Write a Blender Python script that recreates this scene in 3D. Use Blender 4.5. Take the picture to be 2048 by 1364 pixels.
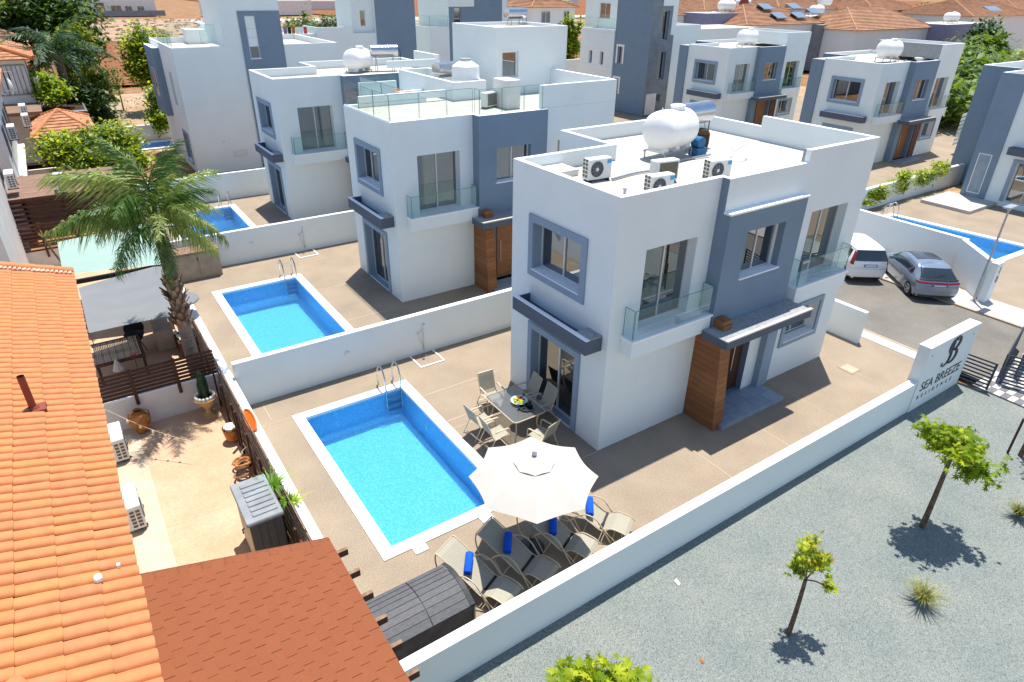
import bpy, math, random
from math import sin, cos, pi, radians, sqrt, atan2
from mathutils import Vector, Matrix
random.seed(7)
for o in list(bpy.data.objects): bpy.data.objects.remove(o)
SC = bpy.context.scene
COL = SC.collection

# ------------------------------------------------------------------ camera
cam_d = bpy.data.cameras.new("camera"); cam = bpy.data.objects.new("camera", cam_d); COL.objects.link(cam)
cam_d.sensor_width = 36.0; cam_d.lens = 36.0 * 1300.617 / 2048.0
cam_d.clip_start = 0.1; cam_d.clip_end = 4000
_y, _p, _r = radians(-34.366), radians(-28.914), radians(0.817)
_f = Vector((-sin(_y)*cos(_p), cos(_y)*cos(_p), sin(_p)))
_rt = Vector((cos(_y), sin(_y), 0)); _up = _rt.cross(_f)
_r2 = _rt*cos(_r) + _up*sin(_r); _u2 = -_rt*sin(_r) + _up*cos(_r)
_m = Matrix((_r2, _u2, -_f)).transposed().to_4x4(); _m.translation = Vector((-9.87, -10.253, 11.12))
cam.matrix_world = _m
SC.camera = cam
SC.render.resolution_x = 1024; SC.render.resolution_y = 682

# ------------------------------------------------------------------ world + sun
W = bpy.data.worlds.new("World"); SC.world = W; W.use_nodes = True
nt = W.node_tree; nt.nodes.clear()
sky = nt.nodes.new("ShaderNodeTexSky"); sky.sky_type = 'NISHITA'; sky.sun_disc = False
SUN_EL, SUN_AZ = radians(76.3), radians(45)     # azimuth measured from +X towards +Y
sky.sun_elevation = SUN_EL; sky.sun_rotation = radians(90) - SUN_AZ
sky.air_density = 1.0; sky.dust_density = 0.3; sky.ozone_density = 1.3
bg = nt.nodes.new("ShaderNodeBackground"); bg.inputs[1].default_value = 0.11
wo = nt.nodes.new("ShaderNodeOutputWorld")
nt.links.new(sky.outputs[0], bg.inputs[0]); nt.links.new(bg.outputs[0], wo.inputs[0])
sd = bpy.data.lights.new("sun", 'SUN'); sd.energy = 4.0; sd.angle = radians(0.5); sd.color = (1.0, 0.955, 0.89)
so = bpy.data.objects.new("sun", sd); COL.objects.link(so)
_d = Vector((cos(SUN_AZ)*cos(SUN_EL), sin(SUN_AZ)*cos(SUN_EL), sin(SUN_EL)))
so.rotation_euler = (-_d).to_track_quat('-Z', 'Y').to_euler(); so.location = (0, 0, 60)
SC.view_settings.view_transform = 'Standard'; SC.view_settings.look = 'None'
SC.view_settings.exposure = 0.84; SC.view_settings.gamma = 1.0
SC.render.engine = 'CYCLES'
SC.cycles.max_bounces = 8; SC.cycles.transparent_max_bounces = 12

# ------------------------------------------------------------------ materials
def newmat(name):
    m = bpy.data.materials.new(name); m.use_nodes = True
    n = m.node_tree; n.nodes.clear()
    out = n.nodes.new("ShaderNodeOutputMaterial")
    return m, n, out
def N(n, t, **k):
    x = n.nodes.new("ShaderNode" + t)
    for a, v in k.items():
        if a in x.inputs: x.inputs[a].default_value = v
        else: setattr(x, a, v)
    return x
def mat(name, col, rough=0.7, metal=0.0, var=0.08, scale=3.0, bump=0.0, bscale=60.0, spec=0.3,
        col2=None, fac=0.5, detail=6.0, speck=None, speckscale=120, world=False, stretch=None, coat=0.0):
    """principled with noise variation (col..col2), optional fine speckle and bump"""
    m, n, out = newmat(name)
    L = n.links.new
    b = N(n, "BsdfPrincipled"); b.inputs["Roughness"].default_value = rough; b.inputs["Metallic"].default_value = metal
    b.inputs["Specular IOR Level"].default_value = spec
    if coat: b.inputs["Coat Weight"].default_value = coat; b.inputs["Coat Roughness"].default_value = .04
    if world: src = N(n, "NewGeometry").outputs["Position"]
    else: src = N(n, "TexCoord").outputs["Object"]
    if stretch:
        mp = N(n, "Mapping"); mp.inputs["Scale"].default_value = stretch; L(src, mp.inputs[0]); src = mp.outputs[0]
    c2 = col2 or tuple(c*(1-var*2) for c in col)
    c1 = col if col2 else tuple(min(1, c*(1+var)) for c in col)
    nz = N(n, "TexNoise"); nz.inputs["Scale"].default_value = scale; nz.inputs["Detail"].default_value = detail; nz.inputs["Roughness"].default_value = .6
    L(src, nz.inputs["Vector"])
    rp = N(n, "ValToRGB"); rp.color_ramp.elements[0].position = fac-.18; rp.color_ramp.elements[1].position = fac+.18
    rp.color_ramp.elements[0].color = (*c2, 1); rp.color_ramp.elements[1].color = (*c1, 1)
    L(nz.outputs["Fac"], rp.inputs[0]); c = rp.outputs[0]
    if speck:
        n2 = N(n, "TexNoise"); n2.inputs["Scale"].default_value = speckscale; n2.inputs["Detail"].default_value = 3
        L(src, n2.inputs["Vector"])
        r2 = N(n, "ValToRGB"); r2.color_ramp.elements[0].position = .38; r2.color_ramp.elements[1].position = .62
        r2.color_ramp.elements[0].color = (speck[0],)*3+(1,); r2.color_ramp.elements[1].color = (speck[1],)*3+(1,)
        L(n2.outputs["Fac"], r2.inputs[0])
        mx = N(n, "Mix", data_type='RGBA', blend_type='MULTIPLY'); mx.inputs["Factor"].default_value = 1
        L(c, mx.inputs[6]); L(r2.outputs[0], mx.inputs[7]); c = mx.outputs[2]
    L(c, b.inputs["Base Color"])
    if bump:
        nb = N(n, "TexNoise"); nb.inputs["Scale"].default_value = bscale; nb.inputs["Detail"].default_value = 4
        L(src, nb.inputs["Vector"])
        bp = N(n, "Bump"); bp.inputs["Strength"].default_value = bump; bp.inputs["Distance"].default_value = .01
        L(nb.outputs["Fac"], bp.inputs["Height"]); L(bp.outputs[0], b.inputs["Normal"])
    L(b.outputs[0], out.inputs[0])
    return m
def randmat(name, cols, rough=.7, bump=0, bscale=40, spec=.3, nscale=6, nvar=.25, stretch=None):
    """colour picked per object (Object Info random) between cols, plus noise"""
    m, n, out = newmat(name); L = n.links.new
    b = N(n, "BsdfPrincipled"); b.inputs["Roughness"].default_value = rough; b.inputs["Specular IOR Level"].default_value = spec
    oi = N(n, "ObjectInfo"); rp = N(n, "ValToRGB")
    el = rp.color_ramp.elements
    el[0].color = (*cols[0], 1); el[1].color = (*cols[-1], 1)
    for i, c in enumerate(cols[1:-1]): e = el.new((i+1)/(len(cols)-1)); e.color = (*c, 1)
    L(oi.outputs["Random"], rp.inputs[0])
    src = N(n, "NewGeometry").outputs["Position"]
    if stretch:
        mp = N(n, "Mapping"); mp.inputs["Scale"].default_value = stretch; L(src, mp.inputs[0]); src = mp.outputs[0]
    nz = N(n, "TexNoise"); nz.inputs["Scale"].default_value = nscale; nz.inputs["Detail"].default_value = 6
    L(src, nz.inputs["Vector"])
    r2 = N(n, "ValToRGB"); r2.color_ramp.elements[0].position = .3; r2.color_ramp.elements[1].position = .7
    r2.color_ramp.elements[0].color = (1-nvar,)*3+(1,); r2.color_ramp.elements[1].color = (1,)*4
    L(nz.outputs["Fac"], r2.inputs[0])
    mx = N(n, "Mix", data_type='RGBA', blend_type='MULTIPLY'); mx.inputs["Factor"].default_value = 1
    L(rp.outputs[0], mx.inputs[6]); L(r2.outputs[0], mx.inputs[7]); L(mx.outputs[2], b.inputs["Base Color"])
    if bump:
        bp = N(n, "Bump"); bp.inputs["Strength"].default_value = bump; bp.inputs["Distance"].default_value = .01
        nb = N(n, "TexNoise"); nb.inputs["Scale"].default_value = bscale; L(src, nb.inputs["Vector"])
        L(nb.outputs["Fac"], bp.inputs["Height"]); L(bp.outputs[0], b.inputs["Normal"])
    L(b.outputs[0], out.inputs[0]); return m
def glassmat(name, tint, glossy=.35, gcol=(.9, .93, .95), rough=0.0, pw=None):
    m, n, out = newmat(name); L = n.links.new
    t = N(n, "BsdfTransparent"); t.inputs[0].default_value = (*tint, 1)
    g = N(n, "BsdfGlossy"); g.inputs["Color"].default_value = (*gcol, 1); g.inputs["Roughness"].default_value = rough
    mx = N(n, "MixShader")
    lw = N(n, "LayerWeight"); lw.inputs["Blend"].default_value = .35
    mm = N(n, "Math", operation='MULTIPLY_ADD'); mm.inputs[1].default_value = .5; mm.inputs[2].default_value = glossy
    mm.use_clamp = True
    L(lw.outputs["Fresnel"], mm.inputs[0]); L(mm.outputs[0], mx.inputs[0])
    L(t.outputs[0], mx.inputs[1]); L(g.outputs[0], mx.inputs[2]); L(mx.outputs[0], out.inputs[0]); return m
def leafmat(name, c1, c2, trans=.35, scale=2.5, perobj=False):
    m, n, out = newmat(name); L = n.links.new
    nz = N(n, "TexNoise"); nz.inputs["Scale"].default_value = scale; nz.inputs["Detail"].default_value = 5
    L(N(n, "NewGeometry").outputs["Position"], nz.inputs["Vector"])
    rp = N(n, "ValToRGB"); rp.color_ramp.elements[0].position = .36; rp.color_ramp.elements[1].position = .64
    rp.color_ramp.elements[0].color = (*c1, 1); rp.color_ramp.elements[1].color = (*c2, 1)
    L(nz.outputs["Fac"], rp.inputs[0]); src = rp.outputs[0]
    if perobj:
        oi = N(n, "ObjectInfo"); ad = N(n, "Math", operation='ADD'); sb = N(n, "Math", operation='MULTIPLY_ADD')
        sb.inputs[1].default_value = .5; sb.inputs[2].default_value = -.25
        L(oi.outputs["Random"], sb.inputs[0]); L(sb.outputs[0], ad.inputs[0]); L(nz.outputs["Fac"], ad.inputs[1]); L(ad.outputs[0], rp.inputs[0])
    d = N(n, "BsdfPrincipled"); d.inputs["Roughness"].default_value = .5; d.inputs["Specular IOR Level"].default_value = .35
    t = N(n, "BsdfTranslucent"); mx = N(n, "MixShader"); mx.inputs[0].default_value = trans
    L(src, d.inputs["Base Color"])
    tc = N(n, "Mix", data_type='RGBA', blend_type='MULTIPLY'); tc.inputs["Factor"].default_value = 1; tc.inputs[7].default_value = (1.3, 1.25, .5, 1)
    L(src, tc.inputs[6]); L(tc.outputs[2], t.inputs[0])
    L(d.outputs[0], mx.inputs[1]); L(t.outputs[0], mx.inputs[2]); L(mx.outputs[0], out.inputs[0]); return m

M = {}
M['white'] = mat('white_render', (.755, .81, .80), .85, scale=.8, bump=.15, bscale=90, col2=(.715, .768, .76), fac=.42)
M['offwhite'] = mat('offwhite_render', (.72, .70, .66), .85, var=.05, scale=1.5, bump=.15)
M['coping'] = mat('coping_paint', (.86, .87, .88), .6, var=.02, scale=4)
M['deck'] = mat('roof_deck', (.50, .475, .42), .8, scale=.9, col2=(.40, .37, .31), fac=.4, speck=(.93, 1.03), speckscale=30)
M['terracedeck'] = mat('terrace_tile', (.62, .63, .63), .6, var=.05, scale=2)
M['gray'] = mat('grey_render', (.185, .255, .33), .8, var=.03, scale=1.3, bump=.15, bscale=90)
M['lightgray'] = mat('light_grey_render', (.255, .335, .42), .8, var=.03, scale=1.3)
M['darkgray'] = mat('dark_grey_render', (.095, .115, .15), .75, var=.04, scale=2)
M['concrete'] = mat('weathered_concrete', (.36, .37, .37), .85, scale=7, col2=(.28, .29, .295), fac=.5, speck=(.75, 1.1), speckscale=25)
M['patio'] = mat('stamped_concrete', (.335, .265, .187), .8, scale=.6, col2=(.26, .205, .148), fac=.5, speck=(.86, 1.12), speckscale=30, bump=.3, bscale=60, world=True)
M['joint'] = mat('joint_line', (.46, .37, .27), .9, var=.05)
M['npatio'] = mat('pale_sand_paving', (.56, .39, .26), .8, scale=.6, col2=(.45, .285, .17), fac=.46, speck=(.93, 1.06), speckscale=22, world=True)
M['npatio2'] = mat('pale_stone_paving', (.54, .45, .34), .8, scale=1.2, col2=(.46, .36, .255), fac=.45, speck=(.92, 1.06), speckscale=24, world=True)
M['asphalt'] = mat('asphalt', (.215, .195, .165), .9, scale=.45, col2=(.145, .132, .112), fac=.5, speck=(.75, 1.2), speckscale=38, bump=.3, bscale=80, world=True)
M['pavement'] = mat('pavement_slab', (.50, .47, .43), .85, var=.05, scale=1, speck=(.9, 1.05), speckscale=30, world=True)
M['kerb'] = mat('kerb_stone', (.42, .33, .23), .85, var=.1, scale=3, world=True)
M['paver_l'] = mat('light_paver', (.55, .52, .48), .85, var=.08, scale=8)
M['paver_d'] = mat('dark_paver', (.17, .17, .18), .85, var=.1, scale=8)
M['woodA'] = randmat('timber_cladding', [(.31, .125, .045), (.38, .16, .06), (.26, .10, .038)], .55, stretch=(.6, .6, 14), nscale=4, nvar=.45)
M['wood_dark'] = mat('dark_brown_timber', (.085, .033, .018), .6, var=.2, scale=5, stretch=(1, 1, 8), col2=(.045, .018, .01))
M['wood_red'] = mat('red_brown_timber', (.13, .05, .032), .65, var=.2, scale=5, col2=(.07, .027, .018))
M['wood_old'] = mat('weathered_timber', (.30, .20, .13), .75, scale=9, col2=(.15, .09, .055), stretch=(1, 1, 6))
M['frame'] = mat('aluminium_frame', (.62, .63, .62), .4, metal=.2, var=.02)
M['framew'] = mat('white_frame', (.8, .81, .82), .45, var=.02)
M['room'] = mat('room_interior', (.30, .29, .28), .9, var=.05)
M['curtain'] = mat('curtain_cloth', (.62, .62, .60), .9, var=.08, scale=2)
M['pane'] = glassmat('window_glass', (.30, .34, .35), .26)
M['panedark'] = glassmat('dark_window_glass', (.25, .28, .29), .16)
M['rail'] = glassmat('railing_glass', (.84, .94, .91), .05)
M['railedge'] = mat('glass_edge', (.05, .22, .19), .15, var=.1, spec=.6)
M['metal'] = mat('brushed_steel', (.55, .57, .60), .25, metal=1.0, var=.05, scale=9)
M['galv'] = mat('galvanised_metal', (.42, .44, .46), .45, metal=.7, var=.1, scale=6)
M['anthracite'] = mat('anthracite_metal', (.05, .065, .085), .4, metal=.3, var=.1)
M['black'] = mat('black_plastic', (.015, .015, .017), .5, var=.1)
M['tank'] = mat('white_plastic_tank', (.84, .83, .80), .4, var=.03, scale=2)
M['acbody'] = mat('ac_casing', (.72, .71, .68), .5, var=.03, scale=6)
M['acfan'] = mat('ac_fan_grille', (.07, .075, .085), .5, var=.2, scale=30)
M['accoil'] = mat('ac_coil', (.15, .13, .09), .6, var=.2, scale=60)
M['blueplate'] = mat('blue_sticker', (.06, .35, .66), .5, var=.02)
M['bluepaint'] = mat('blue_drum', (.02, .14, .30), .5, var=.1)
M['tile_orange'] = randmat('terracotta_tile', [(.56, .215, .085), (.57, .228, .080), (.55, .208, .086), (.57, .238, .078), (.58, .22, .09), (.555, .222, .084)], .75, bump=.15, nscale=7, nvar=.2)
M['tile_stuff'] = mat('terracotta_roof', (.46, .21, .10), .85, scale=.9, col2=(.36, .17, .09), fac=.5, speck=(.7, 1.3), speckscale=2.2, world=True)
M['tile_far'] = mat('terracotta_roof_weathered', (.46, .26, .15), .9, scale=.5, col2=(.38, .205, .12), fac=.5, speck=(.85, 1.12), speckscale=1.2, world=True)
M['mortar'] = mat('roof_mortar', (.62, .42, .32), .95, var=.15, scale=8)
M['shingle'] = randmat('bitumen_shingle', [(.26, .082, .033), (.267, .085, .034), (.255, .080, .032), (.263, .083, .033)], .9, bump=.4, bscale=150, nscale=60, nvar=.18)
M['shinglebase'] = mat('bitumen_underlay', (.20, .065, .032), .9, var=.1, scale=30)
M['redpipe'] = mat('red_oxide_pipe', (.23, .055, .035), .6, var=.1)
M['fabric'] = mat('sling_fabric', (.38, .355, .275), .8, var=.05, scale=30, speck=(.85, 1.05), speckscale=200)
M['fabricback'] = mat('sling_fabric_tan', (.42, .36, .24), .8, var=.05, scale=30)
M['chairframe'] = mat('champagne_frame', (.60, .50, .35), .4, metal=.2, var=.05)
M['canvas'] = mat('cream_canvas', (.50, .475, .42), .85, var=.02, scale=2)
M['towel'] = mat('blue_towel', (.008, .10, .62), .95, var=.15, scale=40, bump=.4, bscale=150)
M['tableglass'] = glassmat('frosted_table_glass', (.55, .58, .57), .28, (.75, .78, .76), .35)
M['boxlid'] = mat('storage_box_lid', (.125, .125, .13), .65, scale=5, col2=(.075, .077, .082), stretch=(2, 8, 2))
M['boxside'] = mat('storage_box_side', (.045, .047, .05), .6, var=.2, scale=4)
M['shed_dimroom'] = mat('shed_panel_dim_room', (.075, .08, .085), .6, var=.1, scale=3)
M['shedroof'] = mat('shed_roof', (.25, .27, .28), .6, var=.1, scale=3)
M['beigepl'] = mat('beige_panel', (.36, .29, .22), .7, var=.1, scale=3)
M['cream'] = mat('cream_panel', (.62, .50, .33), .7, var=.1, scale=3)
M['greencloth'] = mat('pale_green_sheet', (.28, .40, .35), .7, var=.03, scale=2)
M['graycloth'] = mat('grey_shade_cloth', (.19, .20, .205), .85, var=.03, scale=1.5)
M['clay'] = mat('clay_pot', (.50, .19, .05), .7, var=.25, scale=6)
M['stonepot'] = mat('stone_urn', (.62, .42, .24), .8, scale=12, col2=(.50, .30, .12))
M['soil'] = mat('potting_soil', (.06, .035, .02), .95, var=.3, scale=20)
M['trunk'] = mat('tree_bark', (.16, .105, .065), .9, var=.3, scale=14, bump=.6, bscale=30)
M['palmtrunk'] = mat('palm_bark', (.30, .24, .19), .95, scale=6, col2=(.14, .105, .085), bump=.6, bscale=12, stretch=(1, 1, 5))
M['boot'] = randmat('palm_boot', [(.42, .27, .16), (.30, .18, .10), (.50, .36, .24), (.36, .20, .09)], .9, nscale=12, nvar=.5)
M['leaf_lime'] = leafmat('lime_leaf', (.19, .29, .012), (.52, .58, .03), .45, 3, True)
M['leaf_yel'] = leafmat('yellowing_leaf', (.13, .20, .015), (.50, .36, .03), .4, 4, True)
M['leaf_mid'] = leafmat('mid_green_leaf', (.05, .12, .015), (.24, .33, .03), .35, 1.6)
M['leaf_dark'] = leafmat('dark_green_leaf', (.014, .045, .014), (.06, .12, .02), .2, 1.2)
M['leaf_palm'] = leafmat('palm_leaf', (.055, .13, .025), (.34, .42, .13), .35, 6, True)
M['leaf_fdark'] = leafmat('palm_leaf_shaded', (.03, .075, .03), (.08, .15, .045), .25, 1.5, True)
M['grassy'] = leafmat('dry_grass', (.14, .16, .03), (.42, .40, .14), .3, 6)
M['leaf_bright'] = leafmat('bright_fern_leaf', (.10, .26, .02), (.24, .45, .04), .35, 5)
M['flower'] = mat('pink_flower', (.65, .07, .10), .7, var=.2)
M['cactus'] = mat('cactus', (.035, .075, .03), .7, var=.3, scale=10)
M['carw'] = mat('silver_white_paint', (.78, .78, .79), .3, metal=.05, var=.01, coat=1.0)
M['carg'] = mat('silver_blue_paint', (.20, .25, .31), .3, metal=.35, var=.01, coat=1.0)
M['carglass'] = mat('car_glass', (.012, .02, .026), .05, var=.0, spec=1.0)
M['carroofglass'] = mat('car_roof_glass', (.05, .05, .055), .12, var=.0, spec=.8)
M['taillight'] = mat('tail_light', (.20, .012, .018), .35, var=.1)
M['tyre'] = mat('tyre_rubber', (.02, .02, .022), .8, var=.1)
M['rim'] = mat('alloy_rim', (.5, .51, .53), .3, metal=.8, var=.05)
M['plate'] = mat('number_plate', (.62, .66, .72), .5, var=.02)
M['plateblue'] = mat('plate_blue', (.02, .08, .35), .5, var=.02)
M['signdark'] = mat('sign_lettering', (.045, .06, .075), .5, var=.05)
M['orange'] = mat('orange_plastic', (.75, .16, .02), .5, var=.05)
M['purple'] = mat('mauve_render', (.235, .245, .36), .85, var=.05, scale=1)
M['stonegray'] = mat('grey_stone_tile', (.24, .27, .30), .85, scale=1.2, col2=(.17, .19, .21))
M['solar'] = mat('solar_panel', (.17, .22, .28), .3, var=.05, spec=.6)
M['brownroof'] = mat('brown_felt_roof', (.23, .145, .10), .9, var=.08, scale=1.5)
M['tiledark'] = mat('blue_grey_slab', (.22, .28, .35), .5, scale=2.5, col2=(.32, .37, .42))
M['rope'] = mat('rope', (.55, .45, .33), .9, var=.1)
M['bulb'] = mat('bulb_glass', (.85, .75, .45), .3, var=.1)
M['tealglass'] = mat('teal_glass', (.01, .10, .14), .1, var=.05, spec=.8)
M['fruitg'] = mat('green_fruit', (.40, .55, .02), .5, var=.2, scale=30)
M['fruity'] = mat('yellow_fruit', (.75, .45, .03), .5, var=.1)
M['fruitr'] = mat('red_fruit', (.50, .03, .02), .4, var=.1)
M['ceramic'] = mat('white_ceramic', (.8, .77, .68), .3, var=.02)
M['cloth_misc'] = mat('washing', (.45, .10, .12), .9, col2=(.12, .2, .5), scale=12)
M['pipeblack'] = mat('black_rubber', (.02, .02, .022), .6, var=.1)

# gravel (grey green chippings)
def gravel_mat():
    m, n, out = newmat('grey_green_gravel'); L = n.links.new
    b = N(n, "BsdfPrincipled"); b.inputs["Roughness"].default_value = .9; b.inputs["Specular IOR Level"].default_value = .2
    pos = N(n, "NewGeometry").outputs["Position"]
    v = N(n, "TexVoronoi"); v.inputs["Scale"].default_value = 62; L(pos, v.inputs["Vector"])
    bw = N(n, "RGBToBW"); L(v.outputs["Color"], bw.inputs[0])
    rp = N(n, "ValToRGB"); e = rp.color_ramp.elements
    e[0].position = .10; e[0].color = (.11, .125, .118, 1); e[1].position = .92; e[1].color = (.30, .315, .295, 1)
    k = e.new(.32); k.color = (.182, .203, .19, 1); k = e.new(.62); k.color = (.232, .256, .238, 1)
    L(bw.outputs[0], rp.inputs[0])
    nz = N(n, "TexNoise"); nz.inputs["Scale"].default_value = .7; nz.inputs["Detail"].default_value = 7; L(pos, nz.inputs["Vector"])
    r2 = N(n, "ValToRGB"); r2.color_ramp.elements[0].position = .3; r2.color_ramp.elements[1].position = .7
    r2.color_ramp.elements[0].color = (.86, .90, .90, 1); r2.color_ramp.elements[1].color = (1.1, 1.07, 1.02, 1)
    L(nz.outputs["Fac"], r2.inputs[0])
    mx = N(n, "Mix", data_type='RGBA', blend_type='MULTIPLY'); mx.inputs["Factor"].default_value = 1
    L(rp.outputs[0], mx.inputs[6]); L(r2.outputs[0], mx.inputs[7]); L(mx.outputs[2], b.inputs["Base Color"])
    bp = N(n, "Bump"); bp.inputs["Strength"].default_value = .8; bp.inputs["Distance"].default_value = .012; bp.invert = True
    L(v.outputs["Distance"], bp.inputs["Height"]); L(bp.outputs[0], b.inputs["Normal"])
    L(b.outputs[0], out.inputs[0]); return m
M['gravel'] = gravel_mat()
def pebble_mat():
    m, n, out = newmat('gravel_chip'); L = n.links.new
    b = N(n, "BsdfPrincipled"); b.inputs["Roughness"].default_value = .9
    nz = N(n, "TexWhiteNoise"); nz.noise_dimensions = '3D'
    v = N(n, "VectorMath", operation='SNAP'); v.inputs[1].default_value = (.04, .04, .5)
    L(N(n, "NewGeometry").outputs["Position"], v.inputs[0]); L(v.outputs[0], nz.inputs["Vector"])
    rp = N(n, "ValToRGB"); e = rp.color_ramp.elements
    e[0].color = (.07, .085, .08, 1); e[1].color = (.30, .32, .29, 1); k = e.new(.6); k.color = (.17, .195, .175, 1)
    L(nz.outputs["Value"], rp.inputs[0]); L(rp.outputs[0], b.inputs["Base Color"]); L(b.outputs[0], out.inputs[0]); return m
M['chip'] = pebble_mat()
# dry ground, fields and rock
M['dry'] = mat('dry_ground', (.33, .19, .095), .95, scale=.22, col2=(.24, .115, .045), fac=.52, speck=(.75, 1.2), speckscale=1.3, world=True)
M['field'] = mat('ploughed_field', (.27, .105, .038), .95, scale=.05, col2=(.17, .055, .018), fac=.5, speck=(.75, 1.25), speckscale=.5, world=True, stretch=(1, 6, 1))
M['sand'] = mat('pale_stony_ground', (.42, .30, .20), .95, scale=.08, col2=(.30, .17, .09), fac=.45, speck=(.65, 1.25), speckscale=.35, world=True, stretch=(1, 4, 1))
M['sandpale'] = mat('bare_track', (.42, .31, .20), .95, scale=.3, col2=(.33, .215, .12), fac=.5, speck=(.8, 1.15), speckscale=1.5, world=True)

# pool lining and water
def lining_mat():
    m, n, out = newmat('pool_tile_sparkle'); L = n.links.new
    b = N(n, "BsdfPrincipled"); b.inputs["Roughness"].default_value = .4
    pos = N(n, "NewGeometry").outputs["Position"]
    # random pale tile cells: sun sparkle of the ripples painted into the blue
    sn = N(n, "VectorMath", operation='SNAP'); sn.inputs[1].default_value = (.033, .033, .033); L(pos, sn.inputs[0])
    wn = N(n, "TexWhiteNoise"); wn.noise_dimensions = '3D'; L(sn.outputs[0], wn.inputs["Vector"])
    br = N(n, "ValToRGB"); e = br.color_ramp.elements; e[0].color = (.15, .42, .67, 1); e[1].color = (.38, .64, .80, 1)
    k = e.new(.35); k.color = (.19, .47, .72, 1); k = e.new(.75); k.color = (.24, .52, .76, 1); L(wn.outputs["Value"], br.inputs[0])
    L(br.outputs["Color"], b.inputs["Base Color"]); L(b.outputs[0], out.inputs[0]); return m
M['lining'] = lining_mat()
def water_mat(name='pool_water', amp=.5, tint=(.58, .88, .985), scale=9):
    m, n, out = newmat(name); L = n.links.new
    pos = N(n, "NewGeometry").outputs["Position"]
    nz = N(n, "TexNoise"); nz.inputs["Scale"].default_value = scale; nz.inputs["Detail"].default_value = 4; nz.inputs["Distortion"].default_value = 1.2
    L(pos, nz.inputs["Vector"])
    bp = N(n, "Bump"); bp.inputs["Strength"].default_value = amp; bp.inputs["Distance"].default_value = .03
    L(nz.outputs["Fac"], bp.inputs["Height"])
    rf = N(n, "BsdfRefraction"); rf.inputs["Color"].default_value = (*tint, 1); rf.inputs["IOR"].default_value = 1.2; rf.inputs["Roughness"].default_value = 0
    t = N(n, "BsdfTransparent"); t.inputs[0].default_value = (*tint, 1)
    m0 = N(n, "MixShader"); m0.inputs[0].default_value = .8
    L(rf.outputs[0], m0.inputs[1]); L(t.outputs[0], m0.inputs[2]); L(bp.outputs[0], rf.inputs["Normal"])
    g = N(n, "BsdfGlossy"); g.inputs["Roughness"].default_value = .03; L(bp.outputs[0], g.inputs["Normal"])
    fr = N(n, "Fresnel"); fr.inputs["IOR"].default_value = 1.33; L(bp.outputs[0], fr.inputs["Normal"])
    mx = N(n, "MixShader"); L(fr.outputs[0], mx.inputs[0]); L(m0.outputs[0], mx.inputs[1]); L(g.outputs[0], mx.inputs[2])
    L(mx.outputs[0], out.inputs[0]); return m
M['water'] = water_mat()

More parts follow.
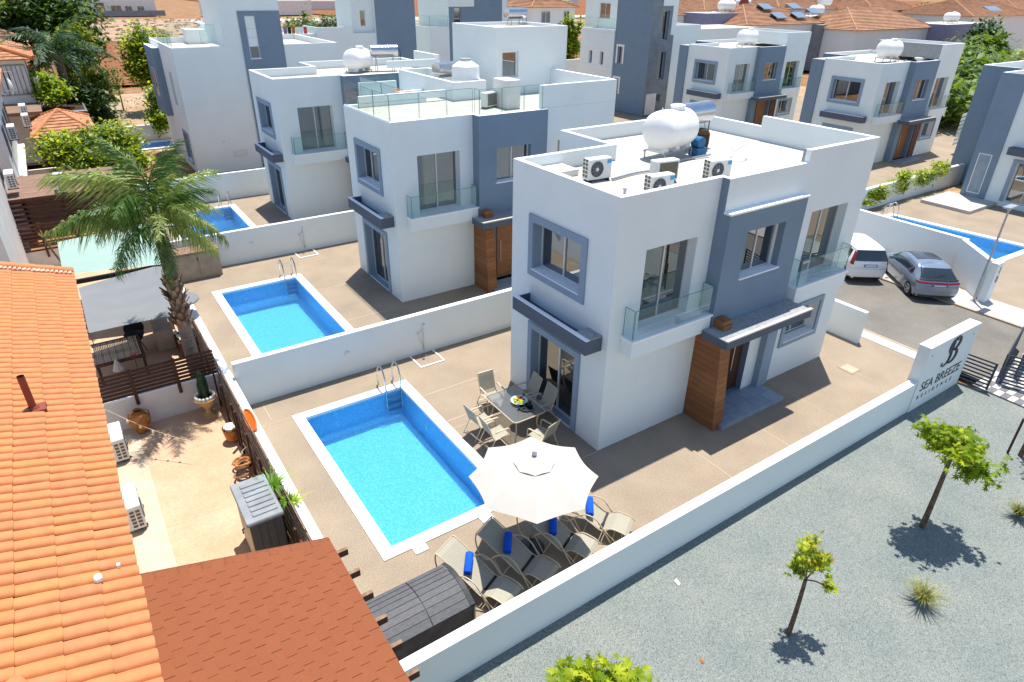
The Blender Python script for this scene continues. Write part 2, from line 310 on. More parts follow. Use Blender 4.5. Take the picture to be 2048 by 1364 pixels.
# ------------------------------------------------------------------ mesh helpers
class MB:
    def __init__(s): s.v = []; s.f = []; s.mi = []; s.mats = []
    def m(s, name):
        mt = M[name] if isinstance(name, str) else name
        if mt not in s.mats: s.mats.append(mt)
        return s.mats.index(mt)
    def face(s, pts, mt='white'):
        i = len(s.v); s.v += [tuple(p) for p in pts]; s.f.append(tuple(range(i, i+len(pts)))); s.mi.append(s.m(mt))
    def box(s, x0, x1, y0, y1, z0, z1, mt='white', P=None, top=None):
        P = P or (lambda a, b, c: (a, b, c))
        i = len(s.v)
        s.v += [tuple(P(x, y, z)) for z in (z0, z1) for (x, y) in ((x0, y0), (x1, y0), (x1, y1), (x0, y1))]
        k = s.m(mt)
        for f in ((0, 3, 2, 1), (4, 5, 6, 7), (0, 1, 5, 4), (1, 2, 6, 5), (2, 3, 7, 6), (3, 0, 4, 7)):
            s.f.append(tuple(i+j for j in f)); s.mi.append(k)
        if top: s.mi[-5] = s.m(top)
        return s
    def bevbox(s, x0, x1, y0, y1, z0, z1, b, mt='white'):
        """box with chamfered vertical edges and top edge"""
        i = len(s.v); k = s.m(mt)
        def ring(d, z): 
            X0, X1, Y0, Y1 = x0+d, x1-d, y0+d, y1-d; e = max(b-d, b*.3)
            return [(X0+e, Y0, z), (X1-e, Y0, z), (X1, Y0+e, z), (X1, Y1-e, z), (X1-e, Y1, z), (X0+e, Y1, z), (X0, Y1-e, z), (X0, Y0+e, z)]
        s.v += ring(0, z0)+ring(0, z1-b)+ring(b*.6, z1)
        for r in (0, 8):
            for j in range(8): s.f.append((i+r+j, i+r+(j+1) % 8, i+r+8+(j+1) % 8, i+r+8+j)); s.mi.append(k)
        s.f.append(tuple(i+16+j for j in range(8))); s.mi.append(k)
        return s
    def tube(s, pts, r, mt='metal', n=8, closed=False, cap=True):
        k = s.m(mt); pts = [Vector(p) for p in pts]; i0 = len(s.v); L = len(pts)
        rr = r if isinstance(r, (list, tuple)) else [r]*L
        prev = None
        for j, p in enumerate(pts):
            a = pts[(j-1) % L] if (closed or j > 0) else p
            c = pts[(j+1) % L] if (closed or j < L-1) else p
            t = (c-a).normalized() if (c-a).length > 1e-9 else Vector((0, 0, 1))
            if prev is None:
                ref = Vector((0, 0, 1)) if abs(t.z) < .9 else Vector((1, 0, 0)); u = t.cross(ref).normalized()
            else: u = (prev - t*prev.dot(t)).normalized()
            prev = u; w = t.cross(u)
            for q in range(n):
                an = 2*pi*q/n; s.v.append(tuple(p + (u*cos(an)+w*sin(an))*rr[j]))
        R = L if closed else L-1
        for j in range(R):
            a = i0+j*n; b = i0+((j+1) % L)*n
            for q in range(n): s.f.append((a+q, a+(q+1) % n, b+(q+1) % n, b+q)); s.mi.append(k)
        if cap and not closed:
            s.f.append(tuple(i0+q for q in range(n))[::-1]); s.mi.append(k)
            s.f.append(tuple(i0+(L-1)*n+q for q in range(n))); s.mi.append(k)
        return s
    def lathe(s, prof, mt='clay', n=20, o=(0, 0, 0), ax='z', cap=True):
        k = s.m(mt); i0 = len(s.v)
        for (r, z) in prof:
            for q in range(n):
                a = 2*pi*q/n; x, y = r*cos(a), r*sin(a)
                p = (x, y, z) if ax == 'z' else ((z, x, y) if ax == 'x' else (x, z, y))
                s.v.append((o[0]+p[0], o[1]+p[1], o[2]+p[2]))
        for j in range(len(prof)-1):
            for q in range(n): s.f.append((i0+j*n+q, i0+j*n+(q+1) % n, i0+(j+1)*n+(q+1) % n, i0+(j+1)*n+q)); s.mi.append(k)
        if cap:
            s.f.append(tuple(i0+q for q in range(n))[::-1]); s.mi.append(k)
            s.f.append(tuple(i0+(len(prof)-1)*n+q for q in range(n))); s.mi.append(k)
        return s
    def build(s, name, parent=None, smooth=False, base=None, loc=None):
        me = bpy.data.meshes.new(name)
        me.from_pydata(s.v, [], s.f)
        for mt in s.mats: me.materials.append(mt)
        if len(s.mats) > 1: me.polygons.foreach_set('material_index', s.mi)
        if smooth:
            me.polygons.foreach_set('use_smooth', [True]*len(me.polygons))
            try: me.set_sharp_from_angle(angle=radians(40))
            except Exception: pass
        me.update()
        return link(name, me, parent, loc)
def link(name, me, parent=None, loc=None, rot=None):
    o = bpy.data.objects.new(name, me); COL.objects.link(o)
    if loc: o.location = loc
    if rot: o.rotation_euler = rot
    if parent is not None:
        o.parent = parent
        b = parent.get('_b')
        if b is not None and parent.data is None: o.matrix_parent_inverse = Matrix.Translation((-b[0], -b[1], -b[2]))
    return o
def tag(o, label, cat, group=None, kind=None):
    o['label'] = label
    if cat: o['category'] = cat
    if group: o['group'] = group
    if kind: o['kind'] = kind
    return o
def thing(name, label, cat, base=(0, 0, 0), group=None):
    """Empty at the thing's base; its parts are written in world coordinates"""
    o = bpy.data.objects.new(name, None); COL.objects.link(o); o.location = base; o.empty_display_size = .2
    o['_b'] = [float(c) for c in base]
    return tag(o, label, cat, group)
def proto(name, label, cat, group=None):
    o = bpy.data.objects.new(name, None); COL.objects.link(o); return tag(o, label, cat, group)
def kids(o): return [c for c in bpy.data.objects if c.parent == o]
def dup(o, label, loc, rz=0, parent=None, tree=None):
    if tree is None:
        tree = {}
        for c in bpy.data.objects:
            if c.parent is not None: tree.setdefault(c.parent.name, []).append(c)
    r = o.copy(); COL.objects.link(r)
    if parent is None:
        r.location = loc; r.rotation_euler = (0, 0, rz); r['label'] = label
    else: r.parent = parent
    for c in tree.get(o.name, []): dup(c, None, None, parent=r, tree=tree)
    return r
def struct(mb, name, label=None, smooth=False):
    o = mb.build(name, smooth=smooth); o['kind'] = 'structure'
    if label: o['label'] = label
    return o
def sheet(name, pts, z, mt, label=None):
    b = MB(); b.face([(x, y, z) for x, y in pts], mt); return struct(b, name, label)
def rectpts(x0, x1, y0, y1): return [(x0, y0), (x1, y0), (x1, y1), (x0, y1)]
class Fr:
    """local frame on a wall: a along the wall (as seen from outside, left to right), b up, c inwards"""
    def __init__(s, o, u):
        s.o = Vector(o); s.u = Vector((u[0], u[1], 0)).normalized(); s.n = Vector((-s.u.y, s.u.x, 0))
    def __call__(s, a, c, b): return tuple(s.o + s.u*a + s.n*c + Vector((0, 0, b)))
    # order chosen so MB.box(x=a, y=c, z=b) works with P=frame

def building(parent, name, pts, H, deck, t=.15, wm='white', em=None, holes=None, rim='coping', dm='deck', z0=0.0):
    """polygon footprint (counter clockwise), walls with recessed openings, parapet ring and deck"""
    em = em or {}; holes = holes or {}
    b = MB(); n = len(pts)
    def off(i, d):
        p0, p1, p2 = Vector(pts[(i-1) % n]), Vector(pts[i]), Vector(pts[(i+1) % n])
        e1 = (p1-p0).normalized(); e2 = (p2-p1).normalized()
        n1 = Vector((-e1.y, e1.x)); n2 = Vector((-e2.y, e2.x))
        return p1 + n1*d + n2*d if abs(e1.dot(e2)) < .5 else p1 + n1*d
    inn = [off(i, t) for i in range(n)]
    for i in range(n):
        p, q = Vector(pts[i]), Vector(pts[(i+1) % n]); Lw = (q-p).length
        m_ = em.get(i, wm); fr = Fr((p.x, p.y, 0), (q-p))
        hs = holes.get(i, [])
        us = sorted({0, Lw} | {h[0] for h in hs} | {h[1] for h in hs}); zs = sorted({z0, H} | {h[2] for h in hs} | {h[3] for h in hs})
        for a0, a1 in zip(us, us[1:]):
            for b0, b1 in zip(zs, zs[1:]):
                if any(h[0] <= a0+1e-6 and h[1] >= a1-1e-6 and h[2] <= b0+1e-6 and h[3] >= b1-1e-6 for h in hs): continue
                b.face([fr(a0, 0, b0), fr(a1, 0, b0), fr(a1, 0, b1), fr(a0, 0, b1)], m_)
        for h in hs:
            a0, a1, b0, b1 = h[:4]; dp = h[4]; rm = h[5] if len(h) > 5 else m_
            b.face([fr(a0, 0, b0), fr(a0, 0, b1), fr(a0, dp, b1), fr(a0, dp, b0)], rm)
            b.face([fr(a1, 0, b0), fr(a1, dp, b0), fr(a1, dp, b1), fr(a1, 0, b1)], rm)
            b.face([fr(a0, 0, b0), fr(a0, dp, b0), fr(a1, dp, b0), fr(a1, 0, b0)], rm)
            b.face([fr(a0, 0, b1), fr(a1, 0, b1), fr(a1, dp, b1), fr(a0, dp, b1)], rm)
            if len(h) > 6 and h[6]: b.face([fr(a0, dp, b0), fr(a1, dp, b0), fr(a1, dp, b1), fr(a0, dp, b1)], rm)
        ip, iq = inn[i], inn[(i+1) % n]
        b.face([(p.x, p.y, H), (q.x, q.y, H), (iq.x, iq.y, H), (ip.x, ip.y, H)], rim)
        b.face([(ip.x, ip.y, H), (iq.x, iq.y, H), (iq.x, iq.y, deck), (ip.x, ip.y, deck)], 'white')
    b.face([(p.x, p.y, deck) for p in inn], dm)
    return b.build(name, parent)

def window(parent, fr, a0, a1, b0, b1, dp, n=2, curtain=0, fm='frame', pm='pane', room=.8, name='window', split=None):
    """frame + room behind as one mesh, panes and curtain as its sub-parts"""
    w = .05; b = MB(); c0, c1 = dp, dp+.06
    b.box(a0, a0+w, c0, c1, b0, b1, fm, P=fr); b.box(a1-w, a1, c0, c1, b0, b1, fm, P=fr)
    b.box(a0+w, a1-w, c0, c1, b0, b0+w, fm, P=fr); b.box(a0+w, a1-w, c0, c1, b1-w, b1, fm, P=fr)
    for i in range(1, n):
        x = a0 + (a1-a0)*i/n; b.box(x-w/2, x+w/2, c0-.004, c1-.004, b0+w, b1-w, fm, P=fr)
    if split:
        for z in split: b.box(a0+w, a1-w, c0-.002, c1-.002, z-.02, z+.02, fm, P=fr)
    r0 = c1+.002
    R = dp+room; R = max(R, r0+.03); rm_ = 'room' if room > .1 else 'shed_dimroom'  # shallow windows get a dark back, the dimness of a room painted in
    b.face([fr(a0, r0, b0), fr(a0, r0, b1), fr(a0, R, b1), fr(a0, R, b0)], rm_); b.face([fr(a1, r0, b0), fr(a1, r0, b1), fr(a1, R, b1), fr(a1, R, b0)], rm_)
    b.face([fr(a0, r0, b0), fr(a1, r0, b0), fr(a1, R, b0), fr(a0, R, b0)], rm_); b.face([fr(a0, r0, b1), fr(a1, r0, b1), fr(a1, R, b1), fr(a0, R, b1)], rm_)
    b.face([fr(a0, R, b0), fr(a1, R, b0), fr(a1, R, b1), fr(a0, R, b1)], rm_)
    o = b.build(name, parent)
    for i in range(n):
        x0 = a0 + (a1-a0)*i/n + w/2 + .002; x1 = a0 + (a1-a0)*(i+1)/n - w/2 - .002
        p = MB(); c = dp+.02+.012*(i % 2)
        p.face([fr(x0, c, b0+w), fr(x1, c, b0+w), fr(x1, c, b1-w), fr(x0, c, b1-w)], pm)
        q = p.build('pane', o)
    if curtain:
        for (f0, f1) in ([(0, .5)] if curtain == 1 else [(0, .22), (.8, 1)] if curtain == 2 else [(.0, 1.0)]):
            cb = MB(); x0 = a0+w+(a1-a0-2*w)*f0; x1 = a0+w+(a1-a0-2*w)*f1; k = max(6, int((x1-x0)/.035))
            for j in range(k):
                A = x0+(x1-x0)*j/k; B = x0+(x1-x0)*(j+1)/k
                ca, cb_ = dp+.16+.03*sin(j*1.9), dp+.16+.03*sin((j+1)*1.9)
                cb.face([fr(A, ca, b0+.02), fr(B, cb_, b0+.02), fr(B, cb_, b1-.02), fr(A, ca, b1-.02)], 'curtain')
            cb.build('curtain', o)
    return o
def surround(parent, fr, a0, a1, b0, b1, w, pr=.05, mt='lightgray', bottom=True):
    b = MB()
    b.box(a0-w, a0, -pr, -.001, b0-(w if bottom else 0), b1+w, mt, P=fr); b.box(a1, a1+w, -pr, -.001, b0-(w if bottom else 0), b1+w, mt, P=fr)
    b.box(a0, a1, -pr, -.001, b1, b1+w, mt, P=fr)
    if bottom: b.box(a0, a1, -pr, -.001, b0-w, b0, mt, P=fr)
    o = b.build('window_surround', parent)
    if bottom:
        s = MB(); s.box(a0+.002, a1-.002, -pr-.02, .26, b0, b0+.025, 'coping', P=fr); s.build('sill', o)
    return o
def sill(parent, fr, a0, a1, b0):
    s = MB(); s.box(a0-.04, a1+.04, -.06, .24, b0-.02, b0+.02, 'coping', P=fr); s.build('sill', parent)
def railing(parent, pts, z0, h, name='glass_panel', gap=.02):
    """glass panels between consecutive points"""
    for p, q in zip(pts, pts[1:]):
        fr = Fr((p[0], p[1], 0), (q[0]-p[0], q[1]-p[1])); L_ = (Vector(q)-Vector(p)).length
        g = MB(); g.face([fr(gap, 0, z0), fr(L_-gap, 0, z0), fr(L_-gap, 0, z0+h), fr(gap, 0, z0+h)], 'rail')
        o = g.build(name, parent)
        e = MB(); t = .006
        e.box(gap, L_-gap, -t, t, z0+h, z0+h+.012, 'railedge', P=fr); e.box(gap-.008, gap, -t, t, z0, z0+h, 'railedge', P=fr); e.box(L_-gap, L_-gap+.008, -t, t, z0, z0+h, 'railedge', P=fr)
        e.build('panel_edge', o)
def balcony(parent, fr, a0, a1, dep, zt, th=.5):
    b = MB(); b.box(a0, a1, -dep, -.001, zt-th, zt-.06, 'white', P=fr)
    b.box(a0-.03, a1+.03, -dep-.03, -.001, zt-.06, zt, 'coping', P=fr)
    o = b.build('balcony', parent)
    e = .04
    P = [fr(a0+e, -.02, 0), fr(a0+e, -dep+e, 0), fr(a1-e, -dep+e, 0), fr(a1-e, -.02, 0)]
    railing(o, [(p[0], p[1]) for p in P], zt+.01, .78)
    return o

# ------------------------------------------------------------------ ground sheets
sheet('ground', rectpts(-900, 1500, -120, 2500), -0.35, 'dry', 'dry sandy earth spreading to the horizon around the villas')
sheet('estate_ground', rectpts(-7.6, 70, -3.4, 75), -0.06, 'sandpale')
sheet('bare_plot', [(-40, 44), (-7.7, 44), (-7.7, 74), (-10, 95), (-60, 95), (-60, 44)], -0.05, 'sandpale', 'bare sandy plot behind the left hand gardens')
sheet('ploughed_field', [(-70, 85), (60, 80), (90, 150), (-90, 150)], -0.04, 'field', 'reddish brown ploughed field')
sheet('stony_field', [(-110, 150), (150, 150), (150, 230), (-110, 230)], -0.03, 'sand', 'pale stony field beyond the ploughed one')
sheet('far_field', [(80, 225), (600, 150), (900, 900), (60, 620)], -0.02, 'field', 'far brown field near the top of the photograph')
sheet('white_track', [(30, 205), (330, 185), (335, 200), (30, 222)], -0.01, 'pavement', 'pale concrete yard beside the far field')
sheet('patio', rectpts(-7.5, 12.35, -3.5, 7.3), 0.0, 'patio', 'sand coloured stamped concrete patio around the near villa')
sheet('patio', rectpts(-7.5, 12.35, 7.3, 20.3), 0.0, 'patio', 'sand coloured stamped concrete patio of the second villa')
sheet('patio', rectpts(-7.5, 12.35, 20.3, 31.5), 0.0, 'patio', 'sand coloured stamped concrete patio of the third villa')
sheet('patio', rectpts(-7.5, 12.35, 31.5, 44), 0.0, 'dry', 'orange earth yard of the tall fourth villa')
sheet('street_plots', rectpts(21.43, 60, 8.48, 44), -.03, 'patio', 'sand coloured paved plots around the villas across the street')
# joints in the patio
jb = MB()
for y in (3.4, 4.95, -0.02):
    jb.box(-2.75 if y > 0 else -1.2, -0.02 if y > 0 else 0, y-.016, y+.016, .0015, .004, 'joint')
for x in (-6.95, -2.72, 6.9, 9.8):
    jb.box(x-.01, x+.01, (-3.3 if x > 0 else 6.2), (-.5 if x > 0 else 7.2), .0015, .004, 'joint')
jb.box(-7.4, -6.45, 6.0, 6.02, .0015, .004, 'joint'); jb.box(-2.75, -.05, 3.0, 3.02, .0016, .0035, 'joint')
for y_ in (11.0, 14.2, 17.4): jb.box(-2.8, -.4, y_-.014, y_+.014, .0015, .004, 'joint')
for x_ in (2.2, 4.6): jb.box(x_-.012, x_+.012, -3.4, -1.3, .0015, .004, 'joint')
jo = jb.build('expansion_joint'); jo['kind'] = 'structure'
sheet('gravel_lot', [(-7.75, -3.6), (-7.75, -14), (22, -14), (22, -5.0), (13.2, -5.3), (12.32, -4.35), (12.15, -3.4)], -.05, 'gravel', 'grey green gravel planting bed in front of the white wall')
# gravel chips, countless
cb = MB(); rnd = random.Random(3)
k_ = cb.m('chip')
for i in range(16000):
    x = rnd.uniform(-7.6, 12); y = rnd.uniform(-10.5, -3.7); s = rnd.uniform(.005, .012); a = rnd.uniform(0, 6.3)
    if x + y < -14.5: continue
    q = len(cb.v); z = -.05
    for j in range(3): cb.v.append((x+s*cos(a+j*2.1), y+s*sin(a+j*2.1), z))
    cb.v.append((x+s*.2, y, z+s*rnd.uniform(.6, 1.2)))
    for f in ((0, 1, 3), (1, 2, 3), (2, 0, 3)): cb.f.append(tuple(q+t for t in f)); cb.mi.append(k_)
g = cb.build('gravel'); tag(g, 'loose grey green gravel chippings', None, kind='stuff')
# road, pavements and kerbs (the road runs away from the camera along +Y)
sheet('road', rectpts(12.9, 18.25, -12, 75), -.03, 'asphalt', 'grey brown asphalt street between the two rows of villas')
sheet('road', [(13.2, 75), (12.4, 120), (17.5, 120), (18.2, 75)], -.03, 'asphalt')
b = MB(); b.box(18.25, 19.95, -20, 2.9, -.1, .02, 'pavement'); b.box(18.25, 21.2, 2.9, 6.4, -.1, .02, 'pavement'); b.box(18.25, 19.6, 6.4, 75, -.1, .02, 'pavement'); struct(b, 'pavement', 'pale pavement on the far side of the street')
b = MB(); b.box(18.13, 18.25, -20, 75, -.12, .035, 'kerb'); struct(b, 'kerb', 'sandy kerb in front of the parked cars')
b = MB(); b.box(12.35, 12.9, -3.3, 75, -.1, .015, 'pavement'); struct(b, 'pavement', 'narrow pale pavement beside the near villa')
b = MB(); b.box(12.9, 13.0, -3.3, 75, -.12, .03, 'kerb'); struct(b, 'kerb', 'kerb along the near side of the street')
# checkered paving strip by the gates, each block a piece
pp = MB(); pp.box(12.3, 17.8, -5.6, -4.15, -.09, -.012, 'paver_d'); ps = struct(pp, 'paved_strip', 'black and white checkered paving by the sliding gates')
pl = MB().box(-.195, .195, -.095, .095, 0, .012, 'paver_l').build('paving_block', ps, loc=(12.5, -5.5, -.011))
pdk = MB().box(-.195, .195, -.095, .095, 0, .011, 'paver_d').build('paving_block', ps, loc=(12.9, -5.5, -.011))
for j in range(8):
    for i in range(13):
        if i == 0 and j == 0 or (i == 1 and j == 0): continue
        src = pl if (i+j) % 2 == 0 else pdk
        o = src.copy(); COL.objects.link(o); o.location = (12.5+i*.4+(.0 if j % 2 else .0), -5.5+j*.2-.0, -.011)
b = MB(); b.bevbox(9.6, 10.15, -1.55, -1.0, .0, .012, .006, 'patio'); b.bevbox(9.66, 10.09, -1.49, -1.06, .012, .016, .003, 'joint'); o = b.build('inspection_cover'); tag(o, 'square inspection cover set in the patio near the sign wall', 'cover')
# neighbour's ground
sheet('neighbour_patio', rectpts(-14, -7.78, -12, 8.0), -.02, 'npatio', 'warm sand coloured paved yard of the neighbouring house')
sheet('neighbour_patio', rectpts(-14, -7.78, 8.2, 23), -.02, 'npatio', 'sunny paved yard of the second neighbouring garden')
sheet('neighbour_path', rectpts(-11.1, -10.2, -8, 7.95), -.014, 'npatio2', 'paler paved path along the neighbouring house wall')
jb = MB()
for y in (6.1, 3.3, .8): jb.box(-10.2, -7.8, y-.008, y+.008, -.0195, -.0165, 'mortar')
jo = jb.build('paving_joint'); jo['kind'] = 'structure'

# ------------------------------------------------------------------ villas of the estate
def villa(name, label, loc, H=7.0, deck=6.55, full_gray=False, curt=(0, 0, 0, 0), door='dark', rear_gray=False, lowrail=True, right_h=None, group='white and grey villas of the estate', ground_curtain=0, g2='gray', terrace=False, fin_on=True):
    root = proto(name, label, 'villa', group)
    yg = -.44
    if full_gray:
        pts = [(0, 0), (3.33, 0), (3.33, yg), (6.5, yg), (6.5, -.23), (9.77, -.23), (9.77, 6.6), (3.4, 6.6), (3.4, 4.24), (0, 4.24)]
        em = {1: g2, 2: g2, 3: g2, 7: 'gray' if rear_gray else 'white'}
        holes = {0: [(.98, 2.75, 3.45, 5.58, .24)],
                 2: [(.79, 2.39, 4.27, 5.58, .24), (.47, 2.24, .15, 2.75, .30, 'gray', True)],
                 5-1: [(.70, 2.49, 3.45, 5.53, .24), (.72, 2.35, 1.3, 2.4, .3)],
                 9: [(1.04, 3.06, 4.2, 5.54, .26, 'lightgray'), (1.12, 3.09, .05, 2.38, .24, 'lightgray')]}
        left = 9
    else:
        pts = [(0, 0), (3.33, 0), (3.33, -.23), (9.77, -.23), (9.77, 6.6), (3.4, 6.6), (3.4, 4.24), (0, 4.24)]
        em = {1: 'gray', 5: 'gray' if rear_gray else 'white'}
        holes = {0: [(.98, 2.75, 3.45, 5.58, .24)],
                 2: [(.79, 2.39, 4.27, 5.58, .1), (3.87, 5.66, 3.45, 5.53, .24), (3.89, 5.52, 1.3, 2.4, .3), (.47, 2.24, .15, 2.75, .22, 'gray', True)],
                 7: [(1.04, 3.06, 4.2, 5.54, .26, 'lightgray'), (1.12, 3.09, .05, 2.38, .24, 'lightgray')]}
        left = 7
    building(root, 'wall', pts, H, deck, .15, em=em, holes=holes)
    fL = Fr((0, 4.24, 0), (0, -1)); f0 = Fr((0, 0, 0), (1, 0)); f2 = Fr((3.33, -.23, 0), (1, 0)); fg = Fr((3.33, yg, 0), (1, 0))
    # left side
    surround(root, fL, 1.04, 3.06, 4.2, 5.54, .2); window(root, fL, 1.04, 3.06, 4.23, 5.54, .26, 2 if not terrace else 3, curt[0])
    surround(root, fL, 1.12, 3.09, .05, 2.38, .19, bottom=False); window(root, fL, 1.12, 3.09, .05, 2.38, .24, 2, ground_curtain, name='sliding_door')
    b = MB(); P = fL
    b.box(.84, 4.04, -.53, -.43, 3.04, 3.44, 'darkgray', P=P); b.box(.84, .94, -.43, -.001, 3.04, 3.44, 'darkgray', P=P)
    b.box(3.52, 4.04, -.43, -.001, 3.04, 3.44, 'darkgray', P=P); b.box(.94, 3.52, -.43, -.001, 3.04, 3.2, 'darkgray', P=P)
    b.box(.83, 4.05, -.54, -.42, 3.44, 3.46, 'coping', P=P); b.box(3.51, 4.05, -.42, -.002, 3.44, 3.46, 'concrete', P=P); b.box(.83, .95, -.42, -.002, 3.44, 3.46, 'coping', P=P)
    b.build('planter_ledge', root)
    # front
    window(root, f0, .98, 2.75, 3.45, 5.58, .24, 2, curt[1], name='balcony_door', room=1.2)
    balcony(root, f0, .42, 3.28, .42, 3.44)
    if full_gray: window(root, fg, .79, 2.39, 4.27, 5.58, .2, 2, curt[2]); sill(root, fg, .79, 2.39, 4.27)
    else:
        b = MB(); T = 6.13; a0, a1, b0, b1 = .79, 2.39, 4.27, 5.58
        for q in ((0, a0, 2.9, T), (a1, 3.17, 2.9, T), (a0, a1, 2.9, b0), (a0, a1, b1, T)): b.box(q[0], q[1], 0, .209, q[2], q[3], 'gray', P=fg)
        pn = b.build('grey_panel', root)
        s = MB(); s.box(-.03, 3.2, -.03, .208, T, T+.05, 'coping', P=fg); s.build('panel_cap', pn)
        window(root, fg, a0, a1, b0, b1, .26, 2, curt[2]); sill(root, fg, a0, a1, b0)
    window(root, f2, 3.87, 5.66, 3.45, 5.53, .24, 2, curt[3], name='balcony_door', room=1.2)
    balcony(root, f2, 3.38, 5.92, .38, 3.44)
    window(root, f2, 3.89, 5.52, 1.33, 2.4, .3, 2, 0); surround(root, f2, 3.89, 5.52, 1.3, 2.4, .15)
    # entrance
    b = MB(); b.box(3.57, 6.35, -1.24, -.232, .0, .15, 'tiledark'); st = b.build('entrance_step', root)
    sv = MB()
    for i in range(1, 5): sv.box(3.57+.556*i-.004, 3.57+.556*i+.004, -1.24, -.24, .1495, .153, 'stonegray')
    sv.box(3.57, 6.35, -.74, -.732, .1495, .1528, 'stonegray'); sv.build('tile_joint', st)
    b = MB(); b.box(6.09, 6.55, yg, -.232, .15, 2.9, 'lightgray'); b.build('entrance_pillar', root)
    if door == 'dark': b = MB(); b.box(4.3, 5.54, -.05 if not full_gray else -.2, -.012 if not full_gray else -.142, .16, 2.70, 'wood_dark')
    else: b = MB(); b.box(4.3, 5.45, -.2, -.142, .17, 2.6, M['woodA'])
    dd = b.build('front_door', root)
    h = MB(); yy = -.09 if not full_gray else -.25
    h.tube([(5.1 if door == 'dark' else 4.45, yy, .9), (5.1 if door == 'dark' else 4.45, yy, 1.8)], .015, 'metal', 6); h.build('door_handle', dd)
    b = MB(); b.box(2.98, 6.62, -1.28, yg-.003, 2.82, 3.05, 'darkgray', top='concrete')
    cn = b.build('entrance_canopy', root)
    s = MB(); s.box(2.97, 6.63, -1.30, -1.20, 3.051, 3.09, 'pavement'); s.box(2.97, 3.0, -1.2, yg-.003, 3.051, 3.07, 'gray'); s.build('canopy_edge', cn)
    if not fin_on:
        b = MB(); b.box(5.68, 6.45, -.50, -.443, .152, 2.7, 'wood_dark' if door == 'dark' else 'wood_red'); b.build('side_door', root)
        root.location = loc; return root
    # timber clad fin, plank by plank
    fin = MB(); fin.face([(3.345, -.46, 0), (3.345, -1.07, 0), (3.345, -.84, 2.8), (3.345, -.46, 2.8)], 'wood_dark')
    fin.box(3.36, 3.69, -.80, -.46, .0, 2.8, 'wood_dark'); fn = fin.build('timber_fin', root)
    npk = 15
    for i in range(npk):
        z0, z1 = 2.81*i/npk+.004, 2.81*(i+1)/npk-.004
        fy = lambda z: -1.12+.26*z/2.82
        p = MB(); k0 = len(p.v)
        y0a, y0b = fy(z0), fy(z1)
        V = [(3.31, -.004, z0), (3.31, y0a, z0), (3.72, y0a, z0), (3.72, -.004, z0), (3.31, -.004, z1), (3.31, y0b, z1), (3.72, y0b, z1), (3.72, -.004, z1)]
        for f in ((3, 2, 1, 0), (4, 5, 6, 7), (0, 1, 5, 4), (1, 2, 6, 5), (2, 3, 7, 6)): p.face([V[j] for j in f], 'woodA')
        p.build('plank', fn)
    for i in range(2):
        p = MB(); p.box(3.39, 3.73, -.80+.03*i, yg-.003, 3.055+.13*i, 3.18+.13*i, 'woodA'); p.build('plank', fn)
    root.location = loc
    return root

vA = villa('villa', 'large white villa with grey entrance panel and timber fin, beside the glass patio table', (0, 0, 0), curt=(0, 0, 0, 2))
# raised parapet at the right end of the near villa
b = MB(); b.box(6.48, 9.774, -.234, -.084, 7.001, 7.33, 'white', top='coping'); b.box(9.622, 9.776, -.08, 3.7, 7.001, 7.33, 'white', top='coping')
b.box(6.48, 6.62, -.084, .0, 6.56, 7.328, 'concrete'); b.build('raised_parapet', vA)
b = MB(); b.box(.35, 1.5, 3.3, 4.08, 6.552, 6.72, 'offwhite'); b.build('roof_plinth', vA)
vB = villa('villa', 'white villa with a glass railed roof terrace and square stair tower, second from the front', (-.38, 11.3, 0), H=6.82, deck=6.68, full_gray=True, curt=(0, 1, 1, 0), door='wood', terrace=True, ground_curtain=2)
lb = lambda x, y: (x, y)
b = MB()
# service roof enclosure, tower and high parapet (local coordinates of the villa)
building(vB, 'tank_enclosure', [(4.65, 3.7), (6.25, 3.7), (6.25, 9.0), (4.65, 9.0)], 7.42, 6.95, .14, em={3: 'white'})
building(vB, 'stair_tower', [(7.02, 4.1), (10.86, 4.1), (10.86, 7.9), (7.02, 7.9)], 9.42, 9.3, .14, holes={0: [(.3, 1.15, 7.4, 8.46, .12)]}, z0=6.6)
fT = Fr((7.02, 4.1, 0), (1, 0)); window(vB, fT, .3, 1.15, 7.4, 8.46, .12, 1, 0, 'framew'); surround(vB, fT, .3, 1.15, 7.4, 8.46, .05, .02, 'framew', False)
b = MB(); b.box(6.3, 10.15, -.234, -.08, 6.825, 7.66, 'white', top='coping'); b.box(10.0, 10.152, -.08, 4.09, 6.825, 7.66, 'white', top='coping'); b.build('high_parapet', vB)
b = MB(); b.box(9.775, 10.15, -.23, 6.6, 0, 6.82, 'white'); b.build('side_wall', vB)
b = MB(); b.box(5.45, 6.1, .9, 1.9, 6.69, 7.75, 'offwhite', top='coping'); b.build('roof_plinth', vB)
b = MB(); b.box(.6, 4.5, 4.12, 4.24, 6.825, 7.1, 'white', top='coping'); b.box(2.6, 4.64, 4.245, 9.2, 0, 6.3, 'white', top='terracedeck'); b.box(2.7, 4.6, 9.205, 9.35, 0, 6.9, 'white'); b.build('rear_terrace', vB)
rl = MB(); rl.box(.02, .06, .05, 4.2, 6.82, 6.86, 'coping'); rr_ = rl.build('terrace_railing', vB)
railing(rr_, [(.06, 4.15), (.06, 2.8), (.06, 1.4), (.06, .06), (1.2, .06), (2.3, .06), (3.4, .06)], 6.86, .85)
railing(rr_, [(3.45, .06), (3.42, -.36), (4.4, -.36), (5.4, -.36), (6.28, -.36)], 6.86, .85)
railing(rr_, [(2.62, 4.3), (2.62, 6.5), (2.62, 8.9), (4.5, 8.9)], 6.3, .9)
vC = villa('villa', 'white villa with a small balcony and flat roof, third from the front, behind the palm', (-.86, 23.3, 0), full_gray=True, curt=(0, 0, 0, 0), H=6.95)
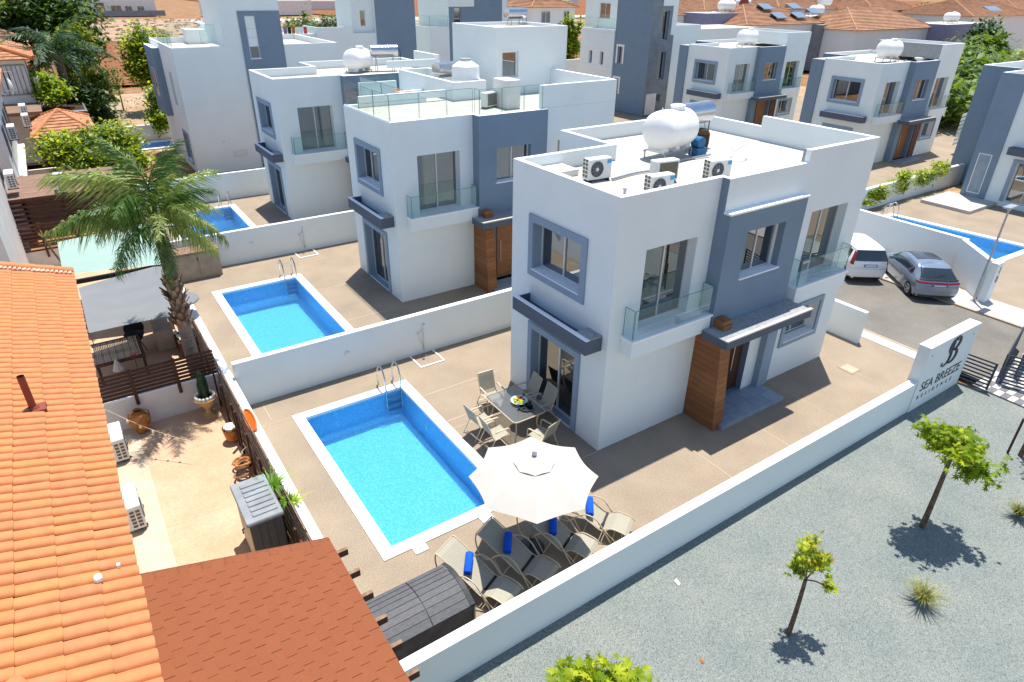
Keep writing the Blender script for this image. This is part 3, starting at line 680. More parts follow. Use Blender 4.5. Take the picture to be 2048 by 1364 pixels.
b = MB(); b.box(9.6, 9.774, 1.5, 4.4, 6.955, 7.5, 'white', top='coping'); b.box(6.6, 9.6, 1.5, 1.65, 6.955, 7.3, 'white', top='coping'); b.build('raised_parapet', vC)
vE = villa('villa', 'white villa with a concrete roof upstand and one white water tank, towards the right', (36.24, 14.36, -.1), H=6.8, deck=6.55, full_gray=True, rear_gray=True, door='wood', fin_on=False)
building(vE, 'roof_upstand', [(6.6, -.25), (9.79, -.25), (9.79, 4.4), (6.6, 4.4)], 7.75, 6.9, .15, z0=6.8, em={3: 'concrete'})
vF = villa('villa', 'white villa with a white roof box and one water tank, further back on the right', (35.2, 26.1, 0), H=6.8, deck=6.55, full_gray=True, rear_gray=True, curt=(0, 2, 0, 0), door='wood', fin_on=False)
building(vF, 'roof_upstand', [(6.6, -.25), (9.79, -.25), (9.79, 4.4), (6.6, 4.4)], 7.75, 6.9, .15, z0=6.8)
# rear flanks of E and F in grey
for v in (vE, vF):
    b = MB(); b.box(-.12, 3.39, 4.25, 5.15, 0, 6.7, 'gray', top='deck'); b.build('rear_wing', v)

# tall villa with tower (left), written in world coordinates
def house(name, label, base, group='white and grey villas of the estate', cat='villa'): return thing(name, label, cat, base, group)
D = house('villa', 'tall white villa with a grey slit window tower, far left behind the palm', (-3.1, 35.5, 0))
building(D, 'wall', [(-3.1, 35.5), (.2, 35.5), (7, 35.5), (7, 44.3), (-3.1, 44.3)], 7.45, 7.1, .12,
         holes={4: [(5.6, 6.6, 3.9, 5.9, .15), (6.3, 7.8, .6, 2.3, .15, 'lightgray')]})
fD = Fr((-3.1, 44.3, 0), (0, -1)); window(D, fD, 5.6, 6.6, 3.9, 5.9, .15, 1, 3); window(D, fD, 6.3, 7.8, .6, 2.3, .15, 2); surround(D, fD, 6.3, 7.8, .6, 2.3, .15, .05, 'lightgray')
building(D, 'stair_tower', [(-.15, 35.47), (.9, 35.47), (3.45, 35.47), (3.45, 40), (-.15, 40)], 12.2, 12.1, .12, z0=7.4, em={1: 'white'})
b = MB(); fq = Fr((.92, 35.42, 0), (1, 0))
for q in ((0, .38, 0, 9.37), (1.0, 2.53, 0, 9.37), (.38, 1.0, 0, 6.7), (.38, 1.0, 9.1, 9.37)): b.box(q[0], q[1], 0, .045, q[2], q[3], 'gray', P=fq)
b.build('grey_panel', D); window(D, fq, .38, 1.0, 6.7, 9.1, .045, 1, 0, split=(7.4, 7.9, 8.4), room=.3, pm='panedark'); sill(D, fq, .38, 1.0, 6.7)
b = MB(); b.box(-3.5, -3.103, 40.6, 44.3, 2.9, 7.1, 'gray', top='coping'); g_ = b.build('grey_bay', D)
fb = Fr((-3.5, 44.3, 0), (0, -1)); window(D, Fr((-3.51, 44.3, 0), (0, -1)), 1.6, 2.6, 4.0, 5.8, -.03, 1, 0, room=.02, pm='panedark')
r_ = MB(); r_.box(-3.06, -.2, 35.53, 35.6, 7.45, 7.47, 'coping'); ro_ = r_.build('terrace_railing', D)
railing(ro_, [(-3.5, 44.2), (-3.5, 42.4), (-3.5, 40.7)], 7.2, .9); railing(ro_, [(-3.04, 40.5), (-3.04, 38.2), (-3.04, 36.9), (-3.04, 35.56), (-1.6, 35.56), (-.25, 35.56)][:4], 7.47, .85)
railing(ro_, [(-1.9, 44), (-.3, 44), (1.2, 44)], 7.47, .9); railing(ro_, [(-1.1, 37.2), (.0, 37.2)], 7.47, 1.1)
b = MB(); b.box(-.9, .3, 42.5, 44.1, 7.1, 8.0, 'white', top='coping'); b.box(.3, 1.4, 42.9, 44.1, 7.1, 8.3, 'white', top='coping'); b.build('parapet_step', D)
b = MB(); b.lathe([(.05, 0), (.05, .03)], 'metal', 10, (-1.2, 35.46, 1.9), 'y'); b.box(-.75, .1, 35.45, 35.49, .9, 1.3, 'offwhite'); b.build('service_hatch', D)

K = house('villa', 'white villa with a plain grey tower and washing on its glass railed terrace', (6.95, 47, 0))
building(K, 'wall', [(6.95, 47), (9.5, 47), (9.5, 46.6), (14.6, 46.6), (14.6, 55), (6.95, 55)], 7.2, 6.9, .12)
b = MB(); b.box(9.5, 12.6, 46.59, 46.75, 7.2, 7.7, 'white', top='coping'); b.box(9.5, 9.62, 46.75, 50, 7.2, 7.7, 'white', top='coping'); b.build('high_parapet', K)
building(K, 'stair_tower', [(14.6, 46.5), (18.3, 46.5), (18.3, 51), (12.9, 51), (12.9, 48.0), (14.6, 48.0)], 13, 12.9, .12, em={0: 'gray'}, holes={5: []})
building(K, 'tower_wing', [(12.7, 46.95), (14.59, 46.95), (14.59, 48), (12.7, 48)], 12.6, 12.5, .1, z0=7, holes={0: [(.75, 1.2, 7.7, 8.9, .1)]})
window(K, Fr((12.7, 46.95, 0), (1, 0)), .75, 1.2, 7.7, 8.9, .1, 1)
r_ = MB(); r_.box(7.0, 9.5, 47.02, 47.1, 7.2, 7.22, 'coping'); ro_ = r_.build('terrace_railing', K)
railing(ro_, [(7.05, 50), (7.05, 47.1), (8.3, 47.1), (9.45, 47.1)], 7.22, .8); railing(ro_, [(9.6, 49.9), (11, 49.9), (12.5, 49.9)], 7.4, .9)
T3 = house('villa', 'grey and white tower villa with a narrow dark window, behind the stair tower', (20, 47, 0))
building(T3, 'wall', [(19.9, 47), (21.9, 47), (21.9, 54), (19.9, 54)], 7.5, 7.2, .12)
building(T3, 'stair_tower', [(21.9, 47), (22.0, 47), (28.1, 47), (28.1, 53), (21.9, 53)], 14, 13.9, .12, em={1: 'gray', 0: 'gray'}, holes={1: [(.45, 1.2, 6.3, 9.0, .15), (.5, 1.2, 4.4, 5.6, .15)]})
window(T3, Fr((22, 47, 0), (1, 0)), .45, 1.2, 6.3, 9.0, .15, 1, pm='panedark'); window(T3, Fr((22, 47, 0), (1, 0)), .5, 1.2, 4.4, 5.6, .15, 1, pm='panedark')
b = MB(); b.box(27.6, 28.12, 46.96, 46.999, 0, 14, 'white'); b.box(21.8, 24.5, 46.9, 46.999, 9.1, 14, 'white'); b.build('white_band', T3)
r_ = MB(); r_.box(19.95, 21.85, 47.02, 47.1, 7.5, 7.52, 'coping'); ro_ = r_.build('terrace_railing', T3); railing(ro_, [(20, 53), (20, 50), (20, 47.1), (21.85, 47.1)], 7.52, .85)
G = house('villa', 'tall grey cornered villa with white framed windows and tall slit windows', (36.8, 36.5, 0))
building(G, 'wall', [(36.8, 36.5), (39.75, 36.5), (39.75, 41.2), (36.8, 41.2)], 13, 12.9, .12, em={0: 'stonegray', 3: 'gray'},
         holes={0: [(1.35, 2.2, 6.6, 9.0, .3, 'gray'), (1.3, 2.3, 3.2, 5.6, .3, 'gray'), (1.45, 2.1, 1.2, 1.9, .2)], 3: [(.55, 1.25, 4.35, 5.85, .15), (.35, 1.05, 1.6, 3.0, .15)]})
fG = Fr((36.8, 36.5, 0), (1, 0)); fH = Fr((36.8, 41.2, 0), (0, -1))
window(G, fG, 1.35, 2.2, 6.6, 9.0, .3, 1, pm='panedark'); window(G, fG, 1.3, 2.3, 3.2, 5.6, .3, 1, 3, pm='panedark'); window(G, fG, 1.45, 2.1, 1.2, 1.9, .2, 1, pm='panedark')
for (a0, a1, b0, b1) in ((.55, 1.25, 4.35, 5.85), (.35, 1.05, 1.6, 3.0)): window(G, fH, a0, a1, b0, b1, .15, 1, pm='panedark'); surround(G, fH, a0, a1, b0, b1, .18, .05, 'framew', False)
building(G, 'side_wing', [(36.7, 41.2), (36.9, 41.2), (36.9, 41.21), (41, 41.21), (41, 46.2), (36.7, 46.2)], 7.2, 7.0, .1,
         holes={5: [(1.4, 1.9, 4.0, 5.2, .2), (3.1, 3.6, 4.0, 5.2, .2)]})
fI = Fr((36.7, 46.2, 0), (0, -1)); window(G, fI, 1.4, 1.9, 4.0, 5.2, .2, 1, pm='panedark'); window(G, fI, 3.1, 3.6, 4.0, 5.2, .2, 1, pm='panedark')
b = MB()
for z in (3.9, 5.4, 6.9): b.box(0, 5, -.004, -.001, z, z+.03, 'offwhite', P=fI)
b.build('render_groove', G)
r_ = MB(); r_.box(36.75, 36.8, 41.3, 46.1, 7.2, 7.23, 'coping'); ro_ = r_.build('terrace_railing', G); railing(ro_, [(36.78, 46.1), (36.78, 43.8), (36.78, 41.4)], 7.23, .95)
building(G, 'upper_room', [(38.6, 41.21), (41.5, 41.21), (41.5, 48), (38.6, 48)], 10.2, 10.1, .1, z0=7, holes={3: [(2.2, 3.8, 8.0, 9.4, .1)]})
window(G, Fr((38.6, 48, 0), (0, -1)), 2.2, 3.8, 8.0, 9.4, .1, 2)
building(G, 'white_wing', [(39.75, 36.45), (43.3, 36.45), (43.3, 42), (39.75, 42)], 7.8, 7.5, .12)
building(G, 'tower_cap', [(38.0, 36.44), (39.9, 36.44), (39.9, 36.49), (38.0, 36.49)], 12.9, 12.8, .01, z0=9.4)
b = MB(); b.box(39.3, 39.9, 36.43, 36.49, 7.0, 9.4, 'white'); b.box(37.0, 38.3, 36.42, 36.49, .1, 2.0, 'offwhite'); b.build('service_panel', G)

H_ = house('villa', 'grey and white villa cropped by the right edge, behind the narrow pool', (34.6, 6.6, 0))
building(H_, 'wall', [(34.6, 2.4), (44, 2.4), (44, 9.2), (38, 9.2), (38, 6.75), (34.6, 6.75)], 7.05, 6.6, .15, holes={5: [(2.15, 3.6, 4.2, 5.54, .26), (2.3, 3.9, .3, 2.5, .24)]}, rim='coping', em={3: 'gray', 4: 'gray'})
fE = Fr((34.6, 6.75, 0), (0, -1))
b = MB(); b.box(0, .28, -.06, -.001, .1, 7.06, 'gray', P=fE); b.box(1.0, 1.35, -.06, -.001, .1, 7.06, 'gray', P=fE)
b.box(.28, 1.0, -.06, -.001, 2.7, 7.06, 'gray', P=fE); b.box(.28, 1.0, -.03, -.002, .1, 2.7, 'tiledark', P=fE); b.build('grey_panel', H_)
window(H_, fE, .28, 1.0, .4, 2.7, -.04, 1, room=.02, fm='framew')
window(H_, fE, 2.3, 3.9, .3, 2.5, .24, 2); surround(H_, fE, 2.3, 3.9, .3, 2.5, .19, bottom=False); window(H_, fE, 2.15, 3.6, 4.2, 5.54, .26, 2)
b = MB(); b.box(1.8, 4.3, -.55, -.001, 2.95, 3.35, 'darkgray', P=fE); b.build('planter_ledge', H_)
b = MB(); b.box(31.3, 34.59, 4.7, 7.4, 0, .18, 'pavement'); b.build('terrace_step', H_)

# ------------------------------------------------------------------ garden walls
def wall(name, label, x0, x1, y0, y1, h, z0=-.1, cat='wall', m='white', capw=0.012, group=None):
    b = MB(); b.box(x0, x1, y0, y1, z0, h-.03, m); o = b.build(name); tag(o, label, cat, group)
    c = MB(); c.box(x0-capw, x1+capw, y0-capw, y1+capw, h-.03, h, 'coping'); c.build('wall_cap', o); return o
wall('garden_wall', 'long low white wall between the near patio and the gravel bed', -7.75, 9.05, -3.63, -3.43, 1.0, -.12)
w1 = wall('garden_wall', 'white dividing wall with a round lamp between the two nearest pools', -7.49, 12.3, 7.30, 7.46, 1.48)
w2 = wall('garden_wall', 'white dividing wall behind the second pool, with a flat oval wall lamp', -7.49, 12.3, 18.85, 19.0, 1.48)
wall('garden_wall', 'white wall beyond the third pool, in front of the tall villa', -7.49, 12.3, 29.05, 29.2, 1.48)
wall('garden_wall', 'white boundary wall along the left edge of the pool patios', -7.72, -7.53, -3.42, 44, 1.0)
wall('garden_wall', 'pale wall at the back of the fourth yard beside the sandy plot', -7.5, -1.5, 48.5, 48.7, 1.1, m='offwhite')
wall('garden_wall', 'short white wall stub by the street pavement', 11.72, 11.88, -.42, 2.6, 1.22)
wall('garden_wall', 'white wall bordering the street pool plot, behind the two cars', 21.25, 21.43, .75, 12, 1.68)
b = MB(); P = Fr((19.60, -1.02, 0), (1.65, 1.77)); b.box(0, 2.42, 0, .2, -.1, 1.65, 'white', P=P); b.box(19.28, 19.78, -1.3, -1.03, -.1, 1.68, 'white'); o = b.build('garden_wall')
tag(o, 'white angled wall end with the house number beside the lamp post', 'wall'); c = MB(); c.box(0, 2.43, -.01, .21, 1.65, 1.68, 'coping', P=P); c.build('wall_cap', o)
wall('garden_wall', 'white wall with plants growing over it, in front of the villa with the concrete upstand', 21.6, 38, 8.3, 8.48, 1.25)
wall('garden_wall', 'white side wall beyond the planted strip on the far right', 46.1, 50, 12.2, 12.4, 2.2)
b = MB()
# sign wall with its lettering
sg = thing('sign_wall', 'tall white entrance wall with dark SEA BREEZE RESIDENCE lettering and monogram', 'sign', (10.5, -3.63, 0))
b = MB(); b.box(9.06, 12.05, -3.66, -3.34, -.3, 2.13, 'white'); b.build('wall', sg)
b = MB(); b.box(9.05, 12.06, -3.67, -3.33, 2.131, 2.16, 'coping'); b.build('wall_cap', sg)
def text(s, x, z, size, name, parent, y=-3.664, xs=1.0, sp=1.0, rot=(pi/2, 0, 0), mt='signdark', depth=.006, shear=0):
    c = bpy.data.curves.new(name, 'FONT'); c.body = s; c.size = size; c.extrude = depth; c.space_character = sp; c.align_x = 'LEFT'; c.shear = shear
    o = bpy.data.objects.new(name, c); COL.objects.link(o); bpy.context.view_layer.update()
    me = bpy.data.meshes.new_from_object(o); bpy.data.objects.remove(o); me.name = name; me.materials.clear(); me.materials.append(M[mt])
    o = link(name, me, parent); 
    o.location = (x, y, z); o.rotation_euler = rot; o.scale = (xs, 1, 1); return o
text('SEA BREEZE', 9.30, .60, .47, 'lettering', sg, xs=.98, sp=1.0)
text('RESIDENCE', 9.30, .33, .18, 'lettering', sg, xs=1.1, sp=2.35)
def ribbon(b, pts, ws, y, mt, d=.02):
    for i in range(len(pts)-1):
        p, q = Vector(pts[i]), Vector(pts[i+1]); t = (q-p).normalized()
        def nrm(k):
            a = Vector(pts[max(0, k-1)]); c = Vector(pts[min(len(pts)-1, k+1)]); t = (c-a).normalized(); return Vector((-t.y, t.x))
        n0, n1 = nrm(i)*ws[i]/2, nrm(i+1)*ws[i+1]/2
        A, B, C_, D_ = p-n0, q-n1, q+n1, p+n0
        b.face([(v.x, y, v.y) for v in (A, B, C_, D_)], mt)
        b.face([(A.x, y, A.y), (A.x, y+d, A.y), (B.x, y+d, B.y), (B.x, y, B.y)], mt); b.face([(D_.x, y, D_.y), (C_.x, y, C_.y), (C_.x, y+d, C_.y), (D_.x, y+d, D_.y)], mt)
def spl(cp, n=8):
    out = []
    for i in range(len(cp)-1):
        p0, p1, p2, p3 = [Vector(cp[min(max(k, 0), len(cp)-1)]) for k in (i-1, i, i+1, i+2)]
        for j in range(n):
            t = j/n; out.append(.5*((2*p1)+(p2-p0)*t+(2*p0-5*p1+4*p2-p3)*t*t+(3*p1-p0-3*p2+p3)*t**3))
    out.append(Vector(cp[-1])); return out
b = MB(); ox, oz, s = 10.18, 1.17, .88
def stroke(cp, wf):
    pts = spl([(ox+x*s*1.05, oz+z*s) for x, z in cp]); n = len(pts); ribbon(b, pts, [wf(i/(n-1)) for i in range(n)], -3.69, 'signdark', .028)
th = lambda t: .03+.085*sin(pi*t)**1.5
stroke([(.62, .88), (.50, .98), (.34, .90), (.27, .74), (.30, .58), (.42, .42), (.44, .24), (.32, .06), (.12, .0), (.0, .08), (.04, .16)], lambda t: .03+.10*sin(pi*min(1, t*1.25))**2)
stroke([(.46, .96), (.44, .70), (.42, .45), (.40, .20), (.36, .05)], lambda t: .05)
stroke([(.46, .97), (.66, 1.0), (.80, .88), (.80, .70), (.66, .56), (.48, .53)], th)
stroke([(.48, .53), (.70, .50), (.84, .36), (.82, .16), (.64, .03), (.36, .05)], th)
b.build('monogram', sg)
b = MB()
for x, z in ((9.3, 1.85), (11.8, 1.85)): b.lathe([(.015, 0), (.012, -.02)], 'black', 8, (x, -3.662, z), 'y')
b.build('fixing', sg)
hn = thing('house_number', 'dark number 10, digits one above the other, on the end of the angled white wall', 'house number', (19.6, -1.3, 1))
for ch, zz in (('1', 1.22), ('0', .84)): text(ch, 19.52, zz, .40, 'digit', hn, y=-1.306, mt='anthracite')
b = MB(); b.lathe([(.07, 0), (.08, .03), (.05, .07)], 'orange', 12, (12.08, -3.35, 1.15), 'y'); o = b.build('warning_light'); tag(o, 'small orange warning light at the end of the sign wall', 'lamp')

# wall fittings
for (x, y, z, lab, w) in ((-4.15, 7.30, .80, 'round white lamp on the dividing wall by the nearest pool', .09), (-4.05, 18.85, .80, 'flat lamp on the wall behind the second pool', .08)):
    b = MB(); b.lathe([(w, 0), (w, -.03), (w*.55, -.07)], 'ceramic', 16, (x, y-.001, z), 'y'); o = b.build('wall_lamp'); tag(o, lab, 'lamp')
b = MB(); b.lathe([(.04, 0), (.04, -.05)], 'ceramic', 10, (5.83, -.232, 2.25), 'y'); o = b.build('wall_lamp'); tag(o, 'small lamp beside the front door of the near villa', 'lamp')
b = MB(); b.lathe([(.025, 0), (.03, -.06)], 'ceramic', 10, (-.005, .75, .15), 'x'); o = b.build('garden_tap'); tag(o, 'tiny tap low on the corner of the near villa', 'tap')
def shower(x, y, label):
    t = thing('outdoor_shower', label, 'shower', (x, y, 0))
    b = MB(); b.tube([(x, y-.03, .15), (x, y-.03, 1.15), (x, y-.16, 1.22)], .012, 'metal', 6); b.build('riser', t)
    b = MB(); b.lathe([(.015, .0), (.05, -.03)], 'metal', 10, (x, y-.17, 1.21)); b.build('shower_head', t)
    b = MB(); b.tube([(x-.03, y-.03, .95), (x-.16, y-.05, .80), (x-.14, y-.05, .55), (x-.05, y-.06, .35), (x, y-.05, .12)], .008, 'metal', 6); b.build('hose', t)
    b = MB(); b.tube([(x-.2, y-.01, .82), (x-.2, y-.08, .82)], .03, 'metal', 8); b.build('valve', t)
    b = MB()
    for q in ((x-.55, x+.35, y-.86, y-.81), (x-.55, x-.50, y-.81, y-.03), (x+.30, x+.35, y-.81, y-.03)): b.box(*q, .002, .03, 'coping')
    b.build('tray_edge', t)
    b = MB(); b.lathe([(.05, .002), (.045, .012)], 'metal', 12, (x-.02, y-.2, 0)); b.build('drain', t)
shower(-1.50, 7.30, 'chrome outdoor shower and square floor tray on the nearest dividing wall')
shower(-1.75, 18.85, 'small outdoor shower with floor tray on the wall behind the second pool')

# ------------------------------------------------------------------ pools
def pool(label, x0, x1, y0, y1, ladder='ne', cop=.30, depth=1.05, lad_label=None, steps=False, poly=None, bottom_open=False, wlev=-.10):
    t = thing('swimming_pool', label, 'swimming pool', ((x0+x1)/2, (y0+y1)/2, 0))
    P = poly or rectpts(x0+cop, x1-cop, y0+cop, y1-cop); O = rectpts(x0, x1, y0, y1) if not poly else None
    b = MB(); n = len(P)
    if O is None:
        c = Vector((sum(p[0] for p in P)/n, sum(p[1] for p in P)/n)); O = []
        for i in range(n):
            p0, p1, p2 = Vector(P[i-1]), Vector(P[i]), Vector(P[(i+1) % n]); e1 = (p1-p0).normalized(); e2 = (p2-p1).normalized()
            n1 = Vector((e1.y, -e1.x)); n2 = Vector((e2.y, -e2.x)); d = (n1+n2).normalized()*cop/max(.5, sqrt((1+n1.dot(n2))/2)); O.append(tuple(p1+d))
    zc = .03
    for i in range(n):
        p, q, a, c = P[i], P[(i+1) % n], O[i], O[(i+1) % n]
        b.face([(*a, zc), (*c, zc), (*q, zc), (*p, zc)], 'coping'); b.face([(*a, -.02), (*c, -.02), (*c, zc), (*a, zc)], 'coping'); b.face([(*p, zc), (*q, zc), (*q, -.05), (*p, -.05)], 'coping')
    b.build('coping', t)
    b = MB()
    for i in range(n):
        p, q = P[i], P[(i+1) % n]; b.face([(*p, -.05), (*q, -.05), (*q, -depth), (*p, -depth)], 'lining')
    b.face([(*p, -depth) for p in P], 'lining')
    b.build('basin', t)
    b = MB(); b.face([(*p, wlev) for p in P], 'water'); b.build('water', t)
    if not poly:
        b = MB(); b.lathe([(.07, 0), (.06, -.03)], 'ceramic', 14, (x1-cop, (y0+y1)/2+1.2, -.5), 'x'); b.lathe([(.03, 0), (.03, -.03)], 'ceramic', 10, (x0+1.2, y1-cop, -.45), 'y'); b.build('pool_light', t)
    if steps:
        for i in range(1): pass
    return t
def hole_in(sheetname): pass
def ladder(label, x, y, s=.5):
    """ladder over the far (+Y) coping near the right corner, rails side by side along X"""
    t = thing('pool_ladder', label, 'ladder', (x, y, 0))
    for k in (0, 1):
        X = x+k*s; b = MB()
        arc = [(X, y+.50, .03), (X, y+.52, .30), (X, y+.46, .60), (X, y+.26, .80), (X, y+.05, .72), (X, y-.06, .48), (X, y-.09, .1), (X, y-.09, -.75)]
        b.tube([p for p in smooth3(arc)], .026, 'metal', 8); b.build('handrail', t)
    for i in range(3):
        b = MB(); b.box(x+.02, x+s-.02, y-.15, y-.03, -.25-.22*i, -.22-.22*i, 'metal'); b.build('rung', t)
def smooth3(cp, n=6, closed=False):
    out = []; L = len(cp)
    for i in range(L if closed else L-1):
        idx = [(i+k) % L if closed else min(max(i+k, 0), L-1) for k in (-1, 0, 1, 2)]
        p0, p1, p2, p3 = [Vector(cp[k]) for k in idx]
        for j in range(n):
            t = j/n; out.append(.5*((2*p1)+(p2-p0)*t+(2*p0-5*p1+4*p2-p3)*t*t+(3*p1-p0-3*p2+p3)*t**3))
    if not closed: out.append(Vector(cp[-1]))
    return out
pools = []
pools.append(pool('nearest rectangular pool with bright rippling water, beside the cream parasol', -6.42, -2.80, -.40, 6.05))
ladder('chrome ladder in the nearest pool', -3.62, 5.78)
pools.append(pool('second rectangular blue pool, between the two dividing walls', -6.45, -2.85, 9.7, 16.25))
ladder('chrome ladder in the second pool', -3.6, 15.98)
pools.append(pool('third deep blue pool, partly behind the palm', -6.5, -2.75, 20.9, 27.9, depth=1.3))
ladder('chrome ladder in the third pool', -3.5, 27.6)
pools.append(pool('small turquoise pool glimpsed left of the tall villa', -5.6, -2.6, 44.9, 47.8))
pool('narrow angular blue pool beside the street, behind the number 10 wall', 22, 30, 0, 7, poly=[(22.9, 1.35), (24.9, .65), (28.15, .5), (28.0, 2.0), (27.4, 6.85), (26.6, 6.85)])
ladder('chrome ladder in the angular street side pool', 26.6, 6.6)
b = MB()
for x, lab in ((-5.6, 'square white skimmer lid at the near left of the nearest pool'), (-3.86, 'square white skimmer lid at the near right of the nearest pool')):
    b = MB(); b.bevbox(x-.16, x+.16, -.62, -.37, .002, .035, .015, 'coping'); b.lathe([(.03, .035), (.025, .045)], 'concrete', 8, (x, -.5, 0)); o = b.build('skimmer_lid'); tag(o, lab, 'lid')

# the patios and ground get openings where the basins go
def cut_sheet(obj, holes):
    me = obj.data; v = [tuple(p.co) for p in me.vertices]
    xs = [p[0] for p in v]; ys = [p[1] for p in v]; x0, x1, y0, y1 = min(xs), max(xs), min(ys), max(ys); z = v[0][2]
    X = sorted({x0, x1} | {c for h in holes for c in h[:2] if x0 < c < x1}); Y = sorted({y0, y1} | {c for h in holes for c in h[2:] if y0 < c < y1})
    b = MB()
    for a, c in zip(X, X[1:]):
        for d, e in zip(Y, Y[1:]):
            if any(h[0] <= a+1e-6 and h[1] >= c-1e-6 and h[2] <= d+1e-6 and h[3] >= e-1e-6 for h in holes): continue
            b.face([(a, d, z), (c, d, z), (c, e, z), (a, e, z)], me.materials[0])
    m2 = bpy.data.meshes.new(me.name); m2.from_pydata(b.v, [], b.f); m2.materials.append(me.materials[0]); obj.data = m2
HOLES = [(-6.2, -3.0, -.2, 5.85), (-6.25, -3.05, 9.9, 16.05), (-6.3, -2.95, 21.1, 27.7), (-5.4, -2.8, 45.1, 47.6)]
for o in list(bpy.data.objects):
    if o.name.split('.')[0] in ('patio', 'estate_ground', 'ground', 'bare_plot') and o.type == 'MESH' and len(o.data.polygons) == 1:
        if o.name.startswith('bare_plot'): continue
        cut_sheet(o, HOLES + ([(22.9, 28.3, .4, 6.85)] if o.name in ('estate_ground', 'ground') else []))
# patio around the street side pool, cut to the pool outline
pp = [(22.9, 1.35), (24.9, .65), (28.15, .5), (28.0, 2.0), (27.4, 6.85), (26.6, 6.85)]
b = MB(); oc = [(21.43, -.6), (24.85, -.6), (34.6, -.6), (34.6, 2), (34.6, 8.3), (21.43, 8.3)]
for i in range(6): b.face([(*oc[i], 0), (*oc[(i+1) % 6], 0), (*pp[(i+1) % 6], 0), (*pp[i], 0)], 'patio')
b.face([(19.95, -12, 0), (36, -12, 0), (36, -.6, 0), (19.95, -.6, 0)], 'patio')
struct(b, 'patio', 'sand coloured patio around the angular street side pool')

# ------------------------------------------------------------------ roof equipment
def ac_unit(label, loc, rz, group='air conditioning units', s=1.0):
    t = proto('air_conditioner', label, 'air conditioner', group)
    w, d, h = .40*s, .15*s, .56*s
    b = MB(); b.bevbox(-w, w, -d, d, .06, h+.06, .02, 'acbody'); b.build('casing', t)
    b = MB(); b.lathe([(.205*s, 0), (.215*s, -.012), (.19*s, -.02)], 'acfan', 28, (-.11*s, -d, .06+h*.5), 'y')
    b.build('fan_grille', t)
    b = MB(); b.lathe([(.05*s, 0), (.03*s, -.01)], 'acbody', 12, (-.11*s, -d-.02, .06+h*.5), 'y')
    for i in range(10):
        a = i*2*pi/10; b.tube([(-.11*s+.05*s*cos(a), -d-.022, .06+h*.5+.05*s*sin(a)), (-.11*s+.19*s*cos(a+.3), -d-.022, .06+h*.5+.19*s*sin(a+.3))], .0035, 'galv', 3)
    b.build('fan_hub', t)
    b = MB()
    for i in range(5):
        for j in range(2): b.box(-w-.004, -w+.002, -d+.04+.12*j, -d+.13+.12*j, .12+.1*i, .19+.1*i, 'accoil')
    b.box(-w+.05, w-.12, d-.002, d+.004, .1, h+.01, 'accoil'); b.build('coil_opening', t)
    b = MB(); b.box(w-.17*s, w-.03*s, -d-.006, -d-.001, h-.08, h+.02, 'blueplate'); b.build('sticker', t)
    b = MB(); b.box(-w+.08, -w+.12, -d-.03, d+.03, 0, .06, 'black'); b.box(w-.12, w-.08, -d-.03, d+.03, 0, .06, 'black'); b.build('foot', t)
    t.location = loc; t.rotation_euler = (0, 0, rz); return t
ac = ac_unit('large air conditioner on the near roof, left beside the low plinth', (1.60, 2.68, 6.555), radians(-4), s=.94)
dup(ac, 'air conditioner on the near roof half hidden by the front parapet', (2.25, 1.05, 6.40), radians(-6))
dup(ac, 'air conditioner on the near roof turned with its coil side to the front', (2.98, 1.62, 6.555), radians(172))
dup(ac, 'air conditioner on the near roof at the right, near the grey corner', (4.60, 1.22, 6.45), radians(-8))
dup(ac, 'air conditioner on the roof terrace of the second villa beside the tank enclosure', (4.72, 12.95, 6.69), radians(200))
g1 = ac_unit('white air conditioner in the neighbouring yard, nearer the dark slatted fence', (-10.72, 6.85, 0.02), radians(90), s=1.15)
g2 = dup(g1, 'white air conditioner in the neighbouring yard, nearer the shingle roof', (-10.72, 3.95, 0.02), radians(90))

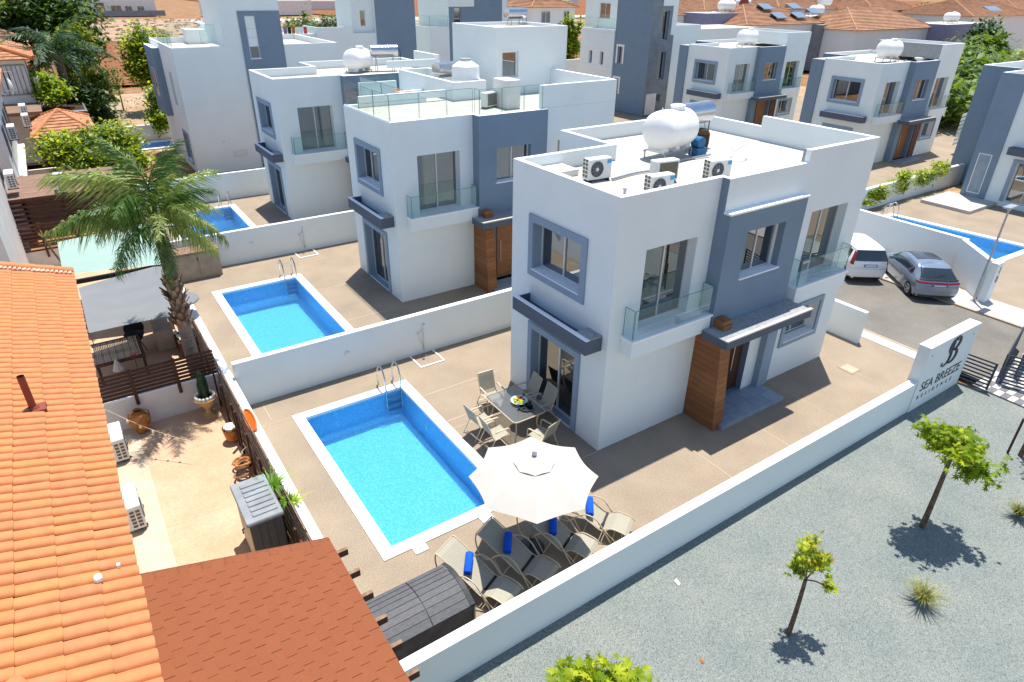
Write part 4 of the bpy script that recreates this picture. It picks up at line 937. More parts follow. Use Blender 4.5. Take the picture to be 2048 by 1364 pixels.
def tank(label, loc, rz=0, L=1.6, R=.56, horizontal=True, legs=True):
    t = proto('water_tank', label, 'water tank', 'white plastic water tanks on the roofs')
    b = MB()
    if horizontal:
        prof = []
        for i in range(9): a = pi/2*i/8; prof.append((max(.02, R*sin(a)), -L/2+R*.55*(1-cos(a))))
        for x in (-L*.22, -.18*L, -.02*L, .02*L, .18*L, L*.22): prof.append((R*(1.03 if abs(abs(x)-.2*L) < .03*L else 1.0), x))
        for i in range(8, -1, -1): a = pi/2*i/8; prof.append((max(.02, R*sin(a)), L/2-R*.55*(1-cos(a))))
        b.lathe(prof, 'tank', 32, (0, 0, R+.32), 'x')
        for x in (-L*.30, L*.02, L*.32): b.box(x-.09, x+.09, -.3, .3, .26, .32+R*.5, 'tank')
        b.build('tank_body', t, smooth=True)
        b = MB(); b.lathe([(.19, 2*R+.26), (.2, 2*R+.38), (.22, 2*R+.38), (.22, 2*R+.42), (.12, 2*R+.45)], 'tank', 20, (.12*L, 0, 0)); b.build('lid', t, smooth=True)
        b = MB(); b.tube([(-.30*L-.05, 0, 2*R+.26), (-.30*L, 0, 2*R+.40), (-.30*L+.05, 0, 2*R+.26)], .02, 'tank', 6); b.build('lug', t)
    else:
        prof = [(R*.96, .1), (R, .14), (R, .45), (R*1.02, .47), (R, .5), (R, .85), (R*.95, .98), (R*.45, 1.18), (R*.42, 1.22), (.02, 1.22)]
        b.lathe(prof, 'tank', 28); b.build('tank_body', t, smooth=True)
        b = MB(); b.lathe([(R*.44, 1.22), (R*.44, 1.27), (.05, 1.29)], 'galv', 18); b.build('lid', t)
    if legs and horizontal:
        b = MB()
        for x in (-L*.38, L*.38):
            for y in (-.36, .36): b.tube([(x, y, 0), (x, y, .3)], .025, 'galv', 6); b.lathe([(.09, 0), (.09, .02)], 'galv', 8, (x, y, 0))
        for y in (-.36, .36): b.tube([(-L*.42, y, .28), (L*.42, y, .28)], .02, 'galv', 6)
        b.build('stand', t)
    t.location = loc; t.rotation_euler = (0, 0, rz); return t
tk = tank('big white water tank on legs on the nearest roof', (5.15, 3.55, 6.51), radians(8), 1.75, .55)
dup(tk, 'white horizontal water tank on the roof of the villa with the concrete upstand', (40.1, 16.3, 6.45), radians(-18))
dup(tk, 'white horizontal water tank on the roof of the villa with the white roof box', (39.9, 28.3, 6.45), radians(-18))
dup(tk, 'rounded white water tank on the roof of the third villa', (5.1, 27.3, 6.35), radians(30))
tank('white upright water tank inside the roof enclosure of the second villa', (5.42, 15.95, 6.95), 0, R=.60, horizontal=False)
def cylinder_unit(label, loc, rz, hgt=.9, L=1.25, R=.27):
    t = proto('solar_cylinder', label, 'solar water heater', 'silver solar hot water cylinders')
    b = MB(); b.lathe([(.05, -L/2-.02), (R*.8, -L/2-.01), (R, -L/2), (R, L/2), (R*.8, L/2+.01), (.05, L/2+.02)], 'metal', 28, (0, 0, hgt+R), 'x'); b.build('cylinder', t, smooth=True)
    b = MB()
    for x in (-L*.32, L*.32):
        b.tube([(x, -.3, 0), (x, -.12, hgt+.05)], .02, 'galv', 6); b.tube([(x, .45, 0), (x, .1, hgt+.05)], .02, 'galv', 6); b.tube([(x, -.22, .45), (x, .3, .45)], .015, 'galv', 6)
    b.tube([(-L*.45, -.12, hgt), (L*.45, -.12, hgt)], .02, 'galv', 6); b.build('stand', t)
    b = MB(); b.tube(smooth3([(L/2, .0, hgt+R+.1), (L/2+.15, 0, hgt+R), (L/2+.16, 0, .5), (L/2+.12, -.1, .0)]), .018, 'pipeblack', 6); b.build('pipe', t)
    t.location = loc; t.rotation_euler = (0, 0, rz); return t
cy = cylinder_unit('silver solar hot water cylinder beside the big tank on the nearest roof', (6.62, 4.08, 6.555), radians(4), hgt=.76, L=1.5, R=.31)
dup(cy, 'silver solar cylinder on the roof of the third villa', (6.6, 27.1, 6.55), radians(-15))
dup(cy, 'silver cylinder inside the roof enclosure of the second villa', (5.45, 17.5, 6.58), radians(12))
dup(cy, 'small silver cylinder on top of the square stair tower', (9.8, 18.6, 9.0), radians(5)).scale = (.75, .75, .75)
# drum, hoses and pipes on the near roof
b = MB(); b.lathe([(.17, 0), (.17, .3)], 'bluepaint', 14, (6.08, 3.1, 6.95), 'y'); b.box(5.88, 6.28, 3.05, 3.4, 6.56, 6.8, 'bluepaint'); o = b.build('pressure_pump'); tag(o, 'blue pressure pump under the silver cylinder on the near roof', 'pump')
b = MB(); b.lathe([(.24, 0), (.27, .2), (.27, .5), (.2, .62)], 'soil', 14, (6.75, 3.75, 6.56)); o = b.build('rusty_vessel'); tag(o, 'brown rusty vessel beside the blue pump on the near roof', 'vessel')
b = MB(); b.tube(smooth3([(1.9, 2.4, 6.60), (2.9, 2.55, 6.60), (3.8, 2.5, 6.60), (5.0, 2.9, 6.60), (6.3, 2.9, 6.62)]), .03, 'galv', 6); o = b.build('roof_pipe'); tag(o, 'long grey pipe lying across the near roof', 'pipe')
b = MB(); b.tube(smooth3([(6.0, 2.7, 6.62), (6.6, 2.5, 6.9), (7.0, 2.6, 6.7), (7.1, 2.2, 7.0), (6.5, 2.0, 6.65), (5.7, 2.0, 6.6), (5.0, 1.8, 6.6)]), .018, 'tank', 6); o = b.build('roof_hose'); tag(o, 'curled white hose near the blue pump on the near roof', 'hose')
for (x, y) in ((1.05, 1.0), (3.9, 5.7)):
    b = MB(); b.lathe([(.035, 0), (.035, .22), (.05, .23), (.05, .27)], 'galv', 8, (x, y, 6.55)); o = b.build('vent_pipe'); tag(o, 'short vent pipe near the front left corner of the near roof' if x < 2 else 'short vent pipe by the rear wall of the near roof', 'pipe')
rn = random.Random(5); b = MB()
for i in range(14):
    x, y = 36.9+3.2*rn.random()+1.9, 14.9+.6*rn.random(); b.box(x-.06, x+.06, y-.05, y+.05, 6.46, 6.58+.12*rn.random(), 'black' if i % 2 else 'galv')
o = b.build('roof_fittings'); tag(o, 'dark pipe fittings under the tank on the villa with the concrete upstand', 'fittings')
b = MB(); b.tube(smooth3([(43.6, 15.3, 6.6), (44.2, 15.4, 6.9), (44.8, 15.3, 7.1), (44.5, 15.2, 6.7), (45.2, 15.1, 6.6)]), .05, 'tank', 6); b.bevbox(42.4, 43.2, 15.1, 15.6, 6.45, 6.75, .05, 'offwhite'); o = b.build('roof_hose'); tag(o, 'white hose coil beside the concrete upstand', 'hose')
b = MB(); b.bevbox(38.7, 39.6, 27.0, 27.7, 6.4, 6.7, .05, 'offwhite'); b.tube(smooth3([(42.4, 27, 6.6), (42.9, 27, 6.8), (43.3, 27, 6.6)]), .06, 'tank', 6); o = b.build('roof_hose'); tag(o, 'pale pipe pieces beside the white roof box', 'hose')

# ------------------------------------------------------------------ patio furniture
# table
tb = thing('patio_table', 'rectangular frosted glass patio table with a cream frame by the sliding door', 'table', (-1.22, 2.2, 0))
def rrect(x0, x1, y0, y1, r, z, n=5):
    out = []
    for cx, cy, a0 in ((x1-r, y0+r, -pi/2), (x1-r, y1-r, 0), (x0+r, y1-r, pi/2), (x0+r, y0+r, pi)):
        for i in range(n+1): a = a0+pi/2*i/n; out.append((cx+r*cos(a), cy+r*sin(a), z))
    return out
b = MB(); R_ = rrect(-1.74, -.70, 1.44, 2.98, .12, .725); b.face(R_, 'tableglass'); b.build('tabletop', tb)
b = MB(); b.tube(rrect(-1.75, -.69, 1.43, 2.99, .12, .715), .018, 'chairframe', 6, closed=True); b.build('table_rim', tb)
for (x, y) in ((-1.68, 1.5), (-.76, 1.5), (-1.68, 2.92), (-.76, 2.92)):
    b = MB(); cx, cy = (x+1.22)*.55-1.22, (y-2.2)*.7+2.2; b.tube(smooth3([(x, y, .71), ((x+cx)/2, (y+cy)/2, .5), ((x+cx)/2, (y+cy)/2, .25), (x, y, .0)]), .02, 'chairframe', 6); b.build('leg', tb)
bw = thing('fruit_bowl', 'white bowl of green, yellow and red fruit on the glass table', 'fruit bowl', (-1.10, 2.18, .73))
b = MB(); b.lathe([(.07, .73), (.19, .79), (.235, .83), (.22, .828), (.17, .79), (.05, .755)], 'ceramic', 28, (-1.10, 2.18, 0)); b.build('bowl', bw, smooth=True)
rn = random.Random(2)
for i in range(26):
    a, r = rn.uniform(0, 6.28), .15*sqrt(rn.random()); mt = 'fruitr' if cos(a-.6) > .45 else ('fruity' if rn.random() < .35 else 'fruitg')
    b = MB(); s = rn.uniform(.03, .045); X, Y, Z = -1.10+r*cos(a), 2.18+r*sin(a), .81+.03*rn.random()
    b.lathe([(s*.3, -s*.9), (s*.85, -s*.45), (s, 0), (s*.85, s*.5), (s*.3, s*.9)], mt, 8, (X, Y, Z)); b.build('fruit', bw, smooth=True)
ty = thing('drinks_tray', 'round dark tray with glasses and a jug on the glass table', 'tray', (-1.07, 1.86, .73))
b = MB(); b.lathe([(.19, .73), (.21, .735), (.215, .77), (.205, .77), (.20, .742), (.02, .74)], 'black', 28, (-1.07, 1.86, 0)); b.tube([(-1.07+.21*cos(i*pi/12), 1.86+.21*sin(i*pi/12), .772) for i in range(24)], .006, 'metal', 5, closed=True); b.build('tray', ty)
b = MB(); b.lathe([(.05, .745), (.07, .80), (.065, .87), (.03, .93), (.035, .95)], 'black', 16, (-.99, 1.83, 0)); b.build('jug', ty, smooth=True)
for (x, y, z, lab) in ((-1.13, 1.88, .745, 'teal goblet standing on the dark tray'), (-1.30, 1.92, .73, 'teal goblet on the table just left of the dark tray'), (-.86, 2.30, .73, 'teal goblet on the table behind the fruit bowl')):
    b = MB(); b.lathe([(.03, z), (.008, z+.01), (.008, z+.06), (.03, z+.09), (.038, z+.14), (.03, z+.17)], 'tealglass', 12, (x, y, 0)); o = b.build('goblet', smooth=True); tag(o, lab, 'glass', 'teal goblets on the patio table')

def strip(b, prof, x0, x1, mt, th=.006):
    for p, q in zip(prof, prof[1:]):
        b.face([(x0, *p), (x1, *p), (x1, *q), (x0, *q)], mt)
        b.face([(x0, p[0], p[1]-th), (x0, q[0], q[1]-th), (x1, q[0], q[1]-th), (x1, p[0], p[1]-th)], mt)
def chair_proto(label):
    """sling armchair; seat faces +Y, back at -Y"""
    t = proto('patio_chair', label, 'chair', 'sling armchairs around the glass patio table')
    seat = [(.27, .41), (.24, .435), (.0, .415), (-.18, .40)]
    back = [(-.20, .41), (-.25, .48), (-.33, .72), (-.39, .92), (-.42, 1.0)]
    b = MB(); strip(b, seat, -.235, .235, 'fabric'); b.build('seat', t)
    b = MB(); strip(b, back, -.235, .235, 'fabric'); b.build('backrest', t)
    for s in (-1, 1):
        x = s*.25; b = MB()
        b.tube(smooth3([(x, .28, .40), (x, .1, .425), (x, -.17, .40), (x, -.25, .48), (x, -.33, .72), (x, -.43, 1.01)]), .014, 'chairframe', 6)
        b.build('side_frame', t)
        b = MB(); X = s*.285
        b.tube(smooth3([(X, .30, .0), (X, .27, .3), (X, .25, .60), (X, .18, .655), (X, -.05, .65), (X, -.26, .62)]), .015, 'chairframe', 6); b.build('front_leg', t)
        b = MB(); b.tube([(X*.98, -.42, 0), (X*.98, -.2, .40), (X*.98, -.05, .42)], .014, 'chairframe', 6); b.build('rear_leg', t)
        b = MB(); b.box(X-.022, X+.022, -.2, .2, .655, .672, 'chairframe'); b.build('armrest', t)
    b = MB(); b.tube([(-.28, -.36, .1), (.28, -.36, .1)], .011, 'chairframe', 5); b.tube([(-.25, -.43, 1.0), (.25, -.43, 1.0)], .013, 'chairframe', 5); b.tube([(-.28, .27, .38), (.28, .27, .38)], .012, 'chairframe', 5); b.build('stretcher', t)
    return t
c0 = chair_proto('patio chair at the far end of the glass table, turned towards the camera')
c0.location = (-1.28, 3.32, 0); c0.rotation_euler = (0, 0, radians(176))
dup(c0, 'left side patio chair farther from the parasol, its back to the pool', (-2.20, 2.42, 0), radians(-86))
dup(c0, 'left side patio chair nearer the parasol, its back to the pool', (-2.15, 1.72, 0), radians(-92))
dup(c0, 'patio chair in the shade by the sliding door, farther from the parasol', (-.46, 2.78, 0), radians(84))
dup(c0, 'patio chair in the shade by the sliding door, nearer the house corner', (-.44, 2.05, 0), radians(88))
dup(c0, 'patio chair at the near end of the glass table, partly behind the parasol', (-1.18, .98, 0), radians(14))

def lounger_proto(label):
    """reclining lounger; head towards +Y, feet towards -Y"""
    t = proto('sun_lounger', label, 'sun lounger', 'beige sling sun loungers under the parasol')
    leg = [(-.98, .30), (-.90, .36), (-.60, .40), (-.40, .30)]
    back = [(-.32, .30), (-.05, .44), (.3, .62), (.62, .80), (.72, .83)]
    b = MB(); strip(b, leg, -.28, .28, 'fabric'); b.build('seat', t)
    b = MB(); strip(b, back, -.28, .28, 'fabric'); b.build('backrest', t)
    for s in (-1, 1):
        x = s*.30; b = MB()
        b.tube(smooth3([(x, -1.0, .28), (x, -.90, .37), (x, -.60, .41), (x, -.38, .28), (x, -.05, .45), (x, .62, .81), (x, .74, .84)]), .014, 'chairframe', 6); b.build('side_frame', t)
        X = s*.335; b = MB()
        b.tube(smooth3([(X, -.62, .02), (X, -.45, .30), (X, -.25, .58), (X, .0, .64), (X, .22, .50), (X, .4, .30), (X, .62, .34), (X*.95, .74, .62), (X*.9, .74, .83)]), .016, 'chairframe', 6); b.build('arm', t)
        b = MB(); b.tube([(X, .28, .42), (X, .05, .02)], .013, 'chairframe', 6); b.build('rear_leg', t)
        b = MB(); b.tube([(X, -.30, .5), (X, -.55, .25), (X, -.85, .0)], .012, 'chairframe', 6); b.build('front_leg', t)
    b = MB(); b.tube([(-.335, -.62, .03), (.335, -.62, .03)], .012, 'chairframe', 5); b.tube([(-.335, .05, .03), (.335, .05, .03)], .012, 'chairframe', 5)
    b.tube(smooth3([(-.30, -.85, .1), (0, -.8, .07), (.30, -.85, .1)]), .01, 'chairframe', 5); b.box(-.29, .29, -.385, -.335, .285, .295, 'black'); b.tube([(-.30, .74, .84), (.30, .74, .84)], .014, 'chairframe', 5)
    b.build('stretcher', t); return t
lo = lounger_proto('leftmost sun lounger, next to the dark storage box')
LS = [(-5.14, -2.07, 25), (-4.16, -2.05, 25), (-3.06, -2.02, 27), (-2.00, -2.02, 33)]
LL = ['leftmost sun lounger, next to the dark storage box', 'second sun lounger from the left, fully in the shade of the parasol', 'third sun lounger, right of the parasol pole and partly under the canopy', 'rightmost sun lounger, farthest from the storage box']
TL = ['rolled blue towel on the lounger next to the dark storage box', 'rolled blue towel on the shaded lounger left of the parasol pole', 'rolled blue towel peeking from under the parasol canopy edge', 'rolled blue towel on the rightmost lounger']
tw = proto('rolled_towel', TL[0], 'towel', 'rolled blue towels on the loungers')
b = MB(); n = 40
spir = [((.022+.052*i/n)*cos(i*.5), (.022+.052*i/n)*sin(i*.5)) for i in range(n)]
b.lathe([(.02, -.2), (.07, -.2), (.078, -.19), (.078, .19), (.07, .2), (.02, .2)], 'towel', 18, (0, 0, .078), 'y'); b.build('towel_roll', tw, smooth=True)
b = MB(); b.tube([(x, -.203, .078+z) for x, z in spir], .006, 'towel', 4); b.build('towel_edge', tw); tw.scale = (1.12, 1.12, 1.12)
for i, (x, y, a) in enumerate(LS):
    if i: dup(lo, LL[i], (x, y, 0), radians(a))
    r = radians(a); off = Vector((.02, .14 if i < 2 else .02)); X = x + off.x*cos(r) - off.y*sin(r); Y = y + off.x*sin(r)+off.y*cos(r)
    loc = (X, Y, .565 if i < 2 else .52); rot = (radians(13), 0, radians(-37))
    if i == 0: tw.location = loc; tw.rotation_euler = rot
    else: q = dup(tw, TL[i], loc, 0); q.rotation_euler = rot
lo.location = (LS[0][0], LS[0][1], 0); lo.rotation_euler = (0, 0, radians(LS[0][2]))

# parasol
UX, UY = -3.52, -1.84
pr = thing('parasol', 'large cream octagonal parasol with a top vent over the sun loungers', 'parasol', (UX, UY, 0))
b = MB(); b.tube([(UX, UY, .05), (UX, UY, 2.68)], .024, 'galv', 10); b.build('pole', pr)
b = MB(); b.lathe([(.30, 0), (.30, .04), (.24, .075), (.05, .09), (.045, .35)], 'anthracite', 24, (UX, UY, 0)); b.build('base', pr, smooth=True)
RAD = 1.36; n8 = 8; a0 = radians(12)
corner = [(UX+RAD*cos(a0+i*pi/4), UY+RAD*sin(a0+i*pi/4), 2.08) for i in range(n8)]
top = (UX, UY, 2.58); b = MB(); NS = 8
grid = []
for i in range(n8):
    c, d = Vector(corner[i]), Vector(corner[(i+1) % n8])
    for j in range(NS):
        for k in range(7):
            def P_(u, v):
                e = c.lerp(d, u); sag = sin(pi*u); cen = Vector((UX, UY, 2.08))
                e = cen + (e-cen)*(1-.045*sag*v); p = Vector(top).lerp(e, v); p.z += .045*sin(pi*v) - .035*sag*v
                return p
            u0, u1, v0, v1 = j/NS, (j+1)/NS, .04+k/7*.96, .04+(k+1)/7*.96
            b.face([P_(u0, v0), P_(u0, v1), P_(u1, v1), P_(u1, v0)], 'canvas')
o = b.build('canopy', pr)
import bmesh
bm = bmesh.new(); bm.from_mesh(o.data); bmesh.ops.remove_doubles(bm, verts=bm.verts, dist=.002); bm.to_mesh(o.data); bm.free()
for p in o.data.polygons: p.use_smooth = True
try: o.data.set_sharp_from_angle(angle=radians(14))
except Exception: pass
b = MB()
for i in range(n8):
    a, c = a0+i*pi/4, a0+(i+1)*pi/4; am = (a+c)/2
    r1, r2 = .44, .40
    b.face([(UX, UY, 2.66), (UX+r1*cos(a), UY+r1*sin(a), 2.468), (UX+r2*cos(am), UY+r2*sin(am), 2.476), (UX+r1*cos(c), UY+r1*sin(c), 2.468)], 'canvas')
b.build('vent', pr)
b = MB(); b.lathe([(.05, 2.66), (.055, 2.70), (.02, 2.735)], 'galv', 12, (UX, UY, 0)); b.build('finial', pr)
for i in range(n8):
    b = MB(); c = Vector(corner[i]); b.tube([Vector((UX, UY, 2.52)), Vector((UX, UY, 2.52)).lerp(c, .5)+Vector((0, 0, .02)), c+Vector((0, 0, -.02))], .008, 'galv', 5); m_ = Vector((UX, UY, 2.52)).lerp(c, .5); b.tube([(UX, UY, 1.95), m_], .007, 'galv', 4); b.build('rib', pr)

# dark deck storage box with curved slatted lid, in the near left corner
sb = thing('storage_box', 'big dark grey storage box with a curved plank patterned lid', 'storage box', (-6.45, -2.3, 0))
X0, X1, Y0, Y1 = -7.42, -5.62, -2.92, -1.72
b = MB(); b.box(X0+.03, X1-.03, Y0+.03, Y1-.03, 0, .62, 'boxside')
for i in range(1, 5): b.box(X1-.031, X1-.024, Y0+.05, Y1-.05, .12*i, .12*i+.012, 'black')
b.build('body', sb)
n = 8
for i in range(n):
    t0, t1 = i/n, (i+1)/n; y0, y1 = Y0+(Y1-Y0)*t0+.006, Y0+(Y1-Y0)*t1-.006
    za, zb = .53+.36*sin(pi*(.16+.68*t0)), .53+.36*sin(pi*(.16+.68*t1))
    for (xa, xb) in ((X0+.02, (X0+X1)/2-.01), ((X0+X1)/2+.01, X1-.10)):
        b = MB(); V = [(xa, y0, za-.1), (xb, y0, za-.1), (xb, y1, zb-.1), (xa, y1, zb-.1), (xa, y0, za), (xb, y0, za), (xb, y1, zb), (xa, y1, zb)]
        for f in ((4, 5, 6, 7), (0, 1, 5, 4), (1, 2, 6, 5), (2, 3, 7, 6), (3, 0, 4, 7)): b.face([V[j] for j in f], 'boxlid')
        b.build('lid_panel', sb)
b = MB()
for i in range(12):
    t0, t1 = i/12, (i+1)/12; y0, y1 = Y0+(Y1-Y0)*t0, Y0+(Y1-Y0)*t1; za, zb = .545+.36*sin(pi*(.16+.68*t0)), .545+.36*sin(pi*(.16+.68*t1))
    b.face([(X1-.1, y0, za), (X1, y0, za), (X1, y1, zb), (X1-.1, y1, zb)], 'boxside'); b.face([(X1, y0, .6), (X1, y1, .6), (X1, y1, zb), (X1, y0, za)], 'boxside')
    b.face([(X0, y0, za-.03), (X1-.1, y0, za-.03), (X1-.1, y1, zb-.03), (X0, y1, zb-.03)], 'black')
b.box(X0, X1, Y0, Y0+.03, .56, .68, 'boxside'); b.box(X1-.02, X1+.004, Y0-.004, Y0+.06, 0, .62, 'beigepl'); b.build('lid_rim', sb)

# two slatted gates by the sign wall
def slat_gate(label, p, u, Lw, h, n, name='slatted_gate', t=.04, mt='anthracite'):
    g = thing(name, label, 'gate', (p[0], p[1], 0), 'dark slatted metal gates'); fr = Fr((p[0], p[1], 0), u)
    b = MB(); b.box(0, .06, -t/2, t/2, .03, h, mt, P=fr); b.build('gate_post', g); b = MB(); b.box(Lw-.06, Lw, -t/2, t/2, .03, h, mt, P=fr); b.build('gate_post', g)
    for i in range(n):
        z = .06+(h-.11)*i/(n-1); b = MB(); b.box(.06, Lw-.06, -t/2+.004, t/2-.004, z, z+.045, mt, P=fr); b.build('gate_bar', g)
slat_gate('dark slatted pedestrian gate standing open beside the sign wall', (12.22, -3.42), (.08, -1), 1.02, .98, 8)
slat_gate('larger dark slatted gate cropped by the right edge, nearer leaf', (13.1, -4.42), (.30, -1), 2.2, 1.05, 9)
slat_gate('dark slatted gate leaf running back along the street, by the right edge', (13.08, -4.36), (1, .22), 3.3, 1.05, 9)
slat_gate('third dark slatted gate leaf standing just beyond the right edge of the paving', (13.9, -4.55), (1, .2), 2.6, 1.05, 9)

# street lamp
lp = thing('street_lamp', 'slim grey street lamp with a flat head beside the number 10', 'street lamp', (19.12, -.98, 0))
b = MB(); b.tube([(19.12, -.98, 0), (19.12, -.98, 3.9)], [.055, .035], 'galv', 10); b.lathe([(.12, 0), (.12, .03)], 'galv', 10, (19.12, -.98, .02)); b.build('pole', lp)
b = MB(); b.box(18.80, 19.5, -1.11, -.85, 3.9, 3.96, 'galv'); b.box(19.07, 19.17, -1.03, -.93, 3.78, 3.9, 'galv'); b.build('lamp_head', lp)

# ------------------------------------------------------------------ cars (lofted bodies)
def car(name_label, spec, loc, rz, paint, glassroof=False, group='cars parked along the kerb'):
    """x forward from rear bumper (0), y to the left, z up. spec: rows of stations"""
    t = proto('parked_car', name_label, 'car', group)
    st = spec['st']; NV = len(st[0])
    def cr(p0, p1, p2, p3, q): return .5*((2*p1)+(p2-p0)*q+(2*p0-5*p1+4*p2-p3)*q*q+(3*p1-p0-3*p2+p3)*q**3)
    def S(u, v, side=1, off=0):
        def ev(u, v):
            u = min(max(u, 0), len(st)-1); v = min(max(v, 0), NV-1)
            i = min(int(u), len(st)-2); j = min(int(v), NV-2); a, c = u-i, v-j
            rows = []
            for ii in (i-1, i, i+1, i+2):
                ii = min(max(ii, 0), len(st)-1); r = [Vector(st[ii][min(max(j+k, 0), NV-1)]) for k in (-1, 0, 1, 2)]
                rows.append(cr(*r, c))
            return cr(*rows, a)
        p = ev(u, v)
        if off:
            e = .04; du = ev(u+e, v)-ev(u-e, v); dv = ev(u, v+e)-ev(u, v-e); n = dv.cross(du)
            if n.length > 1e-9:
                n.normalize()
                if n.y < 0 and abs(p.y) > .02 and abs(n.y) > .5: n = -n
                if abs(n.y) <= .5 and n.z < -.2: n = -n
                if abs(n.y) <= .5 and abs(n.z) <= .5 and u < 2 and n.x > 0: n = -n
                p = p + n*off
        return (p.x, p.y*side, p.z)
    b = MB(); U, V = 4*(len(st)-1), 4*(NV-1)
    for side in (1, -1):
        for i in range(U):
            for j in range(V):
                q = [S(i/4, j/4, side), S((i+1)/4, j/4, side), S((i+1)/4, (j+1)/4, side), S(i/4, (j+1)/4, side)]
                b.face(q if side < 0 else q[::-1], paint)
    o = b.build('body', t)
    bm = bmesh.new(); bm.from_mesh(o.data); bmesh.ops.remove_doubles(bm, verts=bm.verts, dist=.003); bmesh.ops.recalc_face_normals(bm, faces=bm.faces); bm.to_mesh(o.data); bm.free()
    for p in o.data.polygons: p.use_smooth = True
    def patch(name, u0, u1, v0, v1, mt, sides=(1, -1), off=.012, n=8, shape=None, parent=t, join=True):
        bb = MB()
        for s in sides:
            if not join: bb = MB()
            for i in range(n):
                for j in range(n):
                    def g(a, c):
                        uu, vv = u0+(u1-u0)*a, v0+(v1-v0)*c
                        if shape: uu, vv = shape(a, c)
                        return S(uu, vv, s, off)
                    q = [g(i/n, j/n), g((i+1)/n, j/n), g((i+1)/n, (j+1)/n), g(i/n, (j+1)/n)]
                    bb.face(q if s < 0 else q[::-1], mt)
            if not join: bb.build(name, parent, smooth=True)
        if join: return bb.build(name, parent, smooth=True)
    for a in spec['patches']:
        patch(*a[:6], **(a[6] if len(a) > 6 else {}))
    W_ = spec['hw']
    for (x, lab) in ((spec['rw'], 'rear'), (spec['fw'], 'front')):
        for s in (1, -1):
            R = spec['wr']; b = MB(); yo = s*(W_-.0)
            b.lathe([(R*.55, -.09), (R*.95, -.10), (R, -.07), (R, .08), (R*.95, .10), (R*.62, .10)], 'tyre', 26, (x, s*(W_-.085), R), 'y'); w_ = b.build('wheel', t, smooth=True)
            b = MB(); b.lathe([(R*.62, .0), (R*.63, s*.012)], 'black', 20, (x, s*(W_+.0), R), 'y')
            for k in range(5):
                a = k*2*pi/5+.3; c_, s_ = cos(a), sin(a)
                P = lambda r, w: (x+r*c_-w*s_, s*(W_+.018), R+r*s_+w*c_)
                b.face([P(.03, -.03), P(R*.62, -.035), P(R*.62, .035), P(.03, .03)], 'rim')
            b.tube([(x+R*.6*cos(k*pi/12), s*(W_+.018), R+R*.6*sin(k*pi/12)) for k in range(24)], .014, 'rim', 5, closed=True); b.build('rim', w_)
            b = MB(); b.lathe([(R*1.13, .0), (R*1.14, s*.004)], 'black', 26, (x, s*(W_-.03), R), 'y'); b.build('wheel_arch', t)
    for s in (1, -1):
        b = MB(); mx, mz = spec['mirror']; b.bevbox(mx-.06, mx+.06, s*(W_+.02) if s > 0 else s*(W_+.20), s*(W_+.20) if s > 0 else s*(W_+.02), mz, mz+.13, .03, 'black' if paint == 'carw' else paint); b.build('mirror', t)
    t.location = loc; t.rotation_euler = (0, 0, rz); return t
def stations(xs_rear, rows, zs):
    return rows
# MPV: rows of 7 points (x, y, z) from the sill up to the roof centre
def mk(x, ws, zs, dx=None):
    dx = dx or [0]*len(ws); return [(x+d, w, z) for w, z, d in zip(ws, zs, dx)]
rz_ = [.24, .50, .80, 1.02, 1.38, 1.50, 1.53]; rdx = [.06, .0, .02, .06, .22, .34, .50]
mpv = dict(st=[mk(0, [0]*7, rz_, rdx), mk(0, [.38, .38, .38, .38, .34, .30, 0], rz_, rdx), mk(.02, [.70, .72, .72, .70, .60, .55, 0], rz_, [.08, .02, .04, .08, .23, .34, .5]),
               mk(.12, [.80, .83, .84, .81, .67, .60, 0], rz_, [.1, .06, .06, .08, .22, .32, .5]), mk(.75, [.82, .85, .86, .83, .70, .61, 0], [.22, .5, .8, 1.02, 1.40, 1.52, 1.56]),
               mk(1.7, [.82, .85, .86, .83, .70, .61, 0], [.22, .5, .8, 1.0, 1.40, 1.53, 1.57]), mk(2.5, [.82, .85, .86, .83, .69, .58, 0], [.22, .5, .8, .98, 1.33, 1.48, 1.52]),
               mk(3.1, [.82, .85, .86, .82, .74, .62, 0], [.22, .5, .78, .95, 1.05, 1.10, 1.12]), mk(3.7, [.80, .83, .82, .74, .6, .4, 0], [.22, .5, .74, .86, .93, .96, .97]), mk(4.05, [.55, .62, .6, .5, .4, .25, 0], [.25, .48, .66, .74, .78, .8, .81]), mk(4.12, [0]*7, [.28, .48, .62, .70, .73, .74, .75])],
           hw=.85, rw=.72, fw=3.35, wr=.31, mirror=(2.75, 1.02), patches=[
    ('rear_window', 0, 2.7, 3.05, 4.55, 'carglass'), ('tail_light', 2.35, 3.25, 2.3, 4.0, 'taillight', dict(join=False, off=.02)), ('plate_frame', 0, .82, 1.96, 2.46, 'black', dict(off=.018)), ('number_plate', 0, .72, 2.02, 2.40, 'plate', dict(off=.026)), ('tailgate_gap', 0, 2.2, 1.86, 1.89, 'galv', dict(off=.006)),
    ('bumper_gap', 0, 3.6, 1.62, 1.67, 'galv', dict(off=.006)), ('side_window', 3.7, 6.6, 3.15, 3.92, 'carglass', dict(join=False)), ('windscreen', 6.35, 7.0, 3.7, 6.0, 'carglass'), ('lower_bumper', 0, 3.2, .0, .35, 'black', dict(off=.008)),
    ('badge', 0, .12, 2.78, 2.92, 'metal', dict(off=.025))])
car('silver white tall hatchback parked farther along the kerb', mpv, (17.12, 2.42, -.03), radians(54), 'carw').scale = (.95, .90, .97)
rz2 = [.24, .48, .72, .90, 1.14, 1.34, 1.37]; rd2 = [.05, .0, .03, .10, .42, .80, 1.0]
